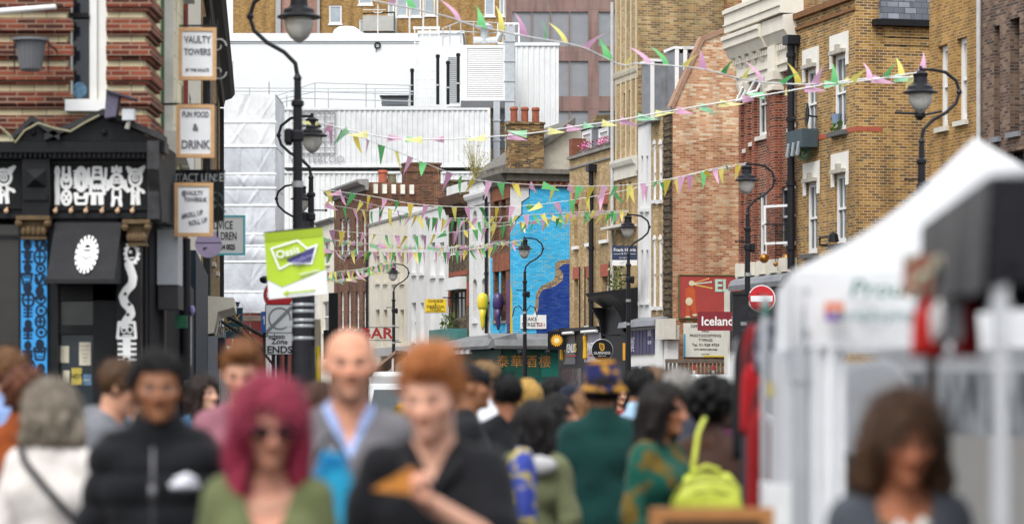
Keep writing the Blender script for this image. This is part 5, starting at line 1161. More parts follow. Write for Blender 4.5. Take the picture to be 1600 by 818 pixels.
 while zc > .3:
  for col in range(2):
   xx = cx(51 if col == 0 else 71) + r.uniform(-.01, .01); s_ = r.uniform(.06, .078); kd = r.randrange(6); z = zc - r.uniform(.02, .06)
   ang = lambda n, ra, rb=None: [(xx + ra * math.cos(a), z + (rb or ra) * math.sin(a)) for a in np.linspace(0, 2 * math.pi, n + 1)[:-1]]
   if kd == 0: b.stroke(ang(10, s_ * .8), .022, mb_, True); b.disc((xx, z), s_ * .35, s_ * .35, mb_, 8)
   elif kd == 1: b.stroke([(xx - s_, z + s_), (xx + s_, z + s_), (xx + s_ * .7, z - s_), (xx - s_ * .7, z - s_)], .025, mb_, True); b.disc((xx - s_ * .3, z + .02), .016, .016, mb_, 6); b.disc((xx + s_ * .3, z + .02), .016, .016, mb_, 6); b.stroke([(xx - s_ * .5, z - .03), (xx + s_ * .5, z - .03)], .012, mb_)
   elif kd == 2:
    b.stroke([(xx, z + s_ * 1.2), (xx, z - s_ * 1.2)], .03, mb_)
    for q in range(4): zz = z + s_ * (.9 - q * .6); b.stroke([(xx - s_ * .8, zz), (xx + s_ * .8, zz)], .02, mb_)
   elif kd == 3: b.disc((xx, z), s_ * .75, s_ * .95, mb_, 12); b.stroke([(xx - s_, z - s_ * 1.1), (xx + s_, z - s_ * 1.1)], .028, mb_)
   elif kd == 4: b.stroke([(xx - s_, z + s_), (xx - s_ * .3, z - s_), (xx + s_ * .3, z + s_ * .6), (xx + s_, z - s_)], .03, mb_); b.stroke(ang(8, s_ * 1.05), .02, mb_, True)
   else: b.stroke(ang(10, s_ * .9, s_ * 1.15), .026, mb_, True); b.stroke([(xx - s_ * .6, z), (xx + s_ * .6, z)], .022, mb_); b.stroke([(xx, z - s_), (xx, z + s_)], .02, mb_); b.disc((xx, z + s_ * .5), .018, .018, mb_, 6)
  zc -= .13
 b.build('ink_doodles', INK, p, recalc=False)
 b = MB(); b.box(cx(188), cx(226), -.34, -.2, .12, cz(380)); p = b.build('creature_pilaster', BK, t)
 b = MB(); mw = lambda x, z: (x, -.345, z); cc = lambda px, py: C(px, py)
 def ringp(px, py, rx, ry, wd, n=16): b.stroke([cc(px + rx * math.cos(a), py + ry * math.sin(a)) for a in np.linspace(0, 2 * math.pi, n + 1)[:-1]], wd * k, mw, True)
 ringp(212, 398, 9, 13, 4)
 for a in np.linspace(0, 2 * math.pi, 13)[:-1]: b.stroke([cc(212 + 10 * math.cos(a), 398 + 14 * math.sin(a)), cc(212 + 13 * math.cos(a), 398 + 18 * math.sin(a))], 5 * k, mw)
 b.disc(cc(210, 395), 2.5 * k, 2.5 * k, mw, 8); b.stroke([cc(207, 405), cc(216, 404)], 2 * k, mw)
 sn = [cc(*p_) for p_ in [(207, 415), (211, 425), (214, 435), (212, 446), (204, 454), (198, 464), (201, 474), (209, 482), (211, 491), (204, 500), (200, 508)]]; b.stroke(sn, 13 * k, mw)
 for q in sn: b.disc(q, 6.5 * k, 6.5 * k, mw, 10)
 b.stroke([cc(192, 504), cc(216, 504), cc(218, 528), cc(190, 528)], 4.5 * k, mw, True); ringp(200, 515, 4, 5, 2); ringp(209, 515, 4, 5, 2); b.stroke([cc(197, 524), cc(212, 524)], 2.2 * k, mw); b.stroke([cc(204, 529), cc(204, 590)], 12 * k, mw)
 for i in range(6): py = 537 + i * 8; b.stroke([cc(190, py), cc(219, py)], 4 * k, mw)
 b.build('painted_creature', WPT, p, recalc=False)
 b = MB(); mk_ = lambda x, z: (x, -.349, z)
 for px, py in ((202, 460), (208, 476), (206, 492), (204, 560)): x, z = cc(px, py); b.add([mk_(x - .025, z), mk_(x, z - .025), mk_(x + .025, z), mk_(x, z + .025)], [(0, 1, 2, 3)])
 b.build('black_diamonds', BK, p)
 # awning with round emblem
 b = MB(); z1, z0 = cz(352), cz(444); b.prism([(-.255, z1), (-.32, z1 + .02), (-.95, z0 + .03), (-.95, z0 - .02), (-.255, z0 - .0)], cx(93), cx(196), 'x'); aw = b.build('awning', mat((.022, .022, .024), .75, 0, .2, 5), t)
 sl_ = (.95 - .32) / (z1 - z0); mz = lambda z: -.955 + (z - z0 - .03) * sl_ - .0
 ma = lambda x, z: (x, mz(z) - .012, z); ec = C(149, 401)
 b = MB(); b.disc(ec, .135, .235, ma, 26); em = b.build('emblem', WPT, aw, recalc=False)
 b = MB(); ma2 = lambda x, z: (x, mz(z) - .018, z)
 for a in np.linspace(0, 2 * math.pi, 19)[:-1]: b.stroke([(ec[0] + .105 * math.cos(a), ec[1] + .185 * math.sin(a)), (ec[0] + .14 * math.cos(a), ec[1] + .245 * math.sin(a))], .02, ma2)
 b.stroke([(ec[0] + .07 * math.cos(a), ec[1] + .11 * math.sin(a)) for a in np.linspace(0, 6.28, 15)], .008, ma2); b.stroke([(ec[0] - .04, ec[1] + .05), (ec[0] + .04, ec[1] + .05)], .02, ma2); b.stroke([(ec[0] - .05, ec[1] - .02), (ec[0], ec[1] - .06), (ec[0] + .05, ec[1] - .02)], .012, ma2); b.disc((ec[0], ec[1] + .1), .03, .02, ma2, 8)
 b.build('emblem_ink', M_BLACK, aw, recalc=False)
 # doors and windows below
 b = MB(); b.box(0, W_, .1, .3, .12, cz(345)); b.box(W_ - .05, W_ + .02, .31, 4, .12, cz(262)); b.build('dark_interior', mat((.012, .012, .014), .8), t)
 b = MB(); b.box(cx(82), cx(97), -.3, -.1, .12, cz(350)); b.box(cx(150), cx(187), -.25, -.1, .12, cz(444) + .1); b.box(cx(97), cx(150), -.25, -.1, cz(522), cz(508)); b.box(cx(97), cx(187), -.25, -.1, cz(470), cz(445) + .05); b.box(cx(92), cx(188), -.22, -.1, cz(350), cz(340)); b.build('door_frame', BK, t)
 dg = glassmat((.01, .02, .028), .1)
 d = MB().box(cx(97) + .003, cx(150) - .003, -.16, -.12, .12, cz(523)).build('door', dg, t)
 MB().box(cx(97), cx(150), -.17, -.12, cz(507.5), cz(471)).build('transom_window', glassmat((.03, .032, .03), .12), t)
 PAP = mat('#cfc8b4', .8, 0, .12, 12)
 for (a, c, y0, y1, m) in ((98, 111, 540, 566, PAP), (127, 145, 534, 570, PAP), (102, 112, 578, 597, PAP), (115, 131, 574, 600, mat('#b5a34a', .7, 0, .3, 20)), (133, 146, 584, 601, mat('#5c7f9c', .6, 0, .6, 22))):
  p = MB().box(cx(a), cx(c), -.166, -.161, cz(y1), cz(y0)).build('paper_notice', m, d)
 text('NOT', .05, M_TEXTB, d, (cx(123), -.17, cz(587))); text('PRIDE', .02, M_TEXTW, d, (cx(139.5), -.17, cz(593)))
 for i in range(5): text('menu of drinks'[:14 - i * 2], .012, M_TEXTB, d, (cx(136), -.169, cz(540 + i * 6)), extr=.001)
 b = MB(); b.box(0, cx(36), -.2, -.16, .8, cz(352)); b.build('front_window', glassmat((.02, .018, .015), .1), t); b = MB(); b.box(cx(36), cx(41), -.32, -.1, .12, cz(340)); b.box(0, cx(36), -.24, -.16, .12, .8); b.box(0, cx(36), -.24, -.16, cz(375), cz(368)); b.build('window_frame', BK, t)
 # bits fixed to the pub
 q = thing('wall_floodlight', 'grey bucket shaped floodlight on rods across the striped brick wall', 'floodlight', P(48, 84, 33.3))
 b = MB(); b.lathe([(.105, -.2), (.125, -.18), (.17, .14), (.22, .15), (.22, .18), (.1, .185)], (0, 0, 0), 20)
 b.build('shade', mat((.16, .165, .175), .45, .3, .1), q)
 b = MB()
 for i in range(20): a = 2 * math.pi * i / 20; b.bar((.126 * math.cos(a), .126 * math.sin(a), -.17), (.172 * math.cos(a), .172 * math.sin(a), .14), .008, 4)
 b.build('shade_rib', mat((.12, .125, .13), .5), q)
 b = MB()
 for x in (-.2, .2): b.bar((x, .05, .15), (x, .05, -.22), .008); b.bar((x, .05, .12), (x, .69, .12), .012)
 b.build('bracket', M_IRON, q)
 q = thing('white_pole', 'white flagpole sticking out level across the striped wall at the picture edge', 'pole', P(-30, 20, 33.5)); MB().tube([(0, 0, 0), (.9, -.1, .06)], [.04, .03], 10).build('pole', M_WHITE, q); MB().tube([(.1, 0, 0), (.1, .5, 0)], .02).build('bracket', M_IRON, q)
 q = thing('bird_box', 'weathered purple grey slatted box above the black pediment', 'box', P(165, 185, 33.4)); b = MB(); b.prism([(0, 0), (.13, .02), (.17, .27), (.02, .3)], -.1, .12, 'y'); b.build('box', mat('#5a5468', .8, 0, .3, 8), q); b = MB(); b.prism([(.02, .305), (.35, .21), (.36, .23), (.03, .33)], -.14, .16, 'y'); b.build('lid', mat('#3d3a48', .8, 0, .3, 6), q); MB().tube([(.25, 0, -.12), (.28, 0, 0), (.2, 0, .05)], .03).build('hose', mat((.35, .34, .3), .7), q); MB().box(.2, .34, -.05, .1, -.02, .11).build('junction_box', mat((.5, .52, .55), .6), q)
 q = thing('cable_run', 'loose pale cable draped along the top of the black pub cornice', 'cable', P(-20, 205, 33.2)); pts = [P(px, py, 33.2) - q.location for px, py in ((-20, 200), (0, 198), (14, 210), (24, 222), (38, 204), (60, 192), (85, 200), (110, 205), (135, 190), (155, 180))]; MB().tube(pts, .014, 6).build('cable', mat('#8a8468', .7, 0, .2), q)
pub()

def left_row():
 L = lambda *a, **k: Fac(*a, row='L', **k)
 # ornate cream return with white framed windows
 f = L('terrace_house', 'cream stone house with white ornate window frames right behind the corner pub', 'house', 244, 258)
 zt = 10.5; ups = [(.6, 1.9, 4.9, 6.9), (2.6, 3.9, 4.9, 6.9)]; shell(f, zt, 7, brick(['#6d4a34', '#7d563c', '#5c3e2e', '#8d6a4c'], '#9a8468', dirt=.3), ups, dep=.15)
 for h in ups:
  sash(f.root, *h, M_WHITE, y=-.06, fr=.12)
  b = MB(); b.box(h[0] - .15, h[0], -.2, -.003, h[2], h[3] + .1); b.box(h[1], h[1] + .15, -.2, -.003, h[2], h[3] + .1); b.box(h[0] - .3, h[1] + .3, -.35, -.003, h[2] - .3, h[2] - .005); b.box(h[0] - .3, h[1] + .3, -.38, -.003, h[3] + .103, h[3] + .35); b.build('window_surround', mat((.68, .67, .64), .7, 0, .15, 4), f.root)
 b = MB(); b.box(4.1, f.W, -.16, -.003, 3.6, zt); b.build('stone_pier', mat('#8d8064', .85, 0, .25, 3), f.root)
 b = MB(); b.box(0.1, f.W, -.1, -.003, .12, 3.3); b.build('shopfront', M_BLACKM, f.root)
 b = MB(); b.box(.3, .36, -.09, -.04, 3.4, 8); b.build('green_pipe', mat('#4c6b4a', .6), f.root)
 f = L('terrace_house', 'house with red painted trim and pale blue upper wall behind the wooden framed signs', 'house', 258.2, 292)
 zt = 10.8; ups = [(1, 2.2, 5, 7), (4, 5.2, 5, 7), (7, 8.2, 5, 7)]; shell(f, zt, 7, mat('#c4c2b8', .8, 0, .15, 1.5), ups)
 for h in ups: sash(f.root, *h, M_WHITE, sill=M_STONE)
 b = MB()
 for x in (.1, 3, 6.2): b.box(x, x + .35, -.14, -.003, 3.4, zt)
 b.build('red_pier', mat('#8d4238', .75, 0, .2, 3), f.root, each=1); cornice(f, zt - .5, M_STONE, .5, .6)
 b = MB(); b.box(.1, f.W, -.12, -.003, .12, 3.4); b.build('shopfront', mat('#1d2126', .5, 0, .2, 3), f.root)
 b = MB(); b.box(.2, 2.2, -.3, -.123, 2.0, 2.7); b.build('white_fascia', mat((.42, .43, .45), .6, 0, .1), f.root)
 f = L('terrace_house', 'narrow cream house with carved window heads seen between the wooden framed signs', 'house', 292.3, 314)
 zt = 11.5; ups = [(1.5, 2.8, 5, 7), (5, 6.3, 5, 7)]; shell(f, zt, 7, M_CREAM, ups)
 for h in ups: sash(f.root, *h, M_WHITE, sill=M_STONE)
 cornice(f, zt - .3, M_STONE, .6, .6)
 b = MB(); b.box(.1, f.W, -.15, -.003, .12, 4.1); b.build('shopfront', mat('#23303c', .5, 0, .2, 3), f.root)
 f = L('terrace_house', 'tan brick house with a dark cornice and grey arched shopfront near the teal hanging sign', 'house', 314.3, 344)
 zt = 10.9; ups = [(2, 3.4, 5, 7.2), (7, 8.4, 5, 7.2), (13, 14.4, 5, 7.2), (19, 20.4, 5, 7.2)]; shell(f, zt, 7, brick(['#9a7a4a', '#8a6a3e', '#a88a58', '#5c4a36'], '#8d7c62', dirt=.3), ups)
 for h in ups: sash(f.root, *h, M_WHITE, sill=M_STONE)
 cornice(f, zt, mat((.03, .03, .03), .7), .45, .5)
 b = MB(); b.box(f.W - .6, f.W, -.12, -.003, 3.5, zt - .6); b.box(2, 4, -.15, -.003, 3.5, zt - 1); b.build('dark_pier', mat((.03, .032, .035), .6), f.root, each=1)
 zc = zat(478, 64); b = MB(); b.prism([(-.003, zc - .7), (-.25, zc - .65), (-.35, zc - .2), (-.7, zc - .1), (-.7, zc + .1), (-.003, zc + .15)], .2, 6, 'x'); b.build('cream_cornice', M_CREAM, f.root)
 b = MB(); b.box(.2, f.W, -.35, -.003, .12, zc - .72); b.build('shopfront', mat('#7a8088', .6, 0, .12, 3), f.root)
 b = MB()
 for x in (1.2, 4.2, 7.5, 11): b.box(x, x + 1.6, -.37, -.352, .5, 2.6); b.prism([(x + .8 + .8 * math.cos(a), 2.6 + .6 * math.sin(a)) for a in np.linspace(0, math.pi, 10)], -.37, -.352, 'y')
 b.build('arched_window', GREYGL, f.root)
 b = MB(); b.box(.2, 3, -.5, -.36, zc - 1.4, zc - .75); b.build('navy_fascia', mat('#1c2733', .5, 0, .1), f.root)
left_row()

def framed_sign(px0, py0, px1, py1, Y, label, lines, rz=0):
 k = Y / F; w_, h = (px1 - px0) * k / 2, (py1 - py0) * k / 2
 t = thing('framed_sign', label, 'sign', P((px0 + px1) / 2, (py0 + py1) / 2, Y), rz)
 fr = .045; b = MB(); b.box(-w_, -w_ + fr, -.03, .03, -h, h); b.box(w_ - fr, w_, -.03, .03, -h, h); b.box(-w_ + fr, w_ - fr, -.03, .03, -h, -h + fr); b.box(-w_ + fr, w_ - fr, -.03, .03, h - fr, h); b.build('wooden_frame', M_WOOD, t)
 MB().box(-w_ + fr, w_ - fr, -.015, .015, -h + fr, h - fr).build('white_board', mat((.72, .73, .74), .5, 0, .05), t)
 for (s_, sz, x, z, sh, rot, sx) in lines: text(s_, sz, mat((.10, .10, .12), .6), t, (x, -.02, z), (R(90), R(-rot), 0), sx=sx, shear=sh, bold=.03)
 for x in (-w_ * .7, w_ * .7): MB().bar((x, 0, h), (x, 0, h + .22), .008).build('hanger', M_IRON, t)
 return t
def left_signs():
 framed_sign(279, 43, 338, 125, 34.8, 'wooden framed white sign in thin capitals, highest of the three', [('VAULTY', .085, 0, .17, 0, 0, .72), ('TOWERS', .075, 0, .02, 0, 0, .75), ('BY THE VAULTS', .035, 0, -.2, 0, 0, .8)], R(3))
 framed_sign(276, 163, 335, 246, 34.8, 'wooden framed sign reading FUN FOOD & DRINK, middle of the three', [('FUN FOOD', .068, 0, .2, 0, 0, .66), ('&', .085, 0, .04, 0, 0, .9), ('DRINK', .1, 0, -.17, 0, 0, .8)], R(3))
 framed_sign(273, 285, 333, 369, 34.8, 'wooden framed white sign with slanting ROLL UP lettering, lowest of the three', [('@VAULTY', .052, -.02, .2, 0, 0, .75), ('TOWERSUK', .05, .02, .12, 0, 0, .72), ('#ROLL UP', .055, -.02, -.06, .1, 12, .75), ('ROLL UP', .055, .05, -.15, .1, 12, .75)], R(3))
 t = thing('sign_bracket', 'thin iron scroll bracket holding the wooden framed signs', 'bracket', P(340, 130, 35.0)); b = MB(); k = 35 / F
 b.tube([(0, 0, 100 * k), (0, 0, -240 * k)], .012, 6)
 for py in (90, 30, -33, -155): b.tube([(0, 0, py * k), (-60 * k, 0, py * k)], .012, 6)
 b.build('bar', M_IRON, t)
 b = MB()
 for sg in (1, -1): b.tube([(.01 + .10 * math.cos(a) * (1 - a / 9), -.01, sg * (.16 + .10 * math.sin(a) * (1 - a / 9)) + .3) for a in np.linspace(0, 6.5, 22)], .008, 5)
 b.build('scroll', mat((.5, .5, .5), .5), t); MB().tube([(-60 * k, 0, -32 * k), (-1.0, .1, -32 * k)], .015).build('arm', M_IRON, t)
 t = thing('hanging_sign', 'large black optician hanging board reading CONTACT LENSES behind the wooden frame', 'sign', P(302, 307, 35.6), R(-2)); k = 35.6 / F
 b = MB(); b.box(-48 * k, 48 * k, -.04, .04, -38 * k, 38 * k); b.build('board', mat((.018, .022, .022), .45, 0, .15), t); b = MB(); b.box(-49 * k, 49 * k, -.06, .06, 38 * k, 42 * k); b.build('top_trim', M_BLACK, t)
 GT = mat((.55, .58, .58), .6); text('CONTACT LENSES', .1, GT, t, (0, -.046, 29 * k), sx=.72); text('SPECTACLES', .08, GT, t, (-.1, -.046, -24 * k), sx=.8); text('EYE TESTS', .07, GT, t, (-.15, -.046, 0), sx=.8)
 b = MB(); mg = lambda x, z: (x, -.044, z)
 for cx_, s1 in ((.28, 1), (.22, -1)): b.stroke([(cx_ + .1 * math.cos(a) * (1 - a / 10), -.05 + s1 * .12 * math.sin(a) * (1 - a / 10)) for a in np.linspace(0, 7, 24)], .012, mg)
 b.stroke([(.1, .15), (.25, .0), (.42, -.2)], .012, mg); b.stroke([(-.2, .15), (-.35, .0), (-.42, -.25)], .012, mg); b.build('painted_scroll', mat('#5d7a72', .7), t); MB().tube([(-.4, 0, .4), (-.4, 0, .5), (-1.0, .2, .5)], .02).build('bracket', M_IRON, t)
 t = thing('hanging_sign', 'white hanging sign with a turquoise edge, cut off lettering VICE, HREN and 0025', 'sign', P(350, 367, 48), R(-2)); k = 48 / F
 MB().box(-31 * k, 31 * k, -.04, .04, -28 * k, 28 * k).build('board', M_WHITE, t); TQ = mat('#4fb5bf', .5)
 b = MB(); b.box(-33 * k, 33 * k, -.05, .05, 28 * k, 31 * k); b.box(31 * k, 33 * k, -.05, .05, -28 * k, 28 * k); b.box(-33 * k, 33 * k, -.05, .05, -31 * k, -28 * k); b.build('turquoise_frame', TQ, t)
 text('ADVICE', .135, M_TEXTB, t, (-.05, -.046, 15 * k), sx=.62); text('CHILDREN', .135, M_TEXTB, t, (-.03, -.046, -2 * k), sx=.55); text('020 7704 0025', .09, M_TEXTB, t, (-.03, -.046, -19 * k), sx=.58, bold=.03); MB().tube([(-.2, 0, .34), (-.2, 0, .42), (-.9, .2, .42)], .02).build('bracket', M_IRON, t)
 t = thing('hanging_sign', 'round lilac hanging sign below the lowest wooden frame', 'sign', P(326, 381, 44)); k = 44 / F
 MB().prism([(21 * k * math.cos(a), 21 * k * math.sin(a)) for a in np.linspace(0, 6.283, 25)[:-1]], -.03, .03, 'y').build('disc', mat('#b3a4c4', .6, 0, .1), t); b = MB(); b.stroke([(-.2, .02), (.2, .02)], .012, lambda x, z: (x, -.034, z)); b.build('line', M_TEXTB, t); text('ar', .06, M_TEXTB, t, (-.05, -.034, -.06)); MB().tube([(-.1, 0, .2), (-.1, 0, .3), (-.6, .2, .3)], .02).build('bracket', M_IRON, t)
 t = thing('lightbox_sign', 'plain grey projecting lightbox with a green end below the black optician board', 'sign', P(263, 400, 34.9)); k = 34.9 / F
 MB().box(-17 * k, 15 * k, -.02, .5, -44 * k, 42 * k).build('pale_panel', mat((.42, .44, .47), .5, 0, .08), t); MB().box(-16 * k, 15.5 * k, .0, .55, -82 * k, -44.3 * k).build('dark_panel', mat((.05, .05, .055), .5), t); MB().box(2 * k, 21 * k, .56, .62, -110 * k, -90 * k).build('green_panel', mat('#0f5a3c', .5), t); MB().box(-.4, -17 * k, .2, .25, .1, .15).build('bracket', M_IRON, t)
 t = thing('hanging_sign', 'teal hanging sign with gold letters HOTELS beyond the grey arched shopfront', 'sign', P(361, 502, 80), R(-5)); k = 80 / F; TL = mat('#14485a', .5, 0, .1)
 MB().box(-18 * k, 18 * k, -.08, .08, -26 * k, 22 * k).build('board', TL, t); b = MB(); b.lathe([(.12, 0), (.22, .03), (.24, .12), (.27, .15), (.1, .18)], (0, 0, 22 * k), 12); b.build('cap', TL, t)
 G = mat('#c9a45a', .5, .2); text('LUX', .24, G, t, (-.02, -.09, .08)); text('HOTELS', .13, G, t, (0, -.09, -.22)); MB().tube([(-.2, 0, .3), (-.6, .2, .3), (-1.4, .3, .3)], .03).build('bracket', M_IRON, t)
 # black post by the left shops
 t = thing('black_post', 'plain tall black post in front of the left hand shops with a white tape band', 'post', (xat(290, 37.5), 37.5, 0)); MB().tube([(0, 0, 0), (0, 0, zat(372, 37.5))], [.075, .065], 12).build('post', M_IRON, t); MB().lathe([(.082, 0), (.082, .12)], (0, 0, zat(607, 37.5)), 12).build('tape_band', mat((.6, .62, .65), .4), t); MB().ball((.09, -.03, zat(484, 37.5)), .05, 10, (.8, .8, 1.3)).build('knob', mat('#8d86b8', .3), t)
 # folded awning arms across the teal sign
 t = thing('shop_awning', 'black folded awning with dangling arms by the teal hanging sign', 'awning', P(352, 500, 70)); k = 70 / F
 MB().box(-.55, -.05, -.6, .2, -.15, .3).build('cassette', mat((.6, .62, .63), .5, 0, .15), t); b = MB(); b.tube([(-.1, -.3, .2), (1.25, -.3, -.55)], .05); b.tube([(-.1, -.5, 0), (1.3, -.4, -.9)], .04); b.tube([(.4, -.4, -.05), (1.3, -.45, -1.2)], .03); b.build('arm', M_BLACK, t); MB().box(1.2, 1.36, -.5, -.3, -1.3, -.6).build('front_bar', mat((.55, .56, .58), .5), t)
left_signs()

# ---------------------------------------------------------------- street lamps
def make_lamp():
 t = thing('street_lamp', 'x', 'street lamp')
 b = MB(); b.lathe([(.17, 0), (.17, .1), (.13, .2), (.12, 1.3), (.14, 1.35), (.14, 1.45), (.085, 1.6), (.07, 3.2), (.062, 4.9), (.085, 4.92), (.085, 5.02), (.062, 5.05), (.06, 5.35), (.085, 5.37), (.085, 5.42), (.05, 5.45), (.045, 5.7), (.06, 5.72), (.03, 5.78)], (0, 0, 0), 14); b.build('pole', M_IRON, t, smooth=False)
 b = MB()
 for z in (3.6, 4.3): b.lathe([(.078, 0), (.078, .08)], (0, 0, z), 12)
 b.build('steel_band', mat((.35, .36, .37), .4, .4), t)
 b = MB(); b.tube([(0, 0, 5.74), (.03, 0, 5.92), (.18, 0, 6.07), (.41, 0, 6.2), (.58, 0, 6.36), (.635, 0, 6.54), (.58, 0, 6.72), (.4, 0, 6.86), (.18, 0, 6.9), (-.01, 0, 6.9)], [.03, .03, .028, .028, .028, .028, .028, .028, .026, .025], 8); b.ball((.63, 0, 6.54), .05, 8); b.build('swan_neck', M_IRON, t)
 b = MB(); b.bar((0, 0, 5.1), (-.28, -.05, 5.1), .015); b.ball((-.28, -.05, 5.1), .03, 6); b.lathe([(.04, -.1), (.06, -.05), (.06, .1), (.03, .12)], (.12, 0, 4.95), 8); b.build('ladder_arm', M_IRON, t)
 x = -.02
 l = MB().lathe([(.02, .43), (.035, .38), (.02, .36), (.09, .33), (.13, .3), (.11, .24), (.12, .14), (.16, .11), (.2, .09), (.21, .04), (.29, .0), (.29, -.015), (.19, -.02)], (x, 0, 6.53), 20).build('lantern_cap', M_IRON, t)
 gl, nt_, bs = nodes('frosted_glass'); bs.inputs['Base Color'].default_value = (.62, .6, .56, 1); bs.inputs['Roughness'].default_value = .25; bs.inputs['Transmission Weight'].default_value = .35; bs.inputs['Coat Weight'].default_value = .3
 MB().lathe([(.19, -.02), (.195, -.08), (.175, -.18), (.12, -.27), (.05, -.33), (.01, -.345)], (x, 0, 6.53), 20).build('glass_bowl', gl, t, smooth=True)
 return t
LAMPS = {}
def lamps():
 proto = make_lamp()
 spec = [('a', 465, 37.2, 180, 'street lamp nearest on the left, its lantern cut by the top of the picture'), ('b', 486, 54.5, 180, 'second street lamp on the left, lantern just behind the nearest lamp post'), ('c', 470, 72.5, 180, 'street lamp hidden behind the two nearer left posts, only its neck ring showing'),
   ('d', 1440, 46.6, 0, 'street lamp on the right rising behind the peak of the white tent'), ('e', 1168, 66, 0, 'street lamp in front of the red brick house with the no entry sign on it'), ('f', 982, 85, 0, 'street lamp in front of the navy letting board'),
   ('g', 820, 98, 0, 'street lamp in front of the blue mural'), ('h', 615, 118, 0, 'smallest and farthest street lamp, in front of the cream house')]
 for i, (k, px, Y, rz, lab) in enumerate(spec):
  o = proto if i == 0 else copy_tree(proto)
  o.location = (xat(px, Y), Y, 0); o.rotation_euler.z = R(rz + (6 if rz == 0 else -6)); o['label'] = lab; o['group'] = 'swan neck street lamps'; LAMPS[k] = o
 # extra fittings on single lamps
 t = LAMPS['g']; b = MB()
 for s_ in (-1, 1): b.tube([(0, 0, 4.1), (s_ * .06, 0, 4.4), (s_ * .2, 0, 4.58), (s_ * .36, 0, 4.5), (s_ * .43, 0, 4.2)], .018, 6)
 b.build('basket_hook', M_IRON, t)
lamps()

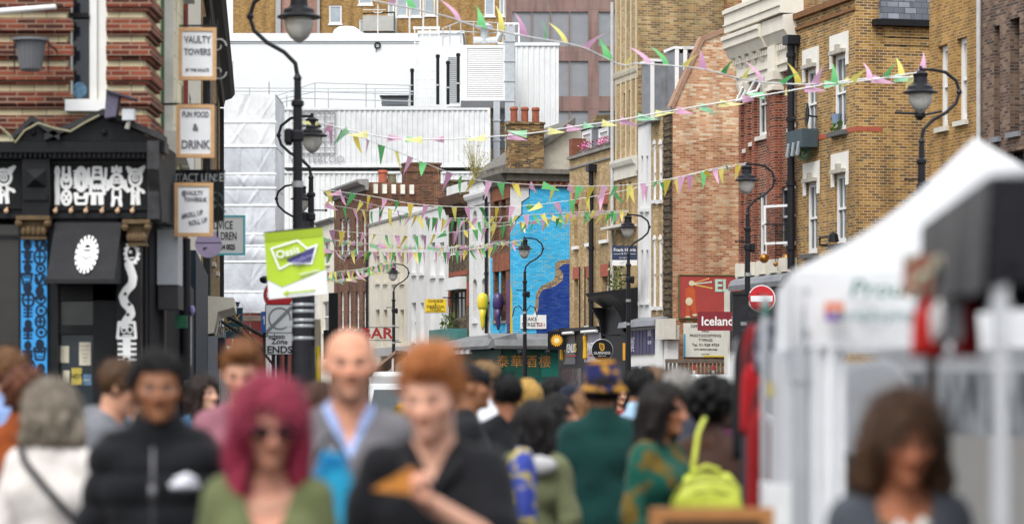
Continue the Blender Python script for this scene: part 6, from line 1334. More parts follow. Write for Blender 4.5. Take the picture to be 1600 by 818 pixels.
# ---------------------------------------------------------------- bunting
def bunting():
 cols = [('green', '#6abf76'), ('pink', '#e3b0ce'), ('yellow', '#e8de78'), ('darkgreen', '#4a9856'), ('rose', '#c08cae'), ('gold', '#cbb94a'), ('palegreen', '#a6e0b5'), ('paleyellow', '#efeaa0')]
 meshes = {}
 def flagmesh(ci, kind):
  if (ci, kind) in meshes: return meshes[(ci, kind)]
  b = MB(); n = 7; w_, h = .17, .40; r = random.Random(ci * 7 + kind); a1, a2, ph = r.uniform(.2, .9), r.uniform(-.3, .3), r.uniform(0, 3)
  for i in range(n + 1):
   s_ = i / n; hw = w_ / 2 * (1 - s_) + .004
   bend = (.03, .12, -.16, .24)[kind] * s_ ** 1.6; cx = (.0, .05, -.06, .14)[kind] * s_ ** 1.5
   tw = (0, .5, -.7, 1.2)[kind] * s_
   for sg in (-1, 1):
    x, y = sg * hw * math.cos(tw), sg * hw * math.sin(tw)
    b.v.append((cx + x, bend + y, -h * s_ * (1 - .12 * s_ * (kind > 0))))
  for i in range(n): b.f.append((2 * i, 2 * i + 1, 2 * i + 3, 2 * i + 2)); b.m.append(0)
  m, t_, bs = nodes('bunting_plastic'); c = srgb(cols[ci][1]); bs.inputs['Base Color'].default_value = (*c, 1); bs.inputs['Roughness'].default_value = .45
  tr = t_.nodes.new('ShaderNodeBsdfTranslucent'); tr.inputs['Color'].default_value = (*c, 1); mx = t_.nodes.new('ShaderNodeMixShader'); mx.inputs[0].default_value = .35
  out = t_.nodes['Material Output']; t_.links.new(bs.outputs[0], mx.inputs[1]); t_.links.new(tr.outputs[0], mx.inputs[2]); t_.links.new(mx.outputs[0], out.inputs['Surface'])
  mm = matcache.setdefault(ci, m)
  o = b.build('flag', mm, None, smooth=True, recalc=False); me = o.data; bpy.data.objects.remove(o); meshes[(ci, kind)] = me; return me
 matcache = {}
 CORD = mat((.75, .75, .74), .6, 0, .05)
 r = random.Random(21)
 def string(label, pts, Ya, Yb, mode='hang', pal=(0, 2, 1), seed=0, step=.43):
  r = random.Random(seed); xs = [p[0] for p in pts]
  yf = lambda px: Ya + (Yb - Ya) * (px - xs[0]) / (xs[-1] - xs[0])
  # smooth curve through the points
  fine = []
  for i in range(len(pts) - 1):
   p0, p1, p2, p3 = pts[max(0, i - 1)], pts[i], pts[i + 1], pts[min(len(pts) - 1, i + 2)]
   for k in range(8):
    u = k / 8; q = [.5 * ((2 * p1[j]) + (-p0[j] + p2[j]) * u + (2 * p0[j] - 5 * p1[j] + 4 * p2[j] - p3[j]) * u * u + (-p0[j] + 3 * p1[j] - 3 * p2[j] + p3[j]) * u ** 3) for j in (0, 1)]; fine.append(q)
  fine.append(pts[-1]); P3 = [P(x, y, yf(x)) for x, y in fine]
  t = thing('bunting', label, 'bunting', P3[0], group='strings of bunting across the street'); o = Vector(P3[0])
  MB().tube([p - o for p in P3], .0075 if mode == 'hang' else .012, 5).build('cord', CORD, t)
  acc, nxt, ci = 0, .15, r.randrange(3)
  cnt = 0
  for a, c in zip(P3[:-1], P3[1:]):
   L = (c - a).length
   while acc + L > nxt and cnt < 99:
    q = a.lerp(c, (nxt - acc) / L) - o; nxt += step * r.uniform(.85, 1.15); ci += 1; cnt += 1
    kind = r.choice([0, 0, 0, 1, 2]) if mode == 'hang' else r.choice([1, 2, 3, 3]) if mode == 'up' else r.choice([1, 2, 3])
    base = pal[ci % len(pal)]
    if mode == 'ribbon': base = (6, 7, 1)[ci % 3]
    elif r.random() < .3: base = {0: 3, 1: 4, 2: 5}.get(base, base)
    f = bpy.data.objects.new('flag', flagmesh(base, kind)); COL.objects.link(f); f.parent = t; f.location = q
    yaw = math.atan2(c.y - a.y, c.x - a.x)
    yaw = max(-1.1, min(1.1, yaw)) + r.gauss(0, .35)
    if mode == 'hang': f.rotation_euler = (r.gauss(0, .25), r.gauss(.12, .22), yaw)
    elif mode == 'up': f.rotation_euler = (r.gauss(0, .2), math.pi + r.gauss(.25, .15), yaw); f.scale = (.85, 1, .9)
    else: f.rotation_euler = (r.gauss(0, .2), r.choice([-1, 1]) * R(78) + r.gauss(0, .12), yaw); f.scale = (.8, 1, 1)
    if mode == 'hang' and r.random() < .12: f.rotation_euler = (r.gauss(0, .4), r.choice([-1.2, 1.25]), yaw)
   acc += L
 string('highest bunting string, its flags blown upwards, between the two nearest lamps', [(468, -24), (560, -4), (640, 12), (700, 26), (735, 38), (825, 57), (905, 72), (968, 100), (1000, 99), (1095, 107), (1165, 124), (1240, 131), (1330, 128), (1440, 112)], 37.2, 46.6, 'up', seed=1)
 string('twisted pale bunting string rising from the second left lamp to the tent lamp', [(486, 188), (560, 206), (620, 216), (700, 217), (770, 213), (830, 208), (900, 197), (965, 188), (1030, 176), (1150, 156), (1260, 137), (1340, 124), (1440, 120)], 54.5, 46.8, 'ribbon', seed=2)
 string('bunting string dipping from the second left lamp across the white containers', [(486, 186), (540, 205), (620, 236), (700, 268), (765, 283), (890, 290), (985, 288), (1060, 276), (1110, 264), (1168, 254)], 54.8, 66, 'hang', seed=3)
 string('bunting string crossing the brown brick house and the top of the blue mural', [(505, 296), (575, 305), (640, 317), (700, 322), (760, 323), (830, 320), (900, 311), (1000, 292), (1090, 270), (1168, 256)], 72.5, 66.2, 'hang', seed=4)
 string('bunting string sagging over the cream house to the lamp by the letting board', [(500, 296), (560, 313), (640, 333), (690, 340), (760, 339), (830, 335), (900, 331), (982, 328)], 72.7, 85, 'hang', seed=5)
 string('nearly level bunting string across the white houses below the sagging one', [(495, 356), (560, 363), (640, 368), (700, 363), (800, 350), (880, 337), (982, 329)], 75, 85.3, 'hang', (0, 1, 2), 6)
 string('level bunting string ending at the street lamp by the blue mural', [(495, 390), (600, 393), (700, 393), (760, 386), (820, 374)], 78, 98, 'hang', (1, 2, 0), 7)
 string('pale twisted bunting string just below the level one, crossing the white houses', [(495, 372), (580, 381), (660, 386), (740, 384), (820, 375)], 76, 98.2, 'ribbon', seed=12)
 string('thin bunting string sagging lowest over the blue mural to the lamp by the letting board', [(503, 318), (600, 332), (700, 343), (790, 347), (900, 338), (982, 330)], 73, 85.1, 'hang', (2, 0, 1), 13)
 string('short low bunting string on the dark brown brick house', [(512, 425), (560, 420), (590, 414), (615, 411)], 100, 118, 'hang', (0, 1, 2), 8)
 string('second short low bunting string on the brown brick house, sagging below the first', [(505, 432), (530, 437), (560, 432), (590, 422), (614, 413)], 99, 118.3, 'ribbon', (0, 1, 2), 9)
bunting()

# ---------------------------------------------------------------- traffic and hanging signs in the street
def sheet_sign(t, pts, m, name, th=.01, y=0.):
 b = MB(); b.prism(pts, y - th, y, 'y'); return b.build(name, m, t)
def circle(r_, n=32, cx=0, cz=0): return [(cx + r_ * math.cos(2 * math.pi * i / n), cz + r_ * math.sin(2 * math.pi * i / n)) for i in range(n)]
RED = mat('#b8141e', .45, 0, .05); SWHITE = mat((.74, .75, .76), .45, 0, .05); SGREY = mat((.22, .23, .25), .5, 0, .05)
def street_signs():
 # banner on the near left lamp
 Y = 32; k = Y / F
 t = thing('banner', 'lime green and white banner with a purple logo patch on a black post', 'banner', P(462, 412, Y), R(2)); L = lambda px, py: ((px - 462) * k, (412 - py) * k)
 cv = lambda pts, m, name, off: None
 def curved(poly, m, name, off, parent=None, nsub=14):
  bm = bmesh.new(); vs_ = [bm.verts.new((L(*p)[0], 0, L(*p)[1])) for p in poly]; bm.faces.new(vs_)
  for i in range(1, nsub):
   x = L(412 + 100 * i / nsub, 0)[0]; bmesh.ops.bisect_plane(bm, geom=bm.verts[:] + bm.edges[:] + bm.faces[:], plane_co=(x, 0, 0), plane_no=(1, 0, 0))
  for v in bm.verts: v.co.y = off + .05 * math.cos(v.co.x * 4.2) - .04
  me = bpy.data.meshes.new(name); bm.to_mesh(me); bm.free(); boxuv(me); me.materials.append(m); o = bpy.data.objects.new(name, me); COL.objects.link(o); o.parent = parent or t; return o
 LIME = mat('#a9c42c', .5, 0, .08, 2); DL = mat('#8fa614', .5, 0, .08, 2); PU = mat('#3a3470', .5, 0, .08)
 curved([(413, 364), (504, 355), (512, 458), (420, 467)], SWHITE, 'fabric', .0)
 curved([(413, 364), (504, 355), (508.5, 420), (441, 448), (417.5, 436)], LIME, 'lime_area', -.005)
 curved([(413, 364), (504, 355), (505, 368), (414, 378)], DL, 'dark_lime_band', -.010)
 W_ = mat((.8, .82, .78), .5, 0, .04)
 def outline(pts, wd, m, name, off):
  o = []
  b = MB(); b.stroke([L(*p) for p in pts], wd * k, lambda x, z: (x, off + .05 * math.cos(x * 4.2) - .04, z), True); return b.build(name, m, t, recalc=False)
 outline([(424, 388), (465, 375), (480, 388), (495, 382), (487, 411), (453, 411), (437, 420)], 3, W_, 'logo_outline', -.016)
 curved([(447, 405), (495, 383), (487, 409), (455, 411)], PU, 'purple_patch', -.013)
 text('Oasis', .085, W_, t, (L(450, 394)[0], -.03, L(450, 394)[1]), (R(90), R(-16), 0), bold=.02); text('academy', .05, mat('#9a95c9', .5), t, (L(473, 403)[0], -.03, L(473, 403)[1]), (R(90), R(-20), 0)); text('Johanna', .035, mat('#8d88bf', .5), t, (L(474, 409)[0], -.03, L(474, 409)[1]), (R(90), R(-20), 0))
 outline([(447, 457), (492, 452), (492, 452.5), (447, 457.5)], 2, LIME, 'arrow_shaft', -.012); curved([(442, 458), (450, 452), (450, 463)], LIME, 'arrow_head', -.008); text('oasisacademy', .035, W_, t, (L(486, 424)[0], -.02, L(486, 424)[1]), (R(90), R(-12), 0))
 b = MB(); b.bar((-.36, .03, .35), (.3, .03, .42), .012); b.bar((-.3, .03, -.38), (.34, .03, -.32), .012); b.build('banner_arm', M_IRON, t)
 t = thing('banner_post', 'stout black post with steel bands carrying the green banner', 'post', (xat(475, 33.5), 33.5, 0)); b = MB(); b.lathe([(.16, 0), (.16, .2), (.13, .3), (.125, 2.9), (.07, 3.0), (.065, zat(345, 33.5))], (0, 0, 0), 16); b.build('post', M_IRON, t)
 for py in (478, 488, 502, 511, 530):
  b = MB(); b.lathe([(.131, 0), (.134, .01), (.134, .025), (.131, .035)], (0, 0, zat(py, 33.5)), 16); b.build('steel_band', mat((.4, .42, .44), .35, .6), t)
 b = MB(); b.box(.13, .19, -.05, .1, zat(540, 33.5), zat(498, 33.5)); b.build('junction_box', mat('#5f584a', .6, 0, .2), t)
 b = MB(); b.box(-.22, -.13, -.06, .0, zat(510, 33.5), zat(500, 33.5)); b.box(-.22, -.13, -.06, .0, zat(532, 33.5), zat(522, 33.5)); b.build('sign_clip', mat((.35, .36, .37), .4, .5), t, each=1)
 # end of pedestrian zone
 Y = 52; k = Y / F; t = thing('traffic_sign', 'white traffic sign reading Pedestrian Zone ENDS with a struck out grey ring', 'traffic sign', P(437, 514, Y), R(2))
 w_, h = 22 * k, 39 * k; sheet_sign(t, [(-w_, -h), (w_, -h), (w_, h), (-w_, h)], SWHITE, 'plate', .015)
 b = MB(); mf = lambda x, z: (x, -.02, z); b.stroke([(-w_, -5 * k), (w_, -5 * k)], .012, mf);
 for a, c in (((-w_, -h), (w_, -h)), ((w_, -h), (w_, h)), ((w_, h), (-w_, h)), ((-w_, h), (-w_, -h))): b.stroke([a, c], .014, mf)
 b.build('black_rule', M_TEXTB, t)
 b = MB(); b.stroke(circle(16.5 * k, 32, 0, 17 * k), 2.6 * k, mf, True); b.build('grey_ring', SGREY, t)
 b = MB(); mf3 = lambda x, z: (x, -.024, z)
 for o_ in (-2.6, 0, 2.6): b.stroke([(-20 * k + o_ * k, -4 * k), (20 * k + o_ * k, 36 * k)], 1.6 * k, mf3)
 b.build('diagonal_bars', SGREY, t)
 text('Pedestrian', .095, M_TEXTB, t, (0, -.02, -11 * k), sx=.95, bold=.015); text('Zone', .095, M_TEXTB, t, (0, -.02, -19 * k), bold=.015); text('ENDS', .125, M_TEXTB, t, (0, -.02, -32 * k), bold=.03, sx=1.05)
 b = MB()
 for x in (-10 * k, 10 * k): b.bar((x, .04, -t.location.z), (x, .04, h), .035)
 b.build('post', M_IRON, t)
 t = thing('traffic_sign', 'red no entry sign half hidden behind the green banner', 'traffic sign', P(435, 460, 54), R(3)); k = 54 / F
 sheet_sign(t, circle(24 * k), SWHITE, 'rim', .012); sheet_sign(t, circle(22.5 * k), RED, 'red_disc', .012, -.013); sheet_sign(t, [(-18 * k, -4 * k), (18 * k, -4 * k), (18 * k, 4 * k), (-18 * k, 4 * k)], SWHITE, 'white_bar', .004, -.026)
 b = MB(); b.bar((0, .05, -t.location.z), (0, .05, .3), .038); b.lathe([(.05, 0), (.1, .03), (.11, .1), (.04, .14)], (-.25, .05, .22), 10); b.build('post', M_IRON, t)
 t = thing('traffic_sign', 'small blue sign left of the Pedestrian Zone sign', 'traffic sign', P(413, 502, 56), R(3)); k = 56 / F
 sheet_sign(t, [(-5 * k, -17 * k), (5 * k, -17 * k), (5 * k, 16 * k), (-5 * k, 16 * k)], mat('#1f5fb0', .5, 0, .05), 'plate', .015); b = MB(); b.stroke([(.0, -.05), (.0, .1)], .02, lambda x, z: (x, -.02, z)); b.stroke([(-.03, .06), (0, .11)], .02, lambda x, z: (x, -.02, z)); b.build('white_arrow', SWHITE, t); MB().bar((0, .04, -t.location.z), (0, .04, .2), .03).build('post', M_IRON, t)
 # no entry sign on the right
 Y = 65.2; k = Y / F; t = thing('traffic_sign', 'red round no entry sign with a white bar beside the black lamp post', 'traffic sign', P(1190, 466, Y), R(-3))
 sheet_sign(t, circle(21.5 * k), SWHITE, 'rim', .012); sheet_sign(t, circle(20 * k), RED, 'red_disc', .012, -.013); sheet_sign(t, [(-17 * k, -4.5 * k), (17 * k, -4.5 * k), (17 * k, 4.5 * k), (-17 * k, 4.5 * k)], SWHITE, 'white_bar', .004, -.026)
 text('Access', .06, SWHITE, t, (0, -.03, -17 * k)); b = MB(); b.stroke([(-.12, .115), (.1, .115)], .02, lambda x, z: (x, -.028, z)); b.build('sticker_line', mat('#6d1018', .5), t); b = MB(); b.box(-.3, .0, .01, .05, .1, .14); b.box(-.3, .0, .01, .05, -.14, -.1); b.build('clamp', M_IRON, t)
 t = thing('traffic_signal', 'black traffic signal box seen from behind, right of the dark red shop sign', 'traffic signal', (xat(1157, 64), 64, 0)); k = 64 / F
 z0, z1 = zat(537, 64), zat(460, 64); b = MB(); b.box(-.18, .18, -.1, .1, z0, z1); b.box(-.2, .2, -.12, .1, z1, z1 + .04); b.build('backing_board', M_BLACKM, t); MB().bar((.0, .16, 0), (.0, .16, z1), .05, 10).build('pole', M_IRON, t); b = MB(); b.box(.0, .17, -.13, -.105, z0 + .42, z0 + .5); b.box(.02, .16, -.13, -.105, z0 + .26, z0 + .34); b.build('white_label', SWHITE, t, each=1)
 b = MB()
 for i in range(3): b.lathe([(.11, 0), (.12, .02), (.09, .1)], (0, 0, 0), 12)
 b = MB()
 for i in range(3): zc = z0 + .2 + i * .35; b.tube([(0, .1, zc), (0, .26, zc)], .12, 12)
 b.build('signal_hood', M_BLACK, t, each=1)
 # street name style signs further down
 t = thing('hanging_sign', 'yellow hanging sign reading CHINESE & ORIENTAL FOOD in front of the white house', 'sign', P(681, 477, 119), R(-8)); k = 119 / F
 MB().box(-19 * k, 19 * k, -.04, .04, -12 * k, 12 * k).build('frame', mat((.45, .46, .48), .5, .2), t); MB().box(-17 * k, 17 * k, -.05, -.041, -10.5 * k, 10.5 * k).build('yellow_panel', mat('#d8b414', .5, 0, .06), t)
 BT = mat('#3a3424', .6);
 for s_, z, sz in (('CHINESE', 7, .115), ('&', 2.6, .09), ('ORIENTAL', -1.5, .115), ('FOOD', -5.5, .115), ('EAT IN TAKE AWAY', -8.9, .06)): text(s_, sz, BT, t, (0, -.056, z * k), bold=.01)
 MB().bar((.3, 0, .34), (1.6, .8, .34), .03).build('bracket', M_IRON, t)
 t = thing('bar_sign', 'red cut out letters BAR on a thin frame in front of the cream house', 'sign', P(590, 521, 112), R(-6)); k = 112 / F
 text('BAR', .42, mat('#8a1a1c', .5, 0, .1), t, (-.02, -.02, 0), sx=1.15, bold=.03, extr=.03); b = MB()
 for z in (.26, -.25): b.bar((-.6, .04, z), (.85, .04, z), .015)
 b.build('frame', M_IRON, t); MB().bar((.7, .04, -.3), (.7, 1.5, -.3), .02).build('bracket', M_IRON, t)
 t = thing('black_post', 'short black sign post with a square head left of the BAR letters', 'post', (xat(521, 62), 62, 0)); b = MB(); b.box(-.1, .1, -.08, .08, zat(540, 62), zat(457, 62)); b.build('head', M_BLACK, t); MB().bar((.02, 0, 0), (.02, 0, zat(540, 62)), .05, 10).build('post', M_IRON, t); MB().box(-.06, .1, -.1, -.081, zat(548, 62), zat(537, 62)).build('label_plate', mat((.4, .41, .43), .5), t)
 t = thing('yellow_post', 'thin yellow post with a black equipment box beside the banner post', 'post', (xat(497, 60), 60, 0)); MB().bar((0, 0, 0), (0, 0, zat(508, 60)), .06, 10).build('post', mat('#c9b21e', .5, 0, .1), t); MB().box(.12, .3, -.1, .1, zat(560, 60), zat(515, 60)).build('equipment_box', M_BLACK, t)

 t = thing('yellow_banner', 'narrow yellow vertical sign beside the black shopfront behind the lamp', 'sign', P(975, 548, 88)); k = 88 / F
 MB().box(-2 * k, 2 * k, -.03, .03, -14 * k, 13 * k).build('panel', mat('#d09a2a', .6, 0, .1), t); MB().bar((.06, .03, -t.location.z), (.06, .03, .25), .03).build('pole', M_IRON, t)
street_signs()

# ---------------------------------------------------------------- vehicles
def vehicle(name, label, cat, loc, rz, L, W_, H_, kind, paint='#d8d9da'):
 t = thing(name, label, cat, loc, rz); pm = mat(paint, .25, 0, .04, 2, coat=.6); gm = glassmat((.03, .045, .05), .05); hw = W_ / 2
 if kind == 'van': prof = [(-L / 2, .35), (-L / 2, 1.0), (-L / 2 + .35, 1.15), (-L / 2 + .95, H_ - .1), (-L / 2 + 1.2, H_), (L / 2 - .15, H_), (L / 2, H_ - .12), (L / 2, .35)]
 else: prof = [(-L / 2, .3), (-L / 2 - .02, .7), (-L / 2 + .1, .85), (-L / 2 + 1.05, .98), (-L / 2 + 1.75, H_ - .07), (-L / 2 + 2.2, H_), (L / 2 - .75, H_), (L / 2 - .15, 1.05), (L / 2, .95), (L / 2, .3)]
 bm = bmesh.new(); n = len(prof)
 def ring(x, sc_): return [bm.verts.new((x * (sc_ if z > 1.0 else 1), y, z)) for y, z in prof]
 a, c = ring(-hw, .86), ring(hw, .86)
 for i in range(n): bm.faces.new((a[i], a[(i + 1) % n], c[(i + 1) % n], c[i]))
 bm.faces.new(a[::-1]); bm.faces.new(c); bmesh.ops.recalc_face_normals(bm, faces=bm.faces)
 bmesh.ops.bevel(bm, geom=bm.edges[:], offset=.06, segments=3, affect='EDGES', profile=.6)
 me = bpy.data.meshes.new('body'); bm.to_mesh(me); bm.free(); boxuv(me); me.materials.append(pm); me.polygons.foreach_set('use_smooth', [True] * len(me.polygons)); o = bpy.data.objects.new('body', me); COL.objects.link(o); o.parent = t
 def glass(pts, nm): b = MB(); b.add(pts, [tuple(range(len(pts)))]); return b.build(nm, gm, t)
 if kind == 'van':
  y0, z0, y1, z1 = -L / 2 + .38, 1.2, -L / 2 + .9, H_ - .17
  glass([(-hw * .8, y0 - .02, z0), (hw * .8, y0 - .02, z0), (hw * .74, y1 - .02, z1), (-hw * .74, y1 - .02, z1)], 'windscreen')
  glass([(-hw * .7, L / 2 + .004, 1.2), (hw * .7, L / 2 + .004, 1.2), (hw * .66, L / 2 + .004, H_ - .35), (-hw * .66, L / 2 + .004, H_ - .35)], 'rear_window')
 else:
  glass([(-hw * .82, -L / 2 + 1.1, 1.03), (hw * .82, -L / 2 + 1.1, 1.03), (hw * .74, -L / 2 + 1.74, H_ - .12), (-hw * .74, -L / 2 + 1.74, H_ - .12)], 'windscreen')
  glass([(-hw * .8, L / 2 - .135, 1.1), (hw * .8, L / 2 - .135, 1.1), (hw * .72, L / 2 - .68, H_ - .09), (-hw * .72, L / 2 - .68, H_ - .09)], 'rear_window')
  for s_ in (-1, 1): glass([(s_ * hw * .872, -L / 2 + 1.9, 1.05), (s_ * hw * .872, L / 2 - .95, 1.05), (s_ * hw * .868, L / 2 - 1.1, H_ - .16), (s_ * hw * .868, -L / 2 + 2.15, H_ - .16)], 'side_window')
 for sx in (-1, 1):
  for yy in (-L / 2 + .8, L / 2 - .8):
   w_ = MB().tube([(sx * (hw - .2), yy, .32), (sx * (hw + .01), yy, .32)], .32, 18).build('wheel', mat((.02, .02, .02), .8), t); MB().tube([(sx * (hw + .012), yy, .32), (sx * (hw + .03), yy, .32)], .2, 14).build('rim', mat((.4, .41, .42), .3, .7), w_)
  MB().box(sx * hw * .72 - .14, sx * hw * .72 + .14, -L / 2 - .05, -L / 2 + .04, .68, .82).build('headlight', mat((.7, .72, .72), .1), t)
  MB().box(sx * hw * .85 - .08, sx * hw * .85 + .08, L / 2 - .03, L / 2 + .03, .75, .98).build('tail_light', mat('#8a1216', .2), t)
  MB().ball((sx * (hw + .08), -L / 2 + 1.5, 1.08), .1, 8, (1, .6, .8)).build('wing_mirror', pm, t)
 MB().box(-hw + .05, hw - .05, -L / 2 - .06, -L / 2 + .02, .3, .5).build('bumper', mat((.05, .05, .055), .5), t)
 MB().box(-.26, .26, L / 2 + .005, L / 2 + .02, .6, .72).build('number_plate', mat('#c9b23a', .5), t)
 return t
vehicle('parked_car', 'white car with a pale rear window between the bald man and the ginger haired man', 'car', (xat(640, 58), 58, 0), R(180), 4.3, 1.8, 1.79, 'suv')
vehicle('parked_van', 'white van parked behind the white car, roof just showing above it', 'van', (xat(655, 84), 84, 0), R(168), 4.8, 1.9, 2.2, 'van')
vehicle('parked_van', 'white van parked in front of the timber fence on the right', 'van', (xat(1112, 72), 72, 0), R(14), 4.6, 1.85, 2.06, 'van', '#c9cbcd')

# ---------------------------------------------------------------- people: implicit surfaces turned into one closed mesh each
class Vol:
 def __init__(s, xs, ys, zs):
  s.ax = [np.asarray(a, np.float32) for a in (xs, ys, zs)]; s.D = np.full([len(a) for a in s.ax], .3, np.float32)
 def sl(s, lo, hi, m):
  r = []
  for a, l, h in zip(s.ax, lo, hi):
   i, j = np.searchsorted(a, l - m), np.searchsorted(a, h + m); r.append(slice(max(0, i - 1), min(len(a), j + 1)))
  return tuple(r)
 def grid(s, q): return s.ax[0][q[0]][:, None, None], s.ax[1][q[1]][None, :, None], s.ax[2][q[2]][None, None, :]
 def put(s, q, d, k, sub=False):
  a = s.D[q]
  if sub:
   h = np.clip(.5 - .5 * (a + d) / k, 0, 1); s.D[q] = a * (1 - h) - d * h + k * h * (1 - h)
  elif k <= 0: s.D[q] = np.minimum(a, d)
  else:
   h = np.clip(.5 + .5 * (a - d) / k, 0, 1); s.D[q] = a * (1 - h) + d * h - k * h * (1 - h)
 def cap(s, a, b, ra, rb, k=.02, sy=1., T=None, off=None):
  """tapered capsule a-b; sy>1 flattens it front to back; T = (3x3 rotation, origin) when a,b are in a turned frame; off = function added to the radius"""
  a, b = np.array(a, float), np.array(b, float)
  if T is not None:
   wa, wb = T[0] @ a + T[1], T[0] @ b + T[1]
  else: wa, wb = a, b
  R_ = max(ra, rb) + .03; q = s.sl(np.minimum(wa, wb) - R_, np.maximum(wa, wb) + R_, k); X, Y, Z = s.grid(q)
  if X.size == 0 or Y.size == 0 or Z.size == 0: return
  X, Y, Z = X - wa[0], (Y - wa[1]) * sy, Z - wa[2]; d = wb - wa; d[1] *= sy; L2 = max(1e-9, float(d @ d))
  t = np.clip((X * d[0] + Y * d[1] + Z * d[2]) / L2, 0, 1)
  dist = np.sqrt((X - t * d[0]) ** 2 + (Y - t * d[1]) ** 2 + (Z - t * d[2]) ** 2) - (ra + (rb - ra) * t)
  if off is not None: g = s.grid(q); dist = dist - off(*g)
  s.put(q, dist.astype(np.float32), k)
 def ell(s, c, r, k=.02, T=None, sub=False, off=None):
  c, r = np.array(c, float), np.array(r, float); R_ = r.max() + .02
  wc = T[0] @ c + T[1] if T is not None else c; q = s.sl(wc - R_, wc + R_, k); X, Y, Z = s.grid(q); X, Y, Z = X - wc[0], Y - wc[1], Z - wc[2]
  if X.size == 0 or Y.size == 0 or Z.size == 0: return
  if T is not None:
   M = T[0].T; X, Y, Z = M[0, 0] * X + M[0, 1] * Y + M[0, 2] * Z, M[1, 0] * X + M[1, 1] * Y + M[1, 2] * Z, M[2, 0] * X + M[2, 1] * Y + M[2, 2] * Z
  k0 = np.sqrt((X / r[0]) ** 2 + (Y / r[1]) ** 2 + (Z / r[2]) ** 2); k1 = np.sqrt((X / r[0] ** 2) ** 2 + (Y / r[1] ** 2) ** 2 + (Z / r[2] ** 2) ** 2) + 1e-6
  d = k0 * (k0 - 1) / k1
  if off is not None: d = d - off(X, Y, Z)
  s.put(q, d.astype(np.float32), k, sub)
 def clip(s, f):
  """keep only where f(X,Y,Z) < 0"""
  q = (slice(None),) * 3; s.D = np.maximum(s.D, np.broadcast_to(f(*s.grid(q)), s.D.shape).astype(np.float32))
 def nets(s):
  D = s.D; D = D.copy(); D[0] = D[-1] = .01; D[:, 0] = D[:, -1] = .01; D[:, :, 0] = D[:, :, -1] = .01
  ins = D < 0; c = np.zeros([n - 1 for n in D.shape], np.uint8)
  for dx in (0, 1):
   for dy in (0, 1):
    for dz in (0, 1): c += ins[dx:D.shape[0] - 1 + dx, dy:D.shape[1] - 1 + dy, dz:D.shape[2] - 1 + dz]
  act = (c > 0) & (c < 8); idx = np.argwhere(act); cid = np.full(c.shape, -1, np.int32); cid[act] = np.arange(len(idx))
  off = [(dx, dy, dz) for dx in (0, 1) for dy in (0, 1) for dz in (0, 1)]
  val = np.stack([D[idx[:, 0] + o[0], idx[:, 1] + o[1], idx[:, 2] + o[2]] for o in off], 1)
  pos = np.stack([np.stack([s.ax[a][idx[:, a] + o[a]] for a in range(3)], 1) for o in off], 1)
  acc = np.zeros((len(idx), 3)); n = np.zeros(len(idx))
  for a in range(8):
   for b in range(a + 1, 8):
    if sum(abs(off[a][q] - off[b][q]) for q in range(3)) != 1: continue
    m = (val[:, a] < 0) != (val[:, b] < 0); t = (val[m, a] / (val[m, a] - val[m, b]))[:, None]
    acc[m] += pos[m, a] + t * (pos[m, b] - pos[m, a]); n[m] += 1
  v = acc / np.maximum(n, 1)[:, None]; F_ = []
  for ax in range(3):
   o1, o2 = [(1, 2), (2, 0), (0, 1)][ax]
   sl0 = [slice(1, -1)] * 3; sl1 = [slice(1, -1)] * 3; sl0[ax] = slice(0, -1); sl1[ax] = slice(1, None)
   e = ins[tuple(sl0)] != ins[tuple(sl1)]; p = np.argwhere(e); base = np.array([1, 1, 1]); base[ax] = 0; p = p + base
   flip = ins[p[:, 0], p[:, 1], p[:, 2]]
   def cell(d1, d2): w_ = p.copy(); w_[:, o1] -= d1; w_[:, o2] -= d2; return cid[w_[:, 0], w_[:, 1], w_[:, 2]]
   f = np.stack([cell(1, 1), cell(0, 1), cell(0, 0), cell(1, 0)], 1); f[~flip] = f[~flip][:, ::-1]; F_.append(f)
  return v, np.concatenate(F_)

def axis(*segs):
 """rectilinear axis from (start, end, step) runs"""
 out = []
 for a, b, h in segs: n = max(1, int(round((b - a) / h))); out += list(np.linspace(a, b, n + 1)[:-1])
 return np.array(out + [segs[-1][1]])
def np_mesh(name, v, f, m, parent, col=None, smooth=True, sub=0):
 me = bpy.data.meshes.new(name); me.vertices.add(len(v)); me.vertices.foreach_set('co', np.asarray(v, np.float32).ravel())
 me.loops.add(len(f) * 4); me.loops.foreach_set('vertex_index', np.asarray(f, np.int32).ravel()); me.polygons.add(len(f))
 me.polygons.foreach_set('loop_start', np.arange(len(f), dtype=np.int32) * 4); me.polygons.foreach_set('loop_total', np.full(len(f), 4, np.int32))
 me.update(calc_edges=True); me.validate()
 if smooth: me.polygons.foreach_set('use_smooth', [True] * len(me.polygons))
 me.materials.append(m)
 if col is not None:
  at = me.color_attributes.new('Col', 'FLOAT_COLOR', 'POINT'); c4 = np.ones((len(v), 4), np.float32); c4[:, :3] = col; at.data.foreach_set('color', c4.ravel())
 o = bpy.data.objects.new(name, me); COL.objects.link(o); o.parent = parent; return o

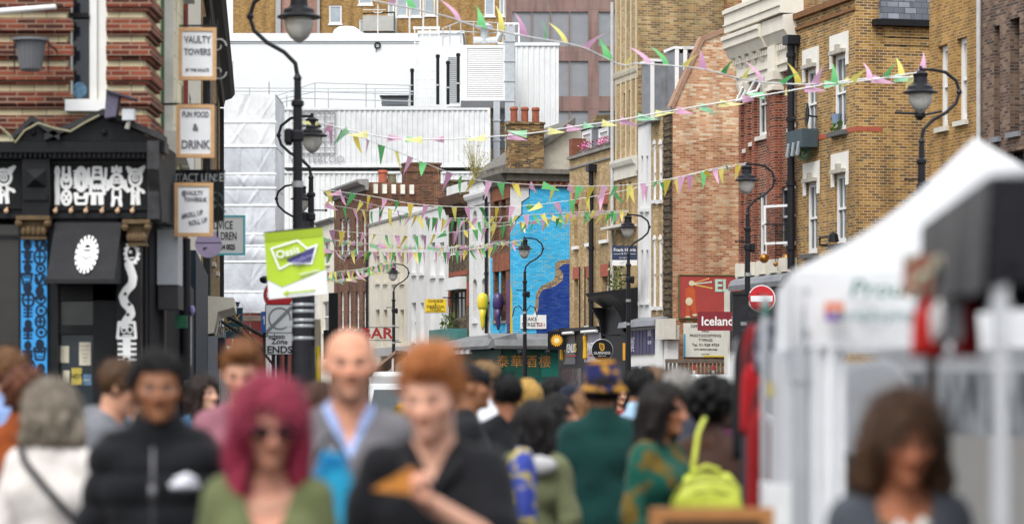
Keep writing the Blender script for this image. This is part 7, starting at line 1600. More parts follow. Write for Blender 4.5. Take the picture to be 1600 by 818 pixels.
_SK = None
def skinmat():
 global _SK
 if _SK: return _SK
 m, t, b = nodes('skin'); a = t.nodes.new('ShaderNodeVertexColor'); a.layer_name = 'Col'
 tc = t.nodes.new('ShaderNodeTexCoord'); n = t.nodes.new('ShaderNodeTexNoise'); n.inputs['Scale'].default_value = 28; n.inputs['Detail'].default_value = 4; t.links.new(tc.outputs['Object'], n.inputs['Vector'])
 r = t.nodes.new('ShaderNodeMapRange'); r.inputs[3].default_value = .86; r.inputs[4].default_value = 1.12; t.links.new(n.outputs[0], r.inputs[0])
 x = t.nodes.new('ShaderNodeVectorMath'); x.operation = 'SCALE'; t.links.new(a.outputs[0], x.inputs[0]); t.links.new(r.outputs[0], x.inputs['Scale']); t.links.new(x.outputs[0], b.inputs['Base Color'])
 b.inputs['Roughness'].default_value = .5; b.inputs['Specular IOR Level'].default_value = .35
 b.inputs['Subsurface Weight'].default_value = .12; b.inputs['Subsurface Radius'].default_value = (.02, .008, .005)
 _SK = m; return m
def hairmat(c):
 key = ('hair', c)
 if key in _M: return _M[key]
 m, t, b = nodes('hair'); c_ = lin(c); tc = t.nodes.new('ShaderNodeTexCoord'); mp = t.nodes.new('ShaderNodeMapping'); mp.inputs['Scale'].default_value = (95, 95, 9); t.links.new(tc.outputs['Object'], mp.inputs[0])
 n = t.nodes.new('ShaderNodeTexNoise'); n.inputs['Scale'].default_value = 1; n.inputs['Detail'].default_value = 4; n.inputs['Distortion'].default_value = .8; t.links.new(mp.outputs[0], n.inputs['Vector'])
 r = t.nodes.new('ShaderNodeMapRange'); r.inputs[1].default_value = .3; r.inputs[2].default_value = .7; r.inputs[3].default_value = .4; r.inputs[4].default_value = 1.5; t.links.new(n.outputs[0], r.inputs[0])
 x = t.nodes.new('ShaderNodeVectorMath'); x.operation = 'SCALE'; x.inputs[0].default_value = c_[:3]; t.links.new(r.outputs[0], x.inputs['Scale']); t.links.new(x.outputs[0], b.inputs['Base Color'])
 b.inputs['Roughness'].default_value = .5; b.inputs['Specular IOR Level'].default_value = .22
 bp = t.nodes.new('ShaderNodeBump'); bp.inputs['Strength'].default_value = .8; bp.inputs['Distance'].default_value = .01; t.links.new(n.outputs[0], bp.inputs['Height']); t.links.new(bp.outputs[0], b.inputs['Normal'])
 _M[key] = m; return m

def rotm(yaw, pitch, roll=0):
 return np.array((Matrix.Rotation(R(yaw), 3, 'Z') @ Matrix.Rotation(R(-pitch), 3, 'X') @ Matrix.Rotation(R(roll), 3, 'Y')))
_HANDS = {}
def hand_mesh(kind):
 """right hand, wrist at the origin, fingers along -z, thumb towards -y, palm facing -x (to the body)"""
 if kind in _HANDS: return _HANDS[kind]
 h = .0042; v = Vol(axis((-.075, .04, h)), axis((-.085, .06, h)), axis((-.21, .035, h)))
 v.cap((0, 0, .03), (0, 0, -.02), .027, .024, .01, sy=.85); v.ell((0, .0, -.055), (.019, .040, .048), .015)
 curl = {'relaxed': (18, 25), 'grip': (52, 75)}[kind]
 for i, (y, L) in enumerate(((-.029, .070), (-.010, .080), (.010, .075), (.028, .058))):
  a1, a2 = R(curl[0] + 4 * i), R(curl[0] + curl[1] + 6 * i); p0 = np.array((-.002, y * .95, -.088)); p1 = p0 + L * .52 * np.array((-math.sin(a1), y * .6, -math.cos(a1))); p2 = p1 + L * .5 * np.array((-math.sin(a2), 0, -math.cos(a2)))
  v.cap(p0 + (0, 0, .03), p0, .0105, .0098, .004); v.cap(p0, p1, .0098, .0088, .003); v.cap(p1, p2, .0088, .0074, .003)
 q0, q1, q2 = (-.002, -.028, -.03), (-.014, -.058, -.062), ((-.022, -.066, -.096) if kind == 'relaxed' else (-.045, -.05, -.085))
 v.cap(q0, q1, .014, .0115, .008); v.cap(q1, q2, .0112, .0085, .004)
 _HANDS[kind] = v.nets(); return _HANDS[kind]

def person(px, Y, top, label, face=0, yaw=0, pitch=0, skin='#b98d73', hair=None, hairc='#3a2a20', garments=(), arms=None, hands=('relaxed', 'relaxed'), female=False, heavy=1., fine=1, height=None, x=None, beard=None, brow=None, glasses=None, trousers='#23262e', shoes='#1a1a1a', lean=0, group=None, extras=None, roll=0, shades=False):
 """one standing person; local -y is the way they face; face=0 looks at the camera, 180 away, 90 to the right of the picture"""
 X0 = xat(px, Y) if x is None else x
 Ht = height or zat(top, Y); hs_ = 1.76 + (.02 if hair in ('short', 'crop') else .03 if hair else 0); sc = Ht / hs_
 t = thing('person', label, 'person', (X0, Y, 0), R(face), group=group)
 hx = .0055 if fine == 1 else .0085 if fine == 2 else .012; bx = .011 if fine == 1 else .014 if fine == 2 else .018
 T = (rotm(yaw, pitch, roll), None); piv = np.array((0, .005, 1.535)); T = (T[0], piv + T[0] @ np.array((0, -.018, .105)))
 fw = .93 if female else 1.; sw = .132 if female else .152                # shoulder half width
 hv = heavy
 if arms is None: arms = (((.225, .04, 1.12), (.22, -.05, .89)), ((-.225, .04, 1.12), (-.22, -.05, .89)))
 arms = [tuple(np.array(p, float) for p in a) for a in arms]
 arms = [(np.array(((sw) * s_, .012, 1.405)), a[0] * (np.array((fw, 1, 1))), a[1] * (np.array((fw, 1, 1)))) for s_, a in zip((1, -1), arms)]
 al = [np.minimum(np.minimum(a[0], a[1]), a[2]) for a in arms]; ah = [np.maximum(np.maximum(a[0], a[1]), a[2]) for a in arms]
 lo = np.minimum(np.minimum(al[0], al[1]) - .14, (-.30 * hv, -.24 * hv, -.02)); hi = np.maximum(np.maximum(ah[0], ah[1]) + .14, (.30 * hv, .24 * hv, 1.82))
 def axes(fine_head=True):
  if not fine_head: return axis((lo[0], hi[0], bx)), axis((lo[1], hi[1], bx)), axis((lo[2], 1.62, bx))
  return axis((lo[0], -.11, bx), (-.11, .11, hx), (.11, hi[0], bx)), axis((lo[1], -.16, bx), (-.16, .16, hx), (.16, hi[1], bx)), axis((lo[2], 1.36, bx), (1.36, 1.84, hx))
 # ---- skeleton shared by body and clothes
 def torso(v, o=0., k=.04, off=None):
  v.cap((-.056 * hv, .01, .95), (.056 * hv, .01, .95), .116 * hv + o, .116 * hv + o, k, 1.12, off=off)
  v.cap((-.028 * (not female), .0, 1.06), (.028 * (not female), -.005, 1.15), (.125 if not female else .112) * hv + o, (.125 if not female else .11) * hv + o, k, 1.2 / (1 + (hv - 1) * .6), off=off)
  v.cap((-.058, .005, 1.28), (.058, .005, 1.28), .116 * hv + o, .116 * hv + o, k, 1.12, off=off)
  v.cap((-sw * .84, .015, 1.39), (sw * .84, .015, 1.39), .058 + o, .058 + o, k, 1.0, off=off)
  for s_ in (-1, 1): v.cap((s_ * .03, .02, 1.475), (s_ * sw * .85, .018, 1.41), .036 + o * .8, .045 + o, k, 1, off=off)
  if female:
   for s_ in (-1, 1): v.ell((s_ * .075, -.085, 1.28), (.062 + o, .05 + o, .06 + o), k)
 def arm(v, i, o=0., k=.03, upto=1., off=None, cuff=0):
  a, e, w_ = arms[i]
  if upto <= 1: v.cap(a, a + (e - a) * upto, .051 * (1 + (hv - 1) * .5) + o, .044 + o * 1.25, k, off=off)
  else: v.cap(a, e, .051 * (1 + (hv - 1) * .5) + o, .041 + o, k, off=off); v.cap(e, e + (w_ - e) * (upto - 1), .043 + o, (.03 + o) if upto < 2 else .029 + o + cuff, k * .7, off=off)
 def legs(v, o=0., k=.03, off=None):
  for s_ in (-1, 1): v.cap((s_ * .085, .01, .9), (s_ * .10, .0, .49), .085 * hv + o, .056 + o, k, off=off); v.cap((s_ * .10, 0, .49), (s_ * .105, .03, .09), .056 + o, .038 + o, k, off=off)
 # ---- body
 v = Vol(*axes()); torso(v); legs(v); arm(v, 0, upto=2); arm(v, 1, upto=2)
 for s_ in (-1, 1): v.cap((s_ * .105, .03, .05), (s_ * .115, -.13, .03), .04, .032, .02)
 v.cap((0, .02, 1.45), T[1] + T[0] @ np.array((0, .03, -.04)), .062 * (.9 if female else 1), .055 * (.9 if female else 1), .03)
 hw = (.98 if female else 1.05) * (1 + (hv - 1) * .3)
 v.ell((0, .018, .03), (.077 * hw, .098, .090), .02, T); v.ell((0, -.028, -.05), (.055 * hw, .066, .068), .045, T)
 for s_ in (-1, 1):
  v.ell((s_ * .041 * hw, -.056, -.016), (.026, .03, .026), .025, T); v.cap((s_ * .012, -.083, .024), (s_ * .05, -.07, .026), .0095, .009, .012, T=T)
  v.ell((s_ * .033, -.1, .003), (.022, .02, .015), .012, T, sub=True); v.ell((s_ * .032, -.071, .002), (.0135, .0135, .0125), .004, T); v.cap((s_ * .018, -.084, .0115), (s_ * .047, -.074, .009), .005, .005, .004, T=T)
  v.ell((s_ * .08 * hw, .012, -.004), (.011, .021, .033), .008, T); v.ell((s_ * .0125, -.101, -.031), (.0095, .011, .008), .008, T)
 v.cap((0, -.088, .012), (0, -.113, -.028), .0088, .0135, .012, T=T)
 v.cap((-.016, -.081, -.058), (.016, -.081, -.058), .006, .006, .008, T=T); v.cap((-.012, -.082, -.067), (.012, -.082, -.067), .0068, .0068, .008, T=T); v.ell((0, -.074, -.098), (.024, .022, .02), .02, T)
 V, Fc = v.nets(); col = np.tile(np.array(lin(skin)[:3], np.float32), (len(V), 1))
 # paint features: lips, brows, eyes, flush, eye-socket shade (seen in head coordinates)
 Hd = (V - T[1]) @ T[0]; x_, y_, z_ = Hd[:, 0], Hd[:, 1], Hd[:, 2]; head = (y_ < -.03) & (np.abs(x_) < .09) & (z_ > -.12) & (z_ < .12)
 base = np.array(lin(skin)[:3])
 def mixc(mask, c, a): col[mask] = col[mask] * (1 - a) + np.array(c) * a
 mixc(head & (np.hypot(np.abs(x_) - .045, (z_ + .03) / 1.1) < .025), base * (1.06, .84, .82), .35); mixc(head & (np.abs(x_) < .016) & (np.abs(z_ + .03) < .014), base * (1.08, .78, .75), .45)
 mixc(head & (((x_ / .023) ** 2 + ((z_ + .0625) / .010) ** 2) < 1), base * (.85, .52, .5), .7); mixc(head & (np.abs(x_) < .02) & (np.abs(z_ + .0622) < .0014), base * .4, .6)
 bc = lin(brow or (hairc if hair else '#4a3a30'))[:3]; bz = .028 - .12 * np.abs(np.abs(x_) - .03); mixc(head & (np.abs(np.abs(x_) - .032) < .022) & (np.abs(z_ - bz + .002) < .0045), bc, .8)
 ex = np.hypot(np.abs(x_) - .032, z_ - .002); eye = head & (y_ < -.074) & (((np.abs(x_) - .032) / .0125) ** 2 + ((z_ - .001) / .0062) ** 2 < 1); mixc(head & (y_ < -.055) & (np.hypot(np.abs(x_) - .031, (z_ - .006) * 1.25) < .022) & ~eye, base * (.55, .46, .45), .65); mixc(eye, (.27, .25, .24), .95); mixc(eye & (ex < .0072), (.07, .045, .03), .95); mixc(head & (y_ < -.07) & (np.abs(z_ - .0085) < .0022) & (np.abs(np.abs(x_) - .032) < .015), (.03, .02, .02), .7)  # skin round the eyes tinted darker: brow shade painted into the colour
 if beard: mixc(head & (z_ < -.035) & (np.hypot(x_ / 1.2, (z_ + .0625) * 1.6) > .02) & (y_ < .0), lin(beard)[:3], .55)
 # hands on the same mesh
 parts_v, parts_f, parts_c = [V], [Fc], [col]; nv = len(V)
 if fine < 3:
  for i, s_ in ((0, 1), (1, -1)):
   hvv, hf = hand_mesh(hands[i]); a, e, w_ = arms[i]; d = (w_ - e) / np.linalg.norm(w_ - e); zax = -d; fwd = np.array((0, -1., 0)) if abs(d[1]) < .8 else np.array((0, 0, 1.)); yax = -(fwd - zax * (fwd @ zax)); yax /= np.linalg.norm(yax); xax = np.cross(yax, zax)
   M = np.stack([xax, yax, zax], 1); hv2 = hvv.copy(); hf2 = hf
   if s_ < 0: hv2[:, 0] *= -1; hf2 = hf[:, ::-1]
   parts_v.append((hv2 * .98) @ M.T + w_); parts_f.append(hf2 + nv); parts_c.append(np.tile(base * (1.03, .95, .93), (len(hv2), 1))); nv += len(hv2)
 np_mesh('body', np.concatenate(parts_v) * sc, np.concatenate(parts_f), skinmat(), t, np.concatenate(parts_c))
 # ---- clothes
 rs = np.random.RandomState(abs(hash(label)) % 9999 if False else sum(map(ord, label)) % 9999)
 ph_ = rs.uniform(0, 6, 6)
 def folds(am):
  ph = ph_
  return lambda X, Y_, Z: am * (np.sin(17 * X + 9 * Z + ph[0]) * np.sin(13 * Z - 11 * Y_ + ph[1]) + .6 * np.sin(31 * Z + 14 * X + ph[2]) * np.sin(9 * X + 21 * Y_ + ph[3]))
 for gi, g in enumerate(garments):
  g = dict(g); o = g.get('o', .014); v = Vol(*axes(False)); fo = folds(.0065); kind = g.get('kind', 'top')
  if kind == 'puffer': f0 = fo; fo = lambda X, Y_, Z, f0=f0: f0(X, Y_, Z) + .02 * np.abs(np.sin(math.pi * (Z - 1.0 + 0 * X) / .115)) ** .6 - .012
  if kind in ('top', 'puffer', 'coat'):
   torso(v, o, .03, fo); up = g.get('sleeve', 2.)
   if up: arm(v, 0, o * .8 + g.get('so', 0), .014, up, fo, g.get('cuff', .004)); arm(v, 1, o * .8 + g.get('so', 0), .014, up, fo, g.get('cuff', .004))
   hem = g.get('hem', .86)
   if hem < .8:
    for s_ in (-1, 1): v.cap((s_ * .06, .01, .95), (s_ * .09, .01, hem - .05), .13 * hv + o, .135 * hv + o, .06, 1.1, off=fo)
   if g.get('collar'):
    c = g['collar']; v.cap((0, .015, 1.45), (0, .012, 1.45 + c), .085 + o * .4, .078 + o * .3, .02)
   if g.get('hood'): v.ell((0, .10, 1.46), (.13, .07, .085), .03)
   v.clip(lambda X, Y_, Z: hem - Z + 0 * X + 0 * Y_)
   nk = g.get('neck', 'crew')
   if nk == 'crew': v.clip(lambda X, Y_, Z: .07 - np.sqrt(X ** 2 + (Y_ + .02) ** 2 + (Z - 1.525) ** 2))
   elif nk == 'scoop': v.clip(lambda X, Y_, Z: 1.0 * (.115 - np.sqrt(X ** 2 + (Y_ + .08) ** 2 + (Z - 1.50) ** 2)))
   elif nk in ('v', 'sv', 'jv', 'deepv', 'open'):
    zb, sl_ = {'v': (1.31, .42), 'sv': (1.37, .42), 'jv': (1.325, .52), 'deepv': (1.22, .36), 'open': (.95, .16)}[nk]; v.clip(lambda X, Y_, Z: np.minimum((Z - zb) * sl_ - np.abs(X), -Y_ + .0 * X + .01 - 0 * Z)); v.clip(lambda X, Y_, Z: .068 - np.sqrt(X ** 2 + (Y_ + .01) ** 2 + (Z - 1.525) ** 2))
   elif nk == 'cut': v.clip(lambda X, Y_, Z: Z - (1.45 + g['collar'] * .9 + .35 * Y_) + 0 * X)
  V, Fc = v.nets()
  if len(V): np_mesh(g.get('name', 'top'), V * sc, Fc, g['m'], t)
 v = Vol(axis((-.3 * hv, .3 * hv, .016)), axis((-.24, .24, .016)), axis((.02, 1.03, .02))); legs(v, .014, .03, folds(.005)); v.cap((-.056 * hv, .01, .95), (.056 * hv, .01, .95), .121 * hv, .121 * hv, .04, 1.1); v.clip(lambda X, Y_, Z: np.maximum(.07 - Z, Z - 1.0) + 0 * X + 0 * Y_); V, Fc = v.nets(); np_mesh('trousers', V * sc, Fc, cloth(trousers), t)
 for s_ in (-1, 1):
  v = Vol(axis((s_ * .11 - .08, s_ * .11 + .08, .01)), axis((-.2, .12, .01)), axis((-.02, .14, .01))); v.cap((s_ * .105, .045, .05), (s_ * .115, -.125, .035), .05, .043, .03); v.cap((s_ * .105, .03, .05), (s_ * .105, .03, .1), .045, .045, .03); v.clip(lambda X, Y_, Z: .003 - Z + 0 * X + 0 * Y_); V, Fc = v.nets(); np_mesh('shoe', V * sc, Fc, mat(shoes, .5, 0, .15), t)
 if shades:
  b = MB()
  for s_ in (-1, 1): b.ball((s_ * .034, -.098, .004), .029, 10, (1, .3, .75)); b.tube([(s_ * .06, -.093, .01), (s_ * .084, -.03, .012), (s_ * .086, .02, .006)], .0035, 5)
  b.tube([(-.01, -.108, .01), (.01, -.108, .01)], .004, 5); b.v = [tuple((T[0] @ np.array(p) + T[1]) * sc) for p in b.v]; b.build('sunglasses', mat((.01, .008, .008), .15, spec=.5), t, smooth=True)
 # ---- hair, in head coordinates, then turned
 if hair:
  hg = .006 if fine == 1 else .008 if fine == 2 else .011; long = hair in ('bob', 'long', 'longwave', 'hijab', 'longback')
  v = Vol(axis((-.19, .19, hg)), axis((-.18, .21, hg)), axis((-.34 if long else -.16, .2, hg)))
  ph = rs.uniform(0, 6, 4); am = {'hijab': .002, 'cap': 0, 'curly': .012, 'afro': .012}.get(hair, .006)
  def st(X, Y_, Z):
   th = np.arctan2(X, Y_ + .001);
   if hair in ('curly', 'afro'): return am * (np.sin(75 * X + ph[0]) * np.sin(70 * Z + ph[1]) + np.sin(80 * Y_ + ph[2]) * np.sin(66 * Z + 40 * X))
   return am * (np.sin(th * 19 + 12 * Z + ph[0]) * .7 + np.sin(th * 41 + 25 * Z + ph[1]) * .5 + .6 * np.sin(th * 7 + 30 * Z + ph[2]))
  thick = {'crop': .010, 'short': .017, 'quiff': .009, 'bob': .026, 'long': .022, 'longback': .022, 'longwave': .03, 'curly': .035, 'afro': .045, 'cap': .014, 'hijab': .018, 'bun': .014, 'fade': .012}.get(hair, .018)
  v.ell((0, .020, .035), (.079 * hw + thick, .100 + thick, .088 + thick), .02, off=st)
  if hair == 'quiff': v.ell((.01, -.065, .108), (.055, .04, .026), .03, off=st); v.ell((.02, -.01, .122), (.06, .06, .024), .03, off=st)
  if hair == 'bun': v.ell((0, .07, .155), (.045, .045, .04), .015, off=st)
  if hair in ('bob', 'long', 'longwave', 'longback', 'hijab'):
   L_ = {'bob': -.115, 'long': -.24, 'longback': -.30, 'longwave': -.27, 'hijab': -.22}[hair]; w_ = .085 * hw + thick * .5
   for s_ in (-1, 1): v.cap((s_ * w_ * .82, .0, .03), (s_ * (w_ * (.95 if hair != 'bob' else 1.1)), .01 if hair != 'longwave' else -.02, L_), .04, .042 if hair != 'bob' else .05, .03, off=st)
   v.cap((0, .07, .02), (0, .085, L_ + .02), .075, .065, .04, sy=1.3, off=st)
   for s_ in (-1, 1): v.cap((s_ * .05, .06, .02), (s_ * .06, .07, L_ + .01), .055, .05, .04, off=st)
  if hair == 'cap':
   v.clip(lambda X, Y_, Z: .035 - Z - .1 * Y_ + 0 * X); v.cap((-.045, -.10, .052), (.045, -.10, .052), .05, .05, .012, sy=.9); v.clip(lambda X, Y_, Z: np.where(Y_ < -.1, np.abs(Z - .048 - .25 * (Y_ + .1)) - .008, -1) + 0 * X)
  elif hair in ('crop', 'short', 'quiff', 'curly', 'afro', 'bun', 'fade'):
   hl = {'crop': .068, 'fade': .07, 'curly': .055, 'afro': .05, 'bun': .07}.get(hair, .06)
   v.clip(lambda X, Y_, Z: np.where(Z < hl, np.maximum(hl - Z - np.maximum(0, (Y_ + .055)) * (1.9 if hair != 'curly' else 2.4), -.2), -1) + 0 * X)
  elif hair == 'hijab': v.clip(lambda X, Y_, Z: np.where(Y_ < -.0, .066 - np.sqrt((X / .95) ** 2 + ((Z + .005) / 1.25) ** 2), -1))
  else:
   px_ = rs.uniform(-.02, .02)
   v.clip(lambda X, Y_, Z: np.where(Y_ < -.012, (.062 if hair == 'bob' else .056) + .006 * np.sin(Z * 55 + X * 20 + ph[3]) - np.sqrt((X - px_ * np.clip(Z / .06, 0, 1)) ** 2 + (np.maximum(0, Z - .025) / 1.05) ** 2), -1))
   for k in range(26 if fine == 1 else 12):                     # loose locks at the sides and back
    a = rs.uniform(-2.2, 2.2); rr = .10 + thick * .6; x0, y0 = rr * .86 * math.sin(a), .02 + rr * math.cos(a); le = rs.uniform(.45, 1.08) * L_; wv = rs.uniform(-.02, .02)
    v.cap((x0, y0, .03), (x0 * 1.12 + wv, y0 * 1.05, .03 + (le - .03) * .5), .013, .016, .008); v.cap((x0 * 1.12 + wv, y0 * 1.05, .03 + (le - .03) * .5), (x0 * (1.2 if hair != 'long' else 1.05) - wv, y0 * 1.1 - .01, le), .016, .006, .008)
  V, Fc = v.nets()
  if hair not in ('cap', 'hijab') and fine < 3 and len(V):           # single strands and flyaways over the mass
   n = 2600 if fine == 1 else 700; i = rs.randint(0, len(V), n); p = V[i]; nr = p - np.array((0, .02, .03)); nr /= np.linalg.norm(nr, axis=1)[:, None] + 1e-6
   tg = rs.normal(0, .35, (n, 3)) + (np.array((0, .15, -1.)) if long else np.array((0, .8, .25)) if hair != 'curly' else 0); tg -= nr * np.sum(tg * nr, 1)[:, None]; tg /= np.linalg.norm(tg, axis=1)[:, None] + 1e-6
   le = rs.uniform(.015, .05 if not long else .1, n)[:, None]; lift = rs.gamma(1.1, .0055, n)[:, None]; sd = np.cross(nr, tg) * .0016
   q = [p - sd, p + sd, p + nr * lift + tg * le * .5 + sd, p + nr * lift + tg * le * .5 - sd, p + nr * lift * 1.6 + tg * le + sd * .2, p + nr * lift * 1.6 + tg * le - sd * .2]
   o_ = len(V); V = np.concatenate([V] + q); k_ = np.arange(n); Fc = np.concatenate([Fc, np.stack([o_ + k_, o_ + n + k_, o_ + 2 * n + k_, o_ + 3 * n + k_], 1), np.stack([o_ + 3 * n + k_, o_ + 2 * n + k_, o_ + 4 * n + k_, o_ + 5 * n + k_], 1)])
  V = V @ T[0].T + T[1]; np_mesh({'cap': 'cap', 'hijab': 'headscarf'}.get(hair, 'hair'), V * sc, Fc, cloth(hairc) if hair in ('cap', 'hijab') else hairmat(hairc), t)
 t['_h'] = sc; return t, sc, T, arms

# ---------------------------------------------------------------- market stalls and gazebos
def NYL(c, f=.2):
 m = cloth(c, weave=.5 + f * .01, rough=.6, var=.06)
 if max(c) > .3 and 'tr' not in m:                              # pale nylon lets light through
  m['tr'] = 1; t = m.node_tree; tr = t.nodes.new('ShaderNodeBsdfTranslucent'); tr.inputs['Color'].default_value = (*c, 1); mx = t.nodes.new('ShaderNodeMixShader'); mx.inputs[0].default_value = f; o = t.nodes['Material Output']
  t.links.new(t.nodes['Principled BSDF'].outputs[0], mx.inputs[1]); t.links.new(tr.outputs[0], mx.inputs[2]); t.links.new(mx.outputs[0], o.inputs['Surface'])
 return m
def gazebo(name, label, corners, ze, peak, val, m, mroof, legs, legm, sag=.075, lr=.022):
 """pop-up gazebo: corners in order round the square, tensioned roof to the peak, hanging valances, square legs"""
 c = [Vector((x, y, 0)) for x, y in corners]; o = c[0].copy(); t = thing(name, label, 'gazebo', o); pk = Vector(peak) - o; q = [p - o for p in c]
 n = 14
 for i in range(4):
  a, b_ = q[i] + Vector((0, 0, ze)), q[(i + 1) % 4] + Vector((0, 0, ze)); vs = []; fs = []
  for j in range(n + 1):
   u = j / n
   for k in range(n + 1):
    s_ = k / n; e = a.lerp(b_, s_); p = e.lerp(pk, u); hip = abs(2 * s_ - 1); p.z -= sag * math.sin(math.pi * u) * (.75 + .25 * (1 - hip)) ; vs.append(p)
  for j in range(n):
   for k in range(n): fs.append((j * (n + 1) + k, j * (n + 1) + k + 1, (j + 1) * (n + 1) + k + 1, (j + 1) * (n + 1) + k))
  bm = MB(); bm.add(vs, fs); bm.build('roof_panel', mroof, t, smooth=True, recalc=False)
  d = (b_ - a).normalized(); nn = Vector((-d.y, d.x, 0)); L = (b_ - a).length; vs = []; fs = []; nz, nx = 5, 40
  for j in range(nz + 1):
   for k in range(nx + 1):
    p = a + d * (L * k / nx) + Vector((0, 0, -val * j / nz)); p += nn * (.014 * math.sin(k * 1.1 + i) + .016 * math.sin(k * .37 + i)) * (j / nz); p.z += .006 * math.sin(k * .8) * (j == nz); vs.append(p)
  for j in range(nz):
   for k in range(nx): fs.append((j * (nx + 1) + k, j * (nx + 1) + k + 1, (j + 1) * (nx + 1) + k + 1, (j + 1) * (nx + 1) + k))
  bm = MB(); bm.add(vs, fs); bm.build('valance', m, t, smooth=True, recalc=False)
 for i in legs:
  p = q[i]; inx = (pk - p); inx.z = 0; inx = inx.normalized() * .04; p = p + inx
  b = MB(); b.box(p.x - lr, p.x + lr, p.y - lr, p.y + lr, .01, ze - .04); b.box(p.x - lr * 1.3, p.x + lr * 1.3, p.y - lr * 1.3, p.y + lr * 1.3, ze - val - .12, ze - val - .03); b.box(p.x - .06, p.x + .06, p.y - .06, p.y + .06, 0, .012); b.build('leg', legm, t)
 b = MB()
 for i in (1, 3):
  a, b_ = q[i] + Vector((0, 0, ze - .06)), q[(i + 1) % 4] + Vector((0, 0, ze - .06)); mth = (a + b_) / 2
  iv = (pk - mth); iv.z = 0; iv = iv.normalized() * .05; a, b_, mth = a + iv, b_ + iv, mth + iv; lo_ = Vector((0, 0, -val * .55))
  for e in (a, b_): b.tube([e, mth + lo_], .01, 5); b.tube([e + lo_, mth], .01, 5)
 b.build('truss', M_IRON if lr < .02 else legm, t)
 return t
def drape(name, label, cat, loc, rz, w_, h, m, d=.05, seed=0, taper=(1, 1), hanger=True, parts=None, cord=.1):
 """hanging cloth or bag: soft closed body with vertical folds"""
 r = random.Random(seed); t = thing(name, label, cat, loc, rz); n, k = 28, 12; vs = []; fs = []
 ph = [r.uniform(0, 6) for _ in range(4)]
 for j in range(k + 1):
  u = j / k; wd = w_ / 2 * (taper[0] + (taper[1] - taper[0]) * u) * (min(1, .55 + 2.2 * u) if u < .2 else 1) * (1 - .12 * (u > .94)); dd = d * (.35 + .65 * math.sin(math.pi * min(1, .1 + u * .8)) ** .5)
  for i in range(n):
   a = 2 * math.pi * i / n; f = 1 + .10 * math.sin(a * 5 + ph[0] + u * 2) + .06 * math.sin(a * 9 + ph[1])
   vs.append((wd * math.cos(a), dd * math.sin(a) * f, -h * u + .01 * math.sin(a * 3 + ph[2])))
 for j in range(k):
  for i in range(n): fs.append((j * n + i, j * n + (i + 1) % n, (j + 1) * n + (i + 1) % n, (j + 1) * n + i))
 fs += [tuple(range(n)), tuple(range((k + 1) * n - 1, k * n - 1, -1))]
 MB().add(vs, fs).build('cloth', m, t, smooth=True)
 if hanger: b = MB(); b.tube([(-w_ * .3, 0, -.02), (-w_ * .12, 0, cord * .7), (0, 0, cord), (w_ * .12, 0, cord * .7), (w_ * .3, 0, -.02)], .008, 6); b.build('strap', M_IRON, t)
 return t
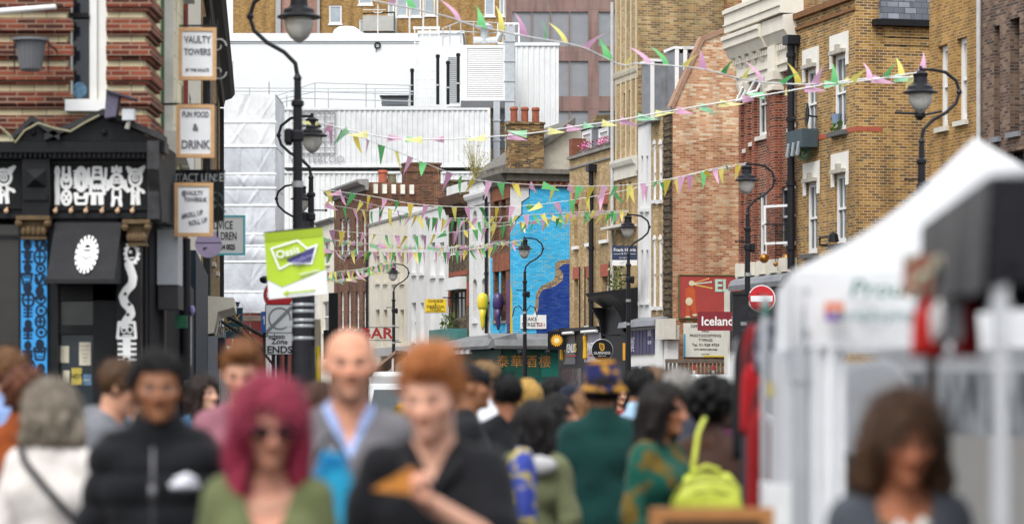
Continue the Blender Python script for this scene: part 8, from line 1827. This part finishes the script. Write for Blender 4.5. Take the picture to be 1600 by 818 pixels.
def stalls():
 WT = NYL((.80, .81, .83)); t = gazebo('white_gazebo', 'white pop-up gazebo with green lettering on its valance at the right of the street', [(.985, 10.0), (2.75, 10.1), (2.85, 12.0), (1.12, 12.0)], 2.06, (1.79, 11.0, 2.62), .27, WT, NYL((.79, .80, .82), .5), [0, 3, 2], mat((.42, .44, .46), .4, .4, .1))
 GT = mat('#2f6a5c', .7);
 text('Proudly', .06, GT, t, (.345, -.055, 1.995), (R(90), 0, R(3)), bold=.01, sx=1.15, shear=.2); text('employing local', .04, mat('#6d8a88', .7), t, (.36, -.055, 1.905), (R(90), 0, R(3)), bold=.01, sx=1.15)
 b = MB(); b.box(.11, .175, -.055, -.04, 1.885, 1.95); b.build('logo_patch', mat('#c9683a', .6), t); b = MB(); b.box(.11, .175, -.061, -.056, 1.885, 1.915); b.build('logo_lower', mat('#6d4aa0', .6), t); text('m', .03, M_TEXTW, t, (.142, -.065, 1.92)); text('Proud', .05, GT, t, (-.015, .9, 1.95), (R(90), 0, R(-86)))
 # white side curtain and the inside back wall
 for (x0, x1, y0, z1, nm, m) in ((.04, .19, .04, 1.80, 'front_curtain', WT),):
  n = 26; vs = []; fs = []
  for j in range(2):
   for i in range(n + 1): u = i / n; vs.append((x0 + (x1 - x0) * u, y0 + .025 * math.sin(u * 16), z1 if j == 0 else .15))
  for i in range(n): fs.append((i, i + 1, n + 2 + i, n + 1 + i))
  MB().add(vs, fs).build(nm, m, t, smooth=True, recalc=False)
 b = MB(); n = 30; vs = []; fs = []
 for j in range(2):
  for i in range(n + 1): u = i / n; vs.append((.10 + .0 * u + .02 * math.sin(u * 20), .25 + 1.7 * u, 1.80 if j == 0 else 1.0))
 for i in range(n): fs.append((i, i + 1, n + 2 + i, n + 1 + i))
 b.add(vs, fs); b.build('side_curtain', NYL((.78, .79, .82), .5), t, smooth=True, recalc=False)
 yb = 1.9
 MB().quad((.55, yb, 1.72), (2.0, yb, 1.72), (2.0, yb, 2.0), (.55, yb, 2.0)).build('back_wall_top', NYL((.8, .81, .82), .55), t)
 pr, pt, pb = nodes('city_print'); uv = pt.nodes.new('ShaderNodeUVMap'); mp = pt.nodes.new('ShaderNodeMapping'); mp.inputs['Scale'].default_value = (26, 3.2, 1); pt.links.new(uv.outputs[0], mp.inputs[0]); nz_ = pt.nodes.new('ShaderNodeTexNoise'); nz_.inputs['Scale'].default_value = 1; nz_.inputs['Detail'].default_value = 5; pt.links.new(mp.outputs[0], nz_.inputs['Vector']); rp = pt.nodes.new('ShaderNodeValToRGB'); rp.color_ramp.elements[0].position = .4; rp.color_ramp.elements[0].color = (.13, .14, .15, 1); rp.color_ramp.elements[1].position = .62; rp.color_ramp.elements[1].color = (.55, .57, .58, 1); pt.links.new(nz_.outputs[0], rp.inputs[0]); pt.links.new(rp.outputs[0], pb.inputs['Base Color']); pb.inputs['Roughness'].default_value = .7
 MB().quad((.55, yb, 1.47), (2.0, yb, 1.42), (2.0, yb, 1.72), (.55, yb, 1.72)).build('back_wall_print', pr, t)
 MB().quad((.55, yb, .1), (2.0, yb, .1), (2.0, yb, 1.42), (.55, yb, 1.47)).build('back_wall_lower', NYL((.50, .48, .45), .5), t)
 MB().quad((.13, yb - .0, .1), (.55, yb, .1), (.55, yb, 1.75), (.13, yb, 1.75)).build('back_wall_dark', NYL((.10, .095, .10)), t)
 q = thing('white_cloth', 'creased white cloth hanging inside the white gazebo beside the front curtain', 'cloth', (1.31, 10.6, 1.75)); q2 = drape('x', 'x', 'x', (0, 0, 0), 0, .42, .34, WT, .03, 5, (1, .4), False); ch = children(q2)[0]; ch.parent = q; bpy.data.objects.remove(q2)
 # black gazebo, nearer
 BK = NYL((.011, .011, .014)); t = gazebo('black_gazebo', 'black pop-up gazebo nearest on the right, cut by the picture edge', [(1.005, 6.0), (2.7, 5.85), (2.85, 7.9), (1.135, 7.9)], 2.095, (1.95, 6.9, 2.42), .235, NYL((.02, .02, .023)), NYL((.20, .20, .21)), [0, 3], mat((.50, .51, .53), .4, .3, .1), sag=.05, lr=.014)
 for c in children(t):
  if c.name.startswith('valance'): c.data.materials[0] = BK; break
 vs_ = [c for c in children(t) if c.name.startswith('valance')]; vs_[-1].data.materials[0] = NYL((.026, .025, .029))
 lg = [c for c in children(t) if c.name.startswith('leg')]; lg[-1].data.materials[0] = mat((.06, .05, .05), .5); lg[-1].scale = (1, 1, 1)
 MB().box(.15, 1.5, .01, .03, 1.80, 1.86).build('red_trim', mat('#5a1216', .7), t)
 RD = cloth('#b01c1c', '#d8d6d2', ps=7);
 drape('hanging_garment', 'red garment with white folds under the black gazebo, left of two', 'garment', (1.055, 7.2, 1.865), R(15), .095, .135, cloth('#a51f1a'), .045, 3, (.8, 1))
 drape('hanging_garment', 'dark red garment beside the first, between two white cloths under the black gazebo', 'garment', (1.15, 7.2, 1.865), R(-10), .075, .13, cloth('#a3161c'), .04, 4, (.7, 1))
 drape('hanging_cloth', 'white cloth strip between the two red garments under the black gazebo', 'cloth', (1.104, 7.1, 1.87), R(10), .05, .1, cloth((.6, .6, .62)), .03, 6, (.8, 1)); drape('hanging_cloth', 'grey white cloth over the left red garment under the black gazebo', 'cloth', (1.062, 7.08, 1.86), R(10), .05, .09, cloth((.5, .48, .48)), .03, 8, (1, .7))
 t = thing('picture_card', 'small patterned card hung on the dark pole of the black gazebo', 'card', (1.035, 7.2, 1.935)); MB().box(-.045, .045, -.01, .01, -.055, .05).build('card', cloth('#8d5a4a', '#a8b09a', ps=30), t); MB().box(.03, .06, -.012, .012, -.055, .05).build('pale_edge', mat('#a09a88', .8), t)
 # stall rail with hanging bags between the gazebo and the street
 t = thing('stall_rail', 'steel stall rail with hanging bags and clothes beside the white gazebo', 'rail', (.985, 12.3, 0)); st = mat((.45, .47, .49), .35, .5, .1)
 b = MB(); b.bar((.035, -.8, 0), (.035, -.8, 2.02), .015, 8); b.bar((.195, 1.9, 0), (.195, 1.9, 2.0), .01, 8); b.build('post', st, t); MB().bar((.035, -.8, 2.0), (.195, 1.9, 2.0), .006, 8).build('top_bar', M_IRON, t)
 for i, (px, py, Y, w_, h, m, lab, ct) in enumerate(((1165, 512, 13.2, .14, .6, cloth('#17181b'), 'black hanging bag at the street end of the stall rail', 'bag'), (1176, 508, 12.6, .11, .45, cloth('#6d1418'), 'dark red hanging bag high on the stall rail', 'bag'), (1197, 500, 11.9, .11, .22, cloth('#4a4c58', '#9a9ca8', ps=20), 'grey patterned hanging bag nearest the white gazebo', 'bag'),
   (1176, 570, 12.4, .12, .3, cloth('#96161c'), 'bright red hanging garment in the middle of the stall rail', 'garment'), (1160, 520, 13.6, .1, .35, cloth((.55, .56, .58)), 'pale grey cloth hanging behind the black bag on the stall rail', 'cloth'), (1187, 640, 12.2, .13, .5, cloth('#7d1418'), 'long dark red garment hanging lowest on the stall rail', 'garment'), (1152, 545, 14.2, .1, .3, cloth((.7, .7, .7)), 'white bag hanging at the far end of the stall rail', 'bag'), (1174, 650, 12.8, .1, .4, cloth('#2c3038'), 'charcoal garment between the red ones on the stall rail', 'garment'))):
  drape('hanging_' + ct, lab, ct, P(px, py, Y), R(20), w_, h, m, .045, i + 10, (.85, 1))
 t = thing('price_tag', 'yellow price card hanging on the stall rail', 'card', P(1199, 607, 11.6)); MB().box(-.022, .022, -.004, .004, -.03, .03).build('card', mat('#c9b020', .6), t); MB().bar((0, 0, .03), (0, 0, .1), .003).build('string', M_TEXTW, t)
 t = thing('crate', 'white plastic crate of cloth beside the gazebo leg at the bottom', 'crate', (xat(1218, 10.6), 10.6, 0)); b = MB(); b.box(-.06, .1, -.1, .15, 1.02, 1.05); b.box(-.06, .1, -.1, -.08, 1.05, 1.3); b.box(-.06, -.04, -.08, .15, 1.05, 1.3); b.box(.08, .1, -.08, .15, 1.05, 1.3); b.build('box', mat((.7, .71, .72), .5), t); b = MB(); b.box(-.05, .09, -.09, .14, 0, 1.018); b.build('stand', mat((.3, .31, .32), .5), t)
 # chalkboard with wooden frame
 t = thing('chalkboard', 'wooden framed chalkboard standing at the bottom of the picture under the lime bag', 'chalkboard', (xat(1112, 9.4), 9.4, 0), R(4)); b = MB(); b.box(-.205, .205, -.02, .02, 1.215, 1.255); b.box(-.205, -.165, -.02, .02, 0, 1.213); b.box(.165, .205, -.02, .02, 0, 1.213); b.box(-.165, .165, -.02, .02, .25, .3); b.build('frame', mat('#a5703f', .5, 0, .2, 8), t); MB().box(-.165, .165, -.01, .01, .3, 1.215).build('slate', mat((.03, .03, .033), .8), t)
 b = MB(); b.bar((-.18, .02, 1.2), (-.18, .45, 0), .015); b.bar((.18, .02, 1.2), (.18, .45, 0), .015); b.build('back_leg', mat('#a5703f', .5, 0, .2, 8), t)
 # wooden stall roof far down
 t = thing('market_stall', 'far market stall with a sloping wooden roof on white posts left of the far lamp', 'stall', (xat(606, 92), 92, 0), R(-8)); b = MB(); b.prism([(-.62, 2.1), (.3, 2.85), (.3, 2.95), (-.62, 2.2)], -.3, 2.0, 'y'); b.build('roof', mat('#9a806a', .8, 0, .3, 4), t)
 for x, y, h in ((-.5, -.2, 2.15), (.2, -.2, 2.7), (-.5, 1.9, 2.15), (.2, 1.9, 2.7)): MB().bar((x, y, 0), (x, y, h), .04).build('post', M_WHITE, t)
 MB().box(-.5, .25, -.1, 1.8, .7, .8).build('counter', mat('#6d5a48', .8), t)
 t = thing('parasol', 'closed grey parasols and tables clutter outside the green restaurant', 'parasol', (xat(742, 90), 90, 0)); b = MB(); b.lathe([(.03, 1.9), (.25, 1.75), (.95, 1.62), (.9, 1.6), (.03, 1.72)], (0, 0, 0), 12); b.build('canopy', mat((.2, .21, .22), .8), t); MB().bar((0, 0, 0), (0, 0, 2.0), .03).build('pole', M_IRON, t)
stalls()

# ---------------------------------------------------------------- the crowd
def at(pr, p): return pr[0].matrix_basis @ Vector([c * pr[1] for c in p])
def loc_child(name, mb, m, pr, smooth=True): o = mb.build(name, m, pr[0], smooth=smooth); o.scale = (pr[1],) * 3; return o
DOWN = (((.225, .04, 1.12), (.215, -.04, .89)), ((-.225, .04, 1.12), (-.215, -.04, .89)))
FRONT = (((.215, .0, 1.13), (.12, -.22, 1.1)), ((-.215, .0, 1.13), (-.12, -.22, 1.1)))
def T_(c, **k): d = dict(m=cloth(c) if isinstance(c, (str, tuple)) else c); d.update(k); return d

# nearest row
pk = person(418, 8.2, 583, 'woman with bright pink shoulder length hair and an olive v neck top', face=4, yaw=8, pitch=-14, skin='#b5806a', shades=True, hair='longwave', hairc='#8c2c42', female=True, arms=FRONT, garments=[T_('#5b6140', neck='deepv', name='jumper', o=.02, fold=.01)], trousers='#2a2c33')
b = MB(); b.tube([(.075 * math.cos(a), .01 - .085 * math.sin(a), 1.43 - .05 * math.sin(a)) for a in np.linspace(.2, math.pi - .2, 14)], .0035, 5); loc_child('necklace', b, mat('#b9a48a', .3, .6), pk)
gi = person(678, 8.5, 537, 'ginger haired young man in a black polo shirt eating a slice of pizza', face=-6, yaw=-8, pitch=-13, skin='#d6a48c', hair='quiff', hairc='#aa6a3c', brow='#a5713f', arms=(((.205, -.10, 1.19), (.03, -.27, 1.32)), DOWN[1]), hands=('grip', 'relaxed'), garments=[T_('#15161a', neck='sv', name='polo_shirt', sleeve=.72, so=.022, o=.018, fold=.009, collar=.0)], trousers='#1d2030')
b = MB(); b.tube([(.0, .075, 1.475), (.07, .04, 1.475), (.085, -.03, 1.45), (.06, -.10, 1.40), (.03, -.13, 1.36)], [.016, .02, .02, .018, .01], 8); b.tube([(.0, .075, 1.475), (-.07, .04, 1.475), (-.085, -.03, 1.45), (-.06, -.10, 1.40), (-.03, -.13, 1.36)], [.016, .02, .02, .018, .01], 8); loc_child('collar', b, cloth('#15161a'), gi)
z = thing('pizza_slice', 'orange pizza slice held in the hand of the ginger haired man', 'food', at(gi, (-.062, -.30, 1.375)), R(-6)); b = MB(); b.prism([(-.075, -.01), (.03, .05), (.05, .02), (.045, -.025)], -.045, .03, 'y'); o = b.build('slice', mat('#c07a26', .5, 0, .5, 40, .4, 50), z); b = MB(); b.tube([(.035, -.045, .045), (.055, -.01, .02), (.05, .03, -.02)], .013, 8); b.build('crust', mat('#a86a30', .7, 0, .3, 30), z, smooth=True)
bald = person(546, 10.0, 514, 'bald man in a grey jacket over a pale blue shirt', face=2, yaw=3, skin='#c48c70', hair=None, brow='#5a4636', beard='#8d6a58', heavy=1.1, garments=[T_('#98aad6', neck='sv', name='shirt', o=.012, collar=.035), T_('#656367', neck='jv', name='jacket', o=.024, collar=.03)], trousers='#2c2e38')
puf = person(246, 10.2, 548, 'young person in a black puffer jacket with a white chest logo', face=3, yaw=6, skin='#85573a', hair='crop', hairc='#0e0c0c', heavy=1.08, garments=[T_('#121317', kind='puffer', neck='cut', collar=.12, name='puffer_jacket', o=.034, so=.006, hem=.9)], trousers='#16171c')
b = MB(); c0 = (.105, -.232, 1.325); b.tube([(.06, -.232, 1.305), (.105, -.236, 1.315), (.16, -.222, 1.305)], [.012, .024, .012], 8); b.tube([(.075, -.236, 1.325), (.12, -.236, 1.335), (.155, -.226, 1.322)], [.01, .018, .01], 8); loc_child('chest_logo', b, mat((.62, .62, .68), .6), puf)
b = MB(); b.tube([(0, -.225, 1.44), (0, -.235, 1.30), (0, -.225, 1.0)], .006, 6); b.box(-.012, .012, -.25, -.236, 1.25, 1.31); loc_child('zip', b, mat((.12, .12, .13), .4, .5), puf)
tw = person(1408, 7.6, 604, 'brown bobbed woman in a charcoal jacket under the white gazebo', face=4, yaw=4, pitch=-12, skin='#a86a4c', hair='bob', hairc='#4a3424', female=True, heavy=1.08, arms=FRONT, garments=[T_(cloth('#4a4434', '#a89a5a', ps=16), neck='scoop', name='patterned_top', o=.012), T_('#3f434a', neck='open', name='jacket', o=.028, fold=.01)], trousers='#1d1f24')
b = MB(); b.ell = None; b.tube([(-.05, -.15, 1.40), (0, -.165, 1.36), (.04, -.155, 1.41)], .018, 8); loc_child('white_scarf', b, cloth((.6, .6, .58)), tw)
# left group, backs and profiles
wc = person(82, 11.6, 588, 'grey haired woman seen from behind in a white jacket with a black bag strap', face=172, yaw=-12, skin='#b98d73', hair='bob', hairc='#857b6d', female=True, heavy=1.12, garments=[T_('#cfc9c4', kind='coat', neck='crew', hem=.72, name='jacket', o=.034, fold=.012, collar=.03)], trousers='#3a3c44')
b = MB(); b.tube([(.12, -.06, 1.475), (.125, .06, 1.49), (.08, .14, 1.43), (-.02, .185, 1.33), (-.14, .19, 1.2), (-.24, .13, 1.06), (-.29, .02, .95)], .015, 8); loc_child('bag_strap', b, mat((.015, .015, .018), .6), wc)
person(38, 14.5, 573, 'curly brown haired person in a burnt orange coat beside the grey haired woman', face=168, yaw=15, skin='#a8765a', hair='curly', hairc='#5a321e', female=True, fine=2, garments=[T_('#83401a', kind='coat', hem=.6, name='coat', o=.03, collar=.05)])
person(14, 15.2, 541, 'man in a light blue shirt at the left picture edge', face=150, yaw=25, skin='#c79a80', hair='short', hairc='#6d4c30', fine=2, garments=[T_('#93aee0', name='shirt', o=.02, collar=.04)])
person(176, 14.2, 557, 'man in a grey hoodie looking down, in profile by the pub door', face=72, yaw=14, pitch=-22, skin='#c79479', hair='short', hairc='#503a28', fine=2, arms=FRONT, garments=[T_('#6e7076', name='hoodie', o=.028, hood=True, fold=.01)])
person(210, 19, 588, 'person in a pale denim jacket half hidden behind the puffer jacket', face=200, skin='#c09478', hair='short', hairc='#4a3424', fine=2, garments=[T_('#5f7fa6', name='denim_jacket', o=.026)])
dj = person(318, 20.5, 583, 'dark wavy haired woman in a blue denim jacket by the grey arched shopfront', face=35, yaw=14, skin='#d0a48c', hair='longwave', hairc='#20140f', female=True, fine=2, arms=FRONT, garments=[T_('#37536e', name='denim_jacket', o=.026, collar=.05)])
q = thing('shoulder_bag', 'brown furry shoulder bag held by the woman in the denim jacket', 'bag', at(dj, (.02, -.27, 1.1)), R(42)); MB().ball((0, 0, 0), .17, 14, (1, .55, 1.0)).build('bag', cloth('#5a3826', '#452a1c', ps=40), q, smooth=True); MB().tube([(-.14, 0, .08), (-.08, .12, .3), (.1, .2, .34), (.14, .06, .08)], .014).build('strap', mat('#3a2418', .6), q)
person(380, 13.2, 526, 'tall man with tousled brown hair standing behind the pink haired woman', face=10, yaw=-10, pitch=-16, skin='#c08e74', hair='quiff', hairc='#704624', fine=2, garments=[T_('#8a5a66', name='shirt', o=.02)])
person(498, 14, 592, 'brown haired woman in dark clothes just left of the bald man', face=185, skin='#a87a5e', hair='long', hairc='#3c2416', female=True, fine=2, garments=[T_('#1d1f2c', name='coat', kind='coat', hem=.7, o=.026)])
# turquoise bag between the bald man and the pink haired woman
q = drape('shopping_bag', 'turquoise carrier bag with a dark fold between the pink haired woman and the bald man', 'bag', P(518, 708, 9.0), R(12), .17, .42, cloth('#2a9cc4', '#0f5f8c', ps=7), .06, 31, (.75, 1.1), cord=.06)
# middle and right group
person(734, 16, 563, 'man in a black cap and black jacket just right of the ginger haired man', face=95, skin='#9a6a4c', hair='cap', hairc='#111216', fine=2, garments=[T_('#15161a', name='jacket', o=.028)])
person(758, 19.5, 563, 'fair haired man in a white shirt in profile beside the black cap', face=110, yaw=8, skin='#cfa086', hair='short', hairc='#7d6240', fine=2, garments=[T_((.62, .63, .68), name='shirt', o=.02, collar=.04)])
person(793, 17, 582, 'person in a black beanie and black coat seen from behind', face=178, skin='#8a5a40', hair='crop', hairc='#0c0c0e', fine=2, garments=[T_('#14161b', name='coat', kind='coat', hem=.7, o=.03)])
person(824, 21, 589, 'blond woman seen from behind between the black beanie and the mural', face=170, skin='#cfa58c', hair='long', hairc='#a3803f', female=True, fine=3, garments=[T_('#a58a6a', name='top', o=.02)])
ol = person(834, 14.2, 621, 'dark haired woman seen from behind in an olive jacket with a pale hood', face=168, skin='#6a4630', hair='longback', hairc='#120e0d', female=True, fine=2, garments=[T_('#62664a', name='jacket', o=.03, fold=.01), ])
b = MB(); b.ball((-.06, .15, 1.42), .07, 10, (1.5, .6, .8)); loc_child('hood', b, cloth((.45, .45, .46)), ol)
q = drape('tote_bag', 'colourful patterned tote bag behind the olive jacket', 'bag', P(815, 700, 13.4), R(10), .15, .38, cloth('#3a4aa0', '#c9b83a', ps=13), .07, 41, (.9, 1));
person(872, 17.2, 612, 'long black haired woman in a black coat left of the green coat', face=70, yaw=10, skin='#b07d62', hair='long', hairc='#100d0d', female=True, fine=2, garments=[T_('#15151a', name='coat', kind='coat', hem=.7, o=.026)])
person(868, 22.5, 586, 'man with short black hair and a lilac shirt wearing a white earbud', face=82, skin='#5f3a26', hair='fade', hairc='#0c0a0a', fine=2, garments=[T_('#7d6c92', name='shirt', o=.02)])
person(891, 20.5, 598, 'woman in a navy headscarf seen from behind', face=175, skin='#8a5f48', hair='hijab', hairc='#121828', female=True, fine=2, garments=[T_('#1a2030', name='coat', kind='coat', hem=.6, o=.03)])
person(912, 18.5, 607, 'light brown haired woman in beige just left of the patterned hat', face=190, skin='#c09478', hair='long', hairc='#6d4c30', female=True, fine=3, garments=[T_('#6d5a4a', name='top', o=.02)])
gc = person(941, 15.2, 573, 'large person in a dark green coat and a navy and gold hat', face=180, skin='#7a5238', hair='crop', hairc='#14100e', fine=2, heavy=1.22, garments=[T_('#07302d', kind='coat', neck='crew', hem=.45, name='coat', o=.045, collar=.05, fold=.012)], trousers='#14161a')
b = MB(); b.lathe([(.02, .145), (.07, .14), (.098, .115), (.104, .03), (.135, -.005), (.14, -.02), (.1, .0)], (0, .0, 1.665), 24); loc_child('hat', b, cloth('#1a1e48', '#a87a22', ps=13), gc)
b = MB(); b.lathe([(.02, .15), (.06, .148), (.085, .13), (.06, .135)], (0, 0, 1.668), 20); loc_child('hat_crown', b, cloth('#b07a24'), gc)
sm = person(1032, 13.5, 592, 'smiling dark haired woman in profile wearing a green and ochre patterned top', face=58, yaw=10, pitch=-6, skin='#b57a5c', hair='long', hairc='#17100f', female=True, heavy=1.08, fine=2, garments=[T_(cloth('#0c4a3e', '#5a4a1c', ps=9), name='patterned_top', o=.03, fold=.01)])
lb = person(1113, 14.0, 590, 'black haired woman in a brown top with a lime bag, reaching to the stall rail', face=152, yaw=-20, skin='#45291b', hair='afro', hairc='#0b0909', female=True, heavy=1.12, fine=2, arms=(DOWN[0], ((-.36, -.03, 1.22), (-.31, -.2, 1.46))), hands=('relaxed', 'grip'), garments=[T_('#3f2c25', name='top', o=.018, sleeve=1.9)])
q = thing('handbag', 'lime yellow handbag with a long strap hanging behind the woman in the brown top', 'bag', P(1107, 806, 13.4)); LM = mat('#b8c040', .55, 0, .14, 7, .4, 14)
k = 13.4 / F; pr_ = [(-58 * k, 8 * k), (-57 * k, 30 * k), (-48 * k, 48 * k), (-28 * k, 62 * k), (0, 67 * k), (28 * k, 62 * k), (50 * k, 46 * k), (58 * k, 26 * k), (58 * k, 6 * k), (50 * k, 0), (-50 * k, 0)]
v = Vol(axis((-.21, .21, .007)), axis((-.13, .13, .007)), axis((-.03, .26, .007))); fo = lambda X, Y, Z: .003 * np.sin(23 * X + 40 * Z) * np.sin(31 * X - 22 * Z + 1) + .0015 * np.sin(60 * X + 11 * Z)
v.cap((-.125, 0, .05), (.125, 0, .05), .062, .062, .03, off=fo); v.cap((-.115, 0, .10), (.115, 0, .095), .058, .055, .05, off=fo); v.cap((-.075, 0, .155), (.075, 0, .16), .048, .046, .05, off=fo); V, Fc = v.nets(); np_mesh('bag', V, Fc, LM, q)
MB().tube([(-.18 * math.cos(a), -.062, .05 + .145 * math.sin(a)) for a in np.linspace(.05, math.pi - .05, 16)], .005, 6).build('seam', mat('#98a02c', .6), q)
MB().tube([(-28 * k, -.0, 58 * k), (-22 * k, .0, 90 * k), (-14 * k, .12, 130 * k), (-4 * k, .2, 148 * k), (2 * k, .34, 152 * k)], .012, 8).build('long_strap', LM, q, smooth=True)
MB().tube([(-30 * k, -.02, 56 * k), (-22 * k, -.02, 72 * k), (-4 * k, -.02, 79 * k), (14 * k, -.02, 74 * k), (20 * k, -.02, 60 * k)], .012, 8).build('short_handle', LM, q, smooth=True); MB().tube([(-34 * k, -.06, 36 * k), (0, -.062, 41 * k), (34 * k, -.06, 35 * k)], .004, 6).build('zip', mat('#5d6420', .4, .3), q)
person(1000, 19.5, 574, 'man with short black hair and a pale blue collar beside the patterned hat', face=125, skin='#a87658', hair='short', hairc='#0e0c0c', fine=2, garments=[T_('#a3c4e0', name='shirt', o=.018, collar=.045)])
person(1060, 18, 574, 'grey haired man behind the smiling dark haired woman', face=165, skin='#b88a70', hair='short', hairc='#8d8984', fine=2, garments=[T_('#3a3d48', name='jacket', o=.028)])
person(1022, 19.8, 572, 'man with light brown cropped hair left of the grey haired man', face=175, skin='#c09478', hair='short', hairc='#6d5440', fine=2, garments=[T_('#4a4a52', name='jacket', o=.028)])
# small figures further down the street
far = [(705, 30, 597, 'small far figure in a navy coat left of the black cap', 'short', '#2c2018', '#1d2740', 160, False), (778, 33, 594, 'small far figure with red hair and a maroon top near the far lamp post', 'long', '#7d3a20', '#5a1a26', 10, True), (846, 36, 597, 'small far figure in a beige jumper below the restaurant', 'short', '#3a2a1e', '#a08a6c', 200, False), (918, 38, 596, 'small far figure with orange hair and a dark top behind the headscarf', 'short', '#a5562a', '#22252c', 0, False),
 (968, 34, 598, 'small far figure in a red top right of the patterned hat', 'long', '#1c1412', '#8d2420', 20, True), (1082, 30, 594, 'small far figure in a dark parka in front of the white van', 'short', '#1a1512', '#252a30', 170, False), (1138, 26, 600, 'small far figure in a plum jumper by the end of the stall rail', 'long', '#2a1c14', '#4a2238', 190, True), (640, 40, 597, 'small far figure in a mustard jacket beside the white car', 'short', '#2a2018', '#a07a28', 15, False)]
for px, Y, top, lab, hr, hc, tc_, fc, fm in far: person(px, Y, top, lab, face=fc, skin='#b98d73', hair=hr, hairc=hc, female=fm, fine=3, garments=[T_(tc_, name='top', o=.026)])
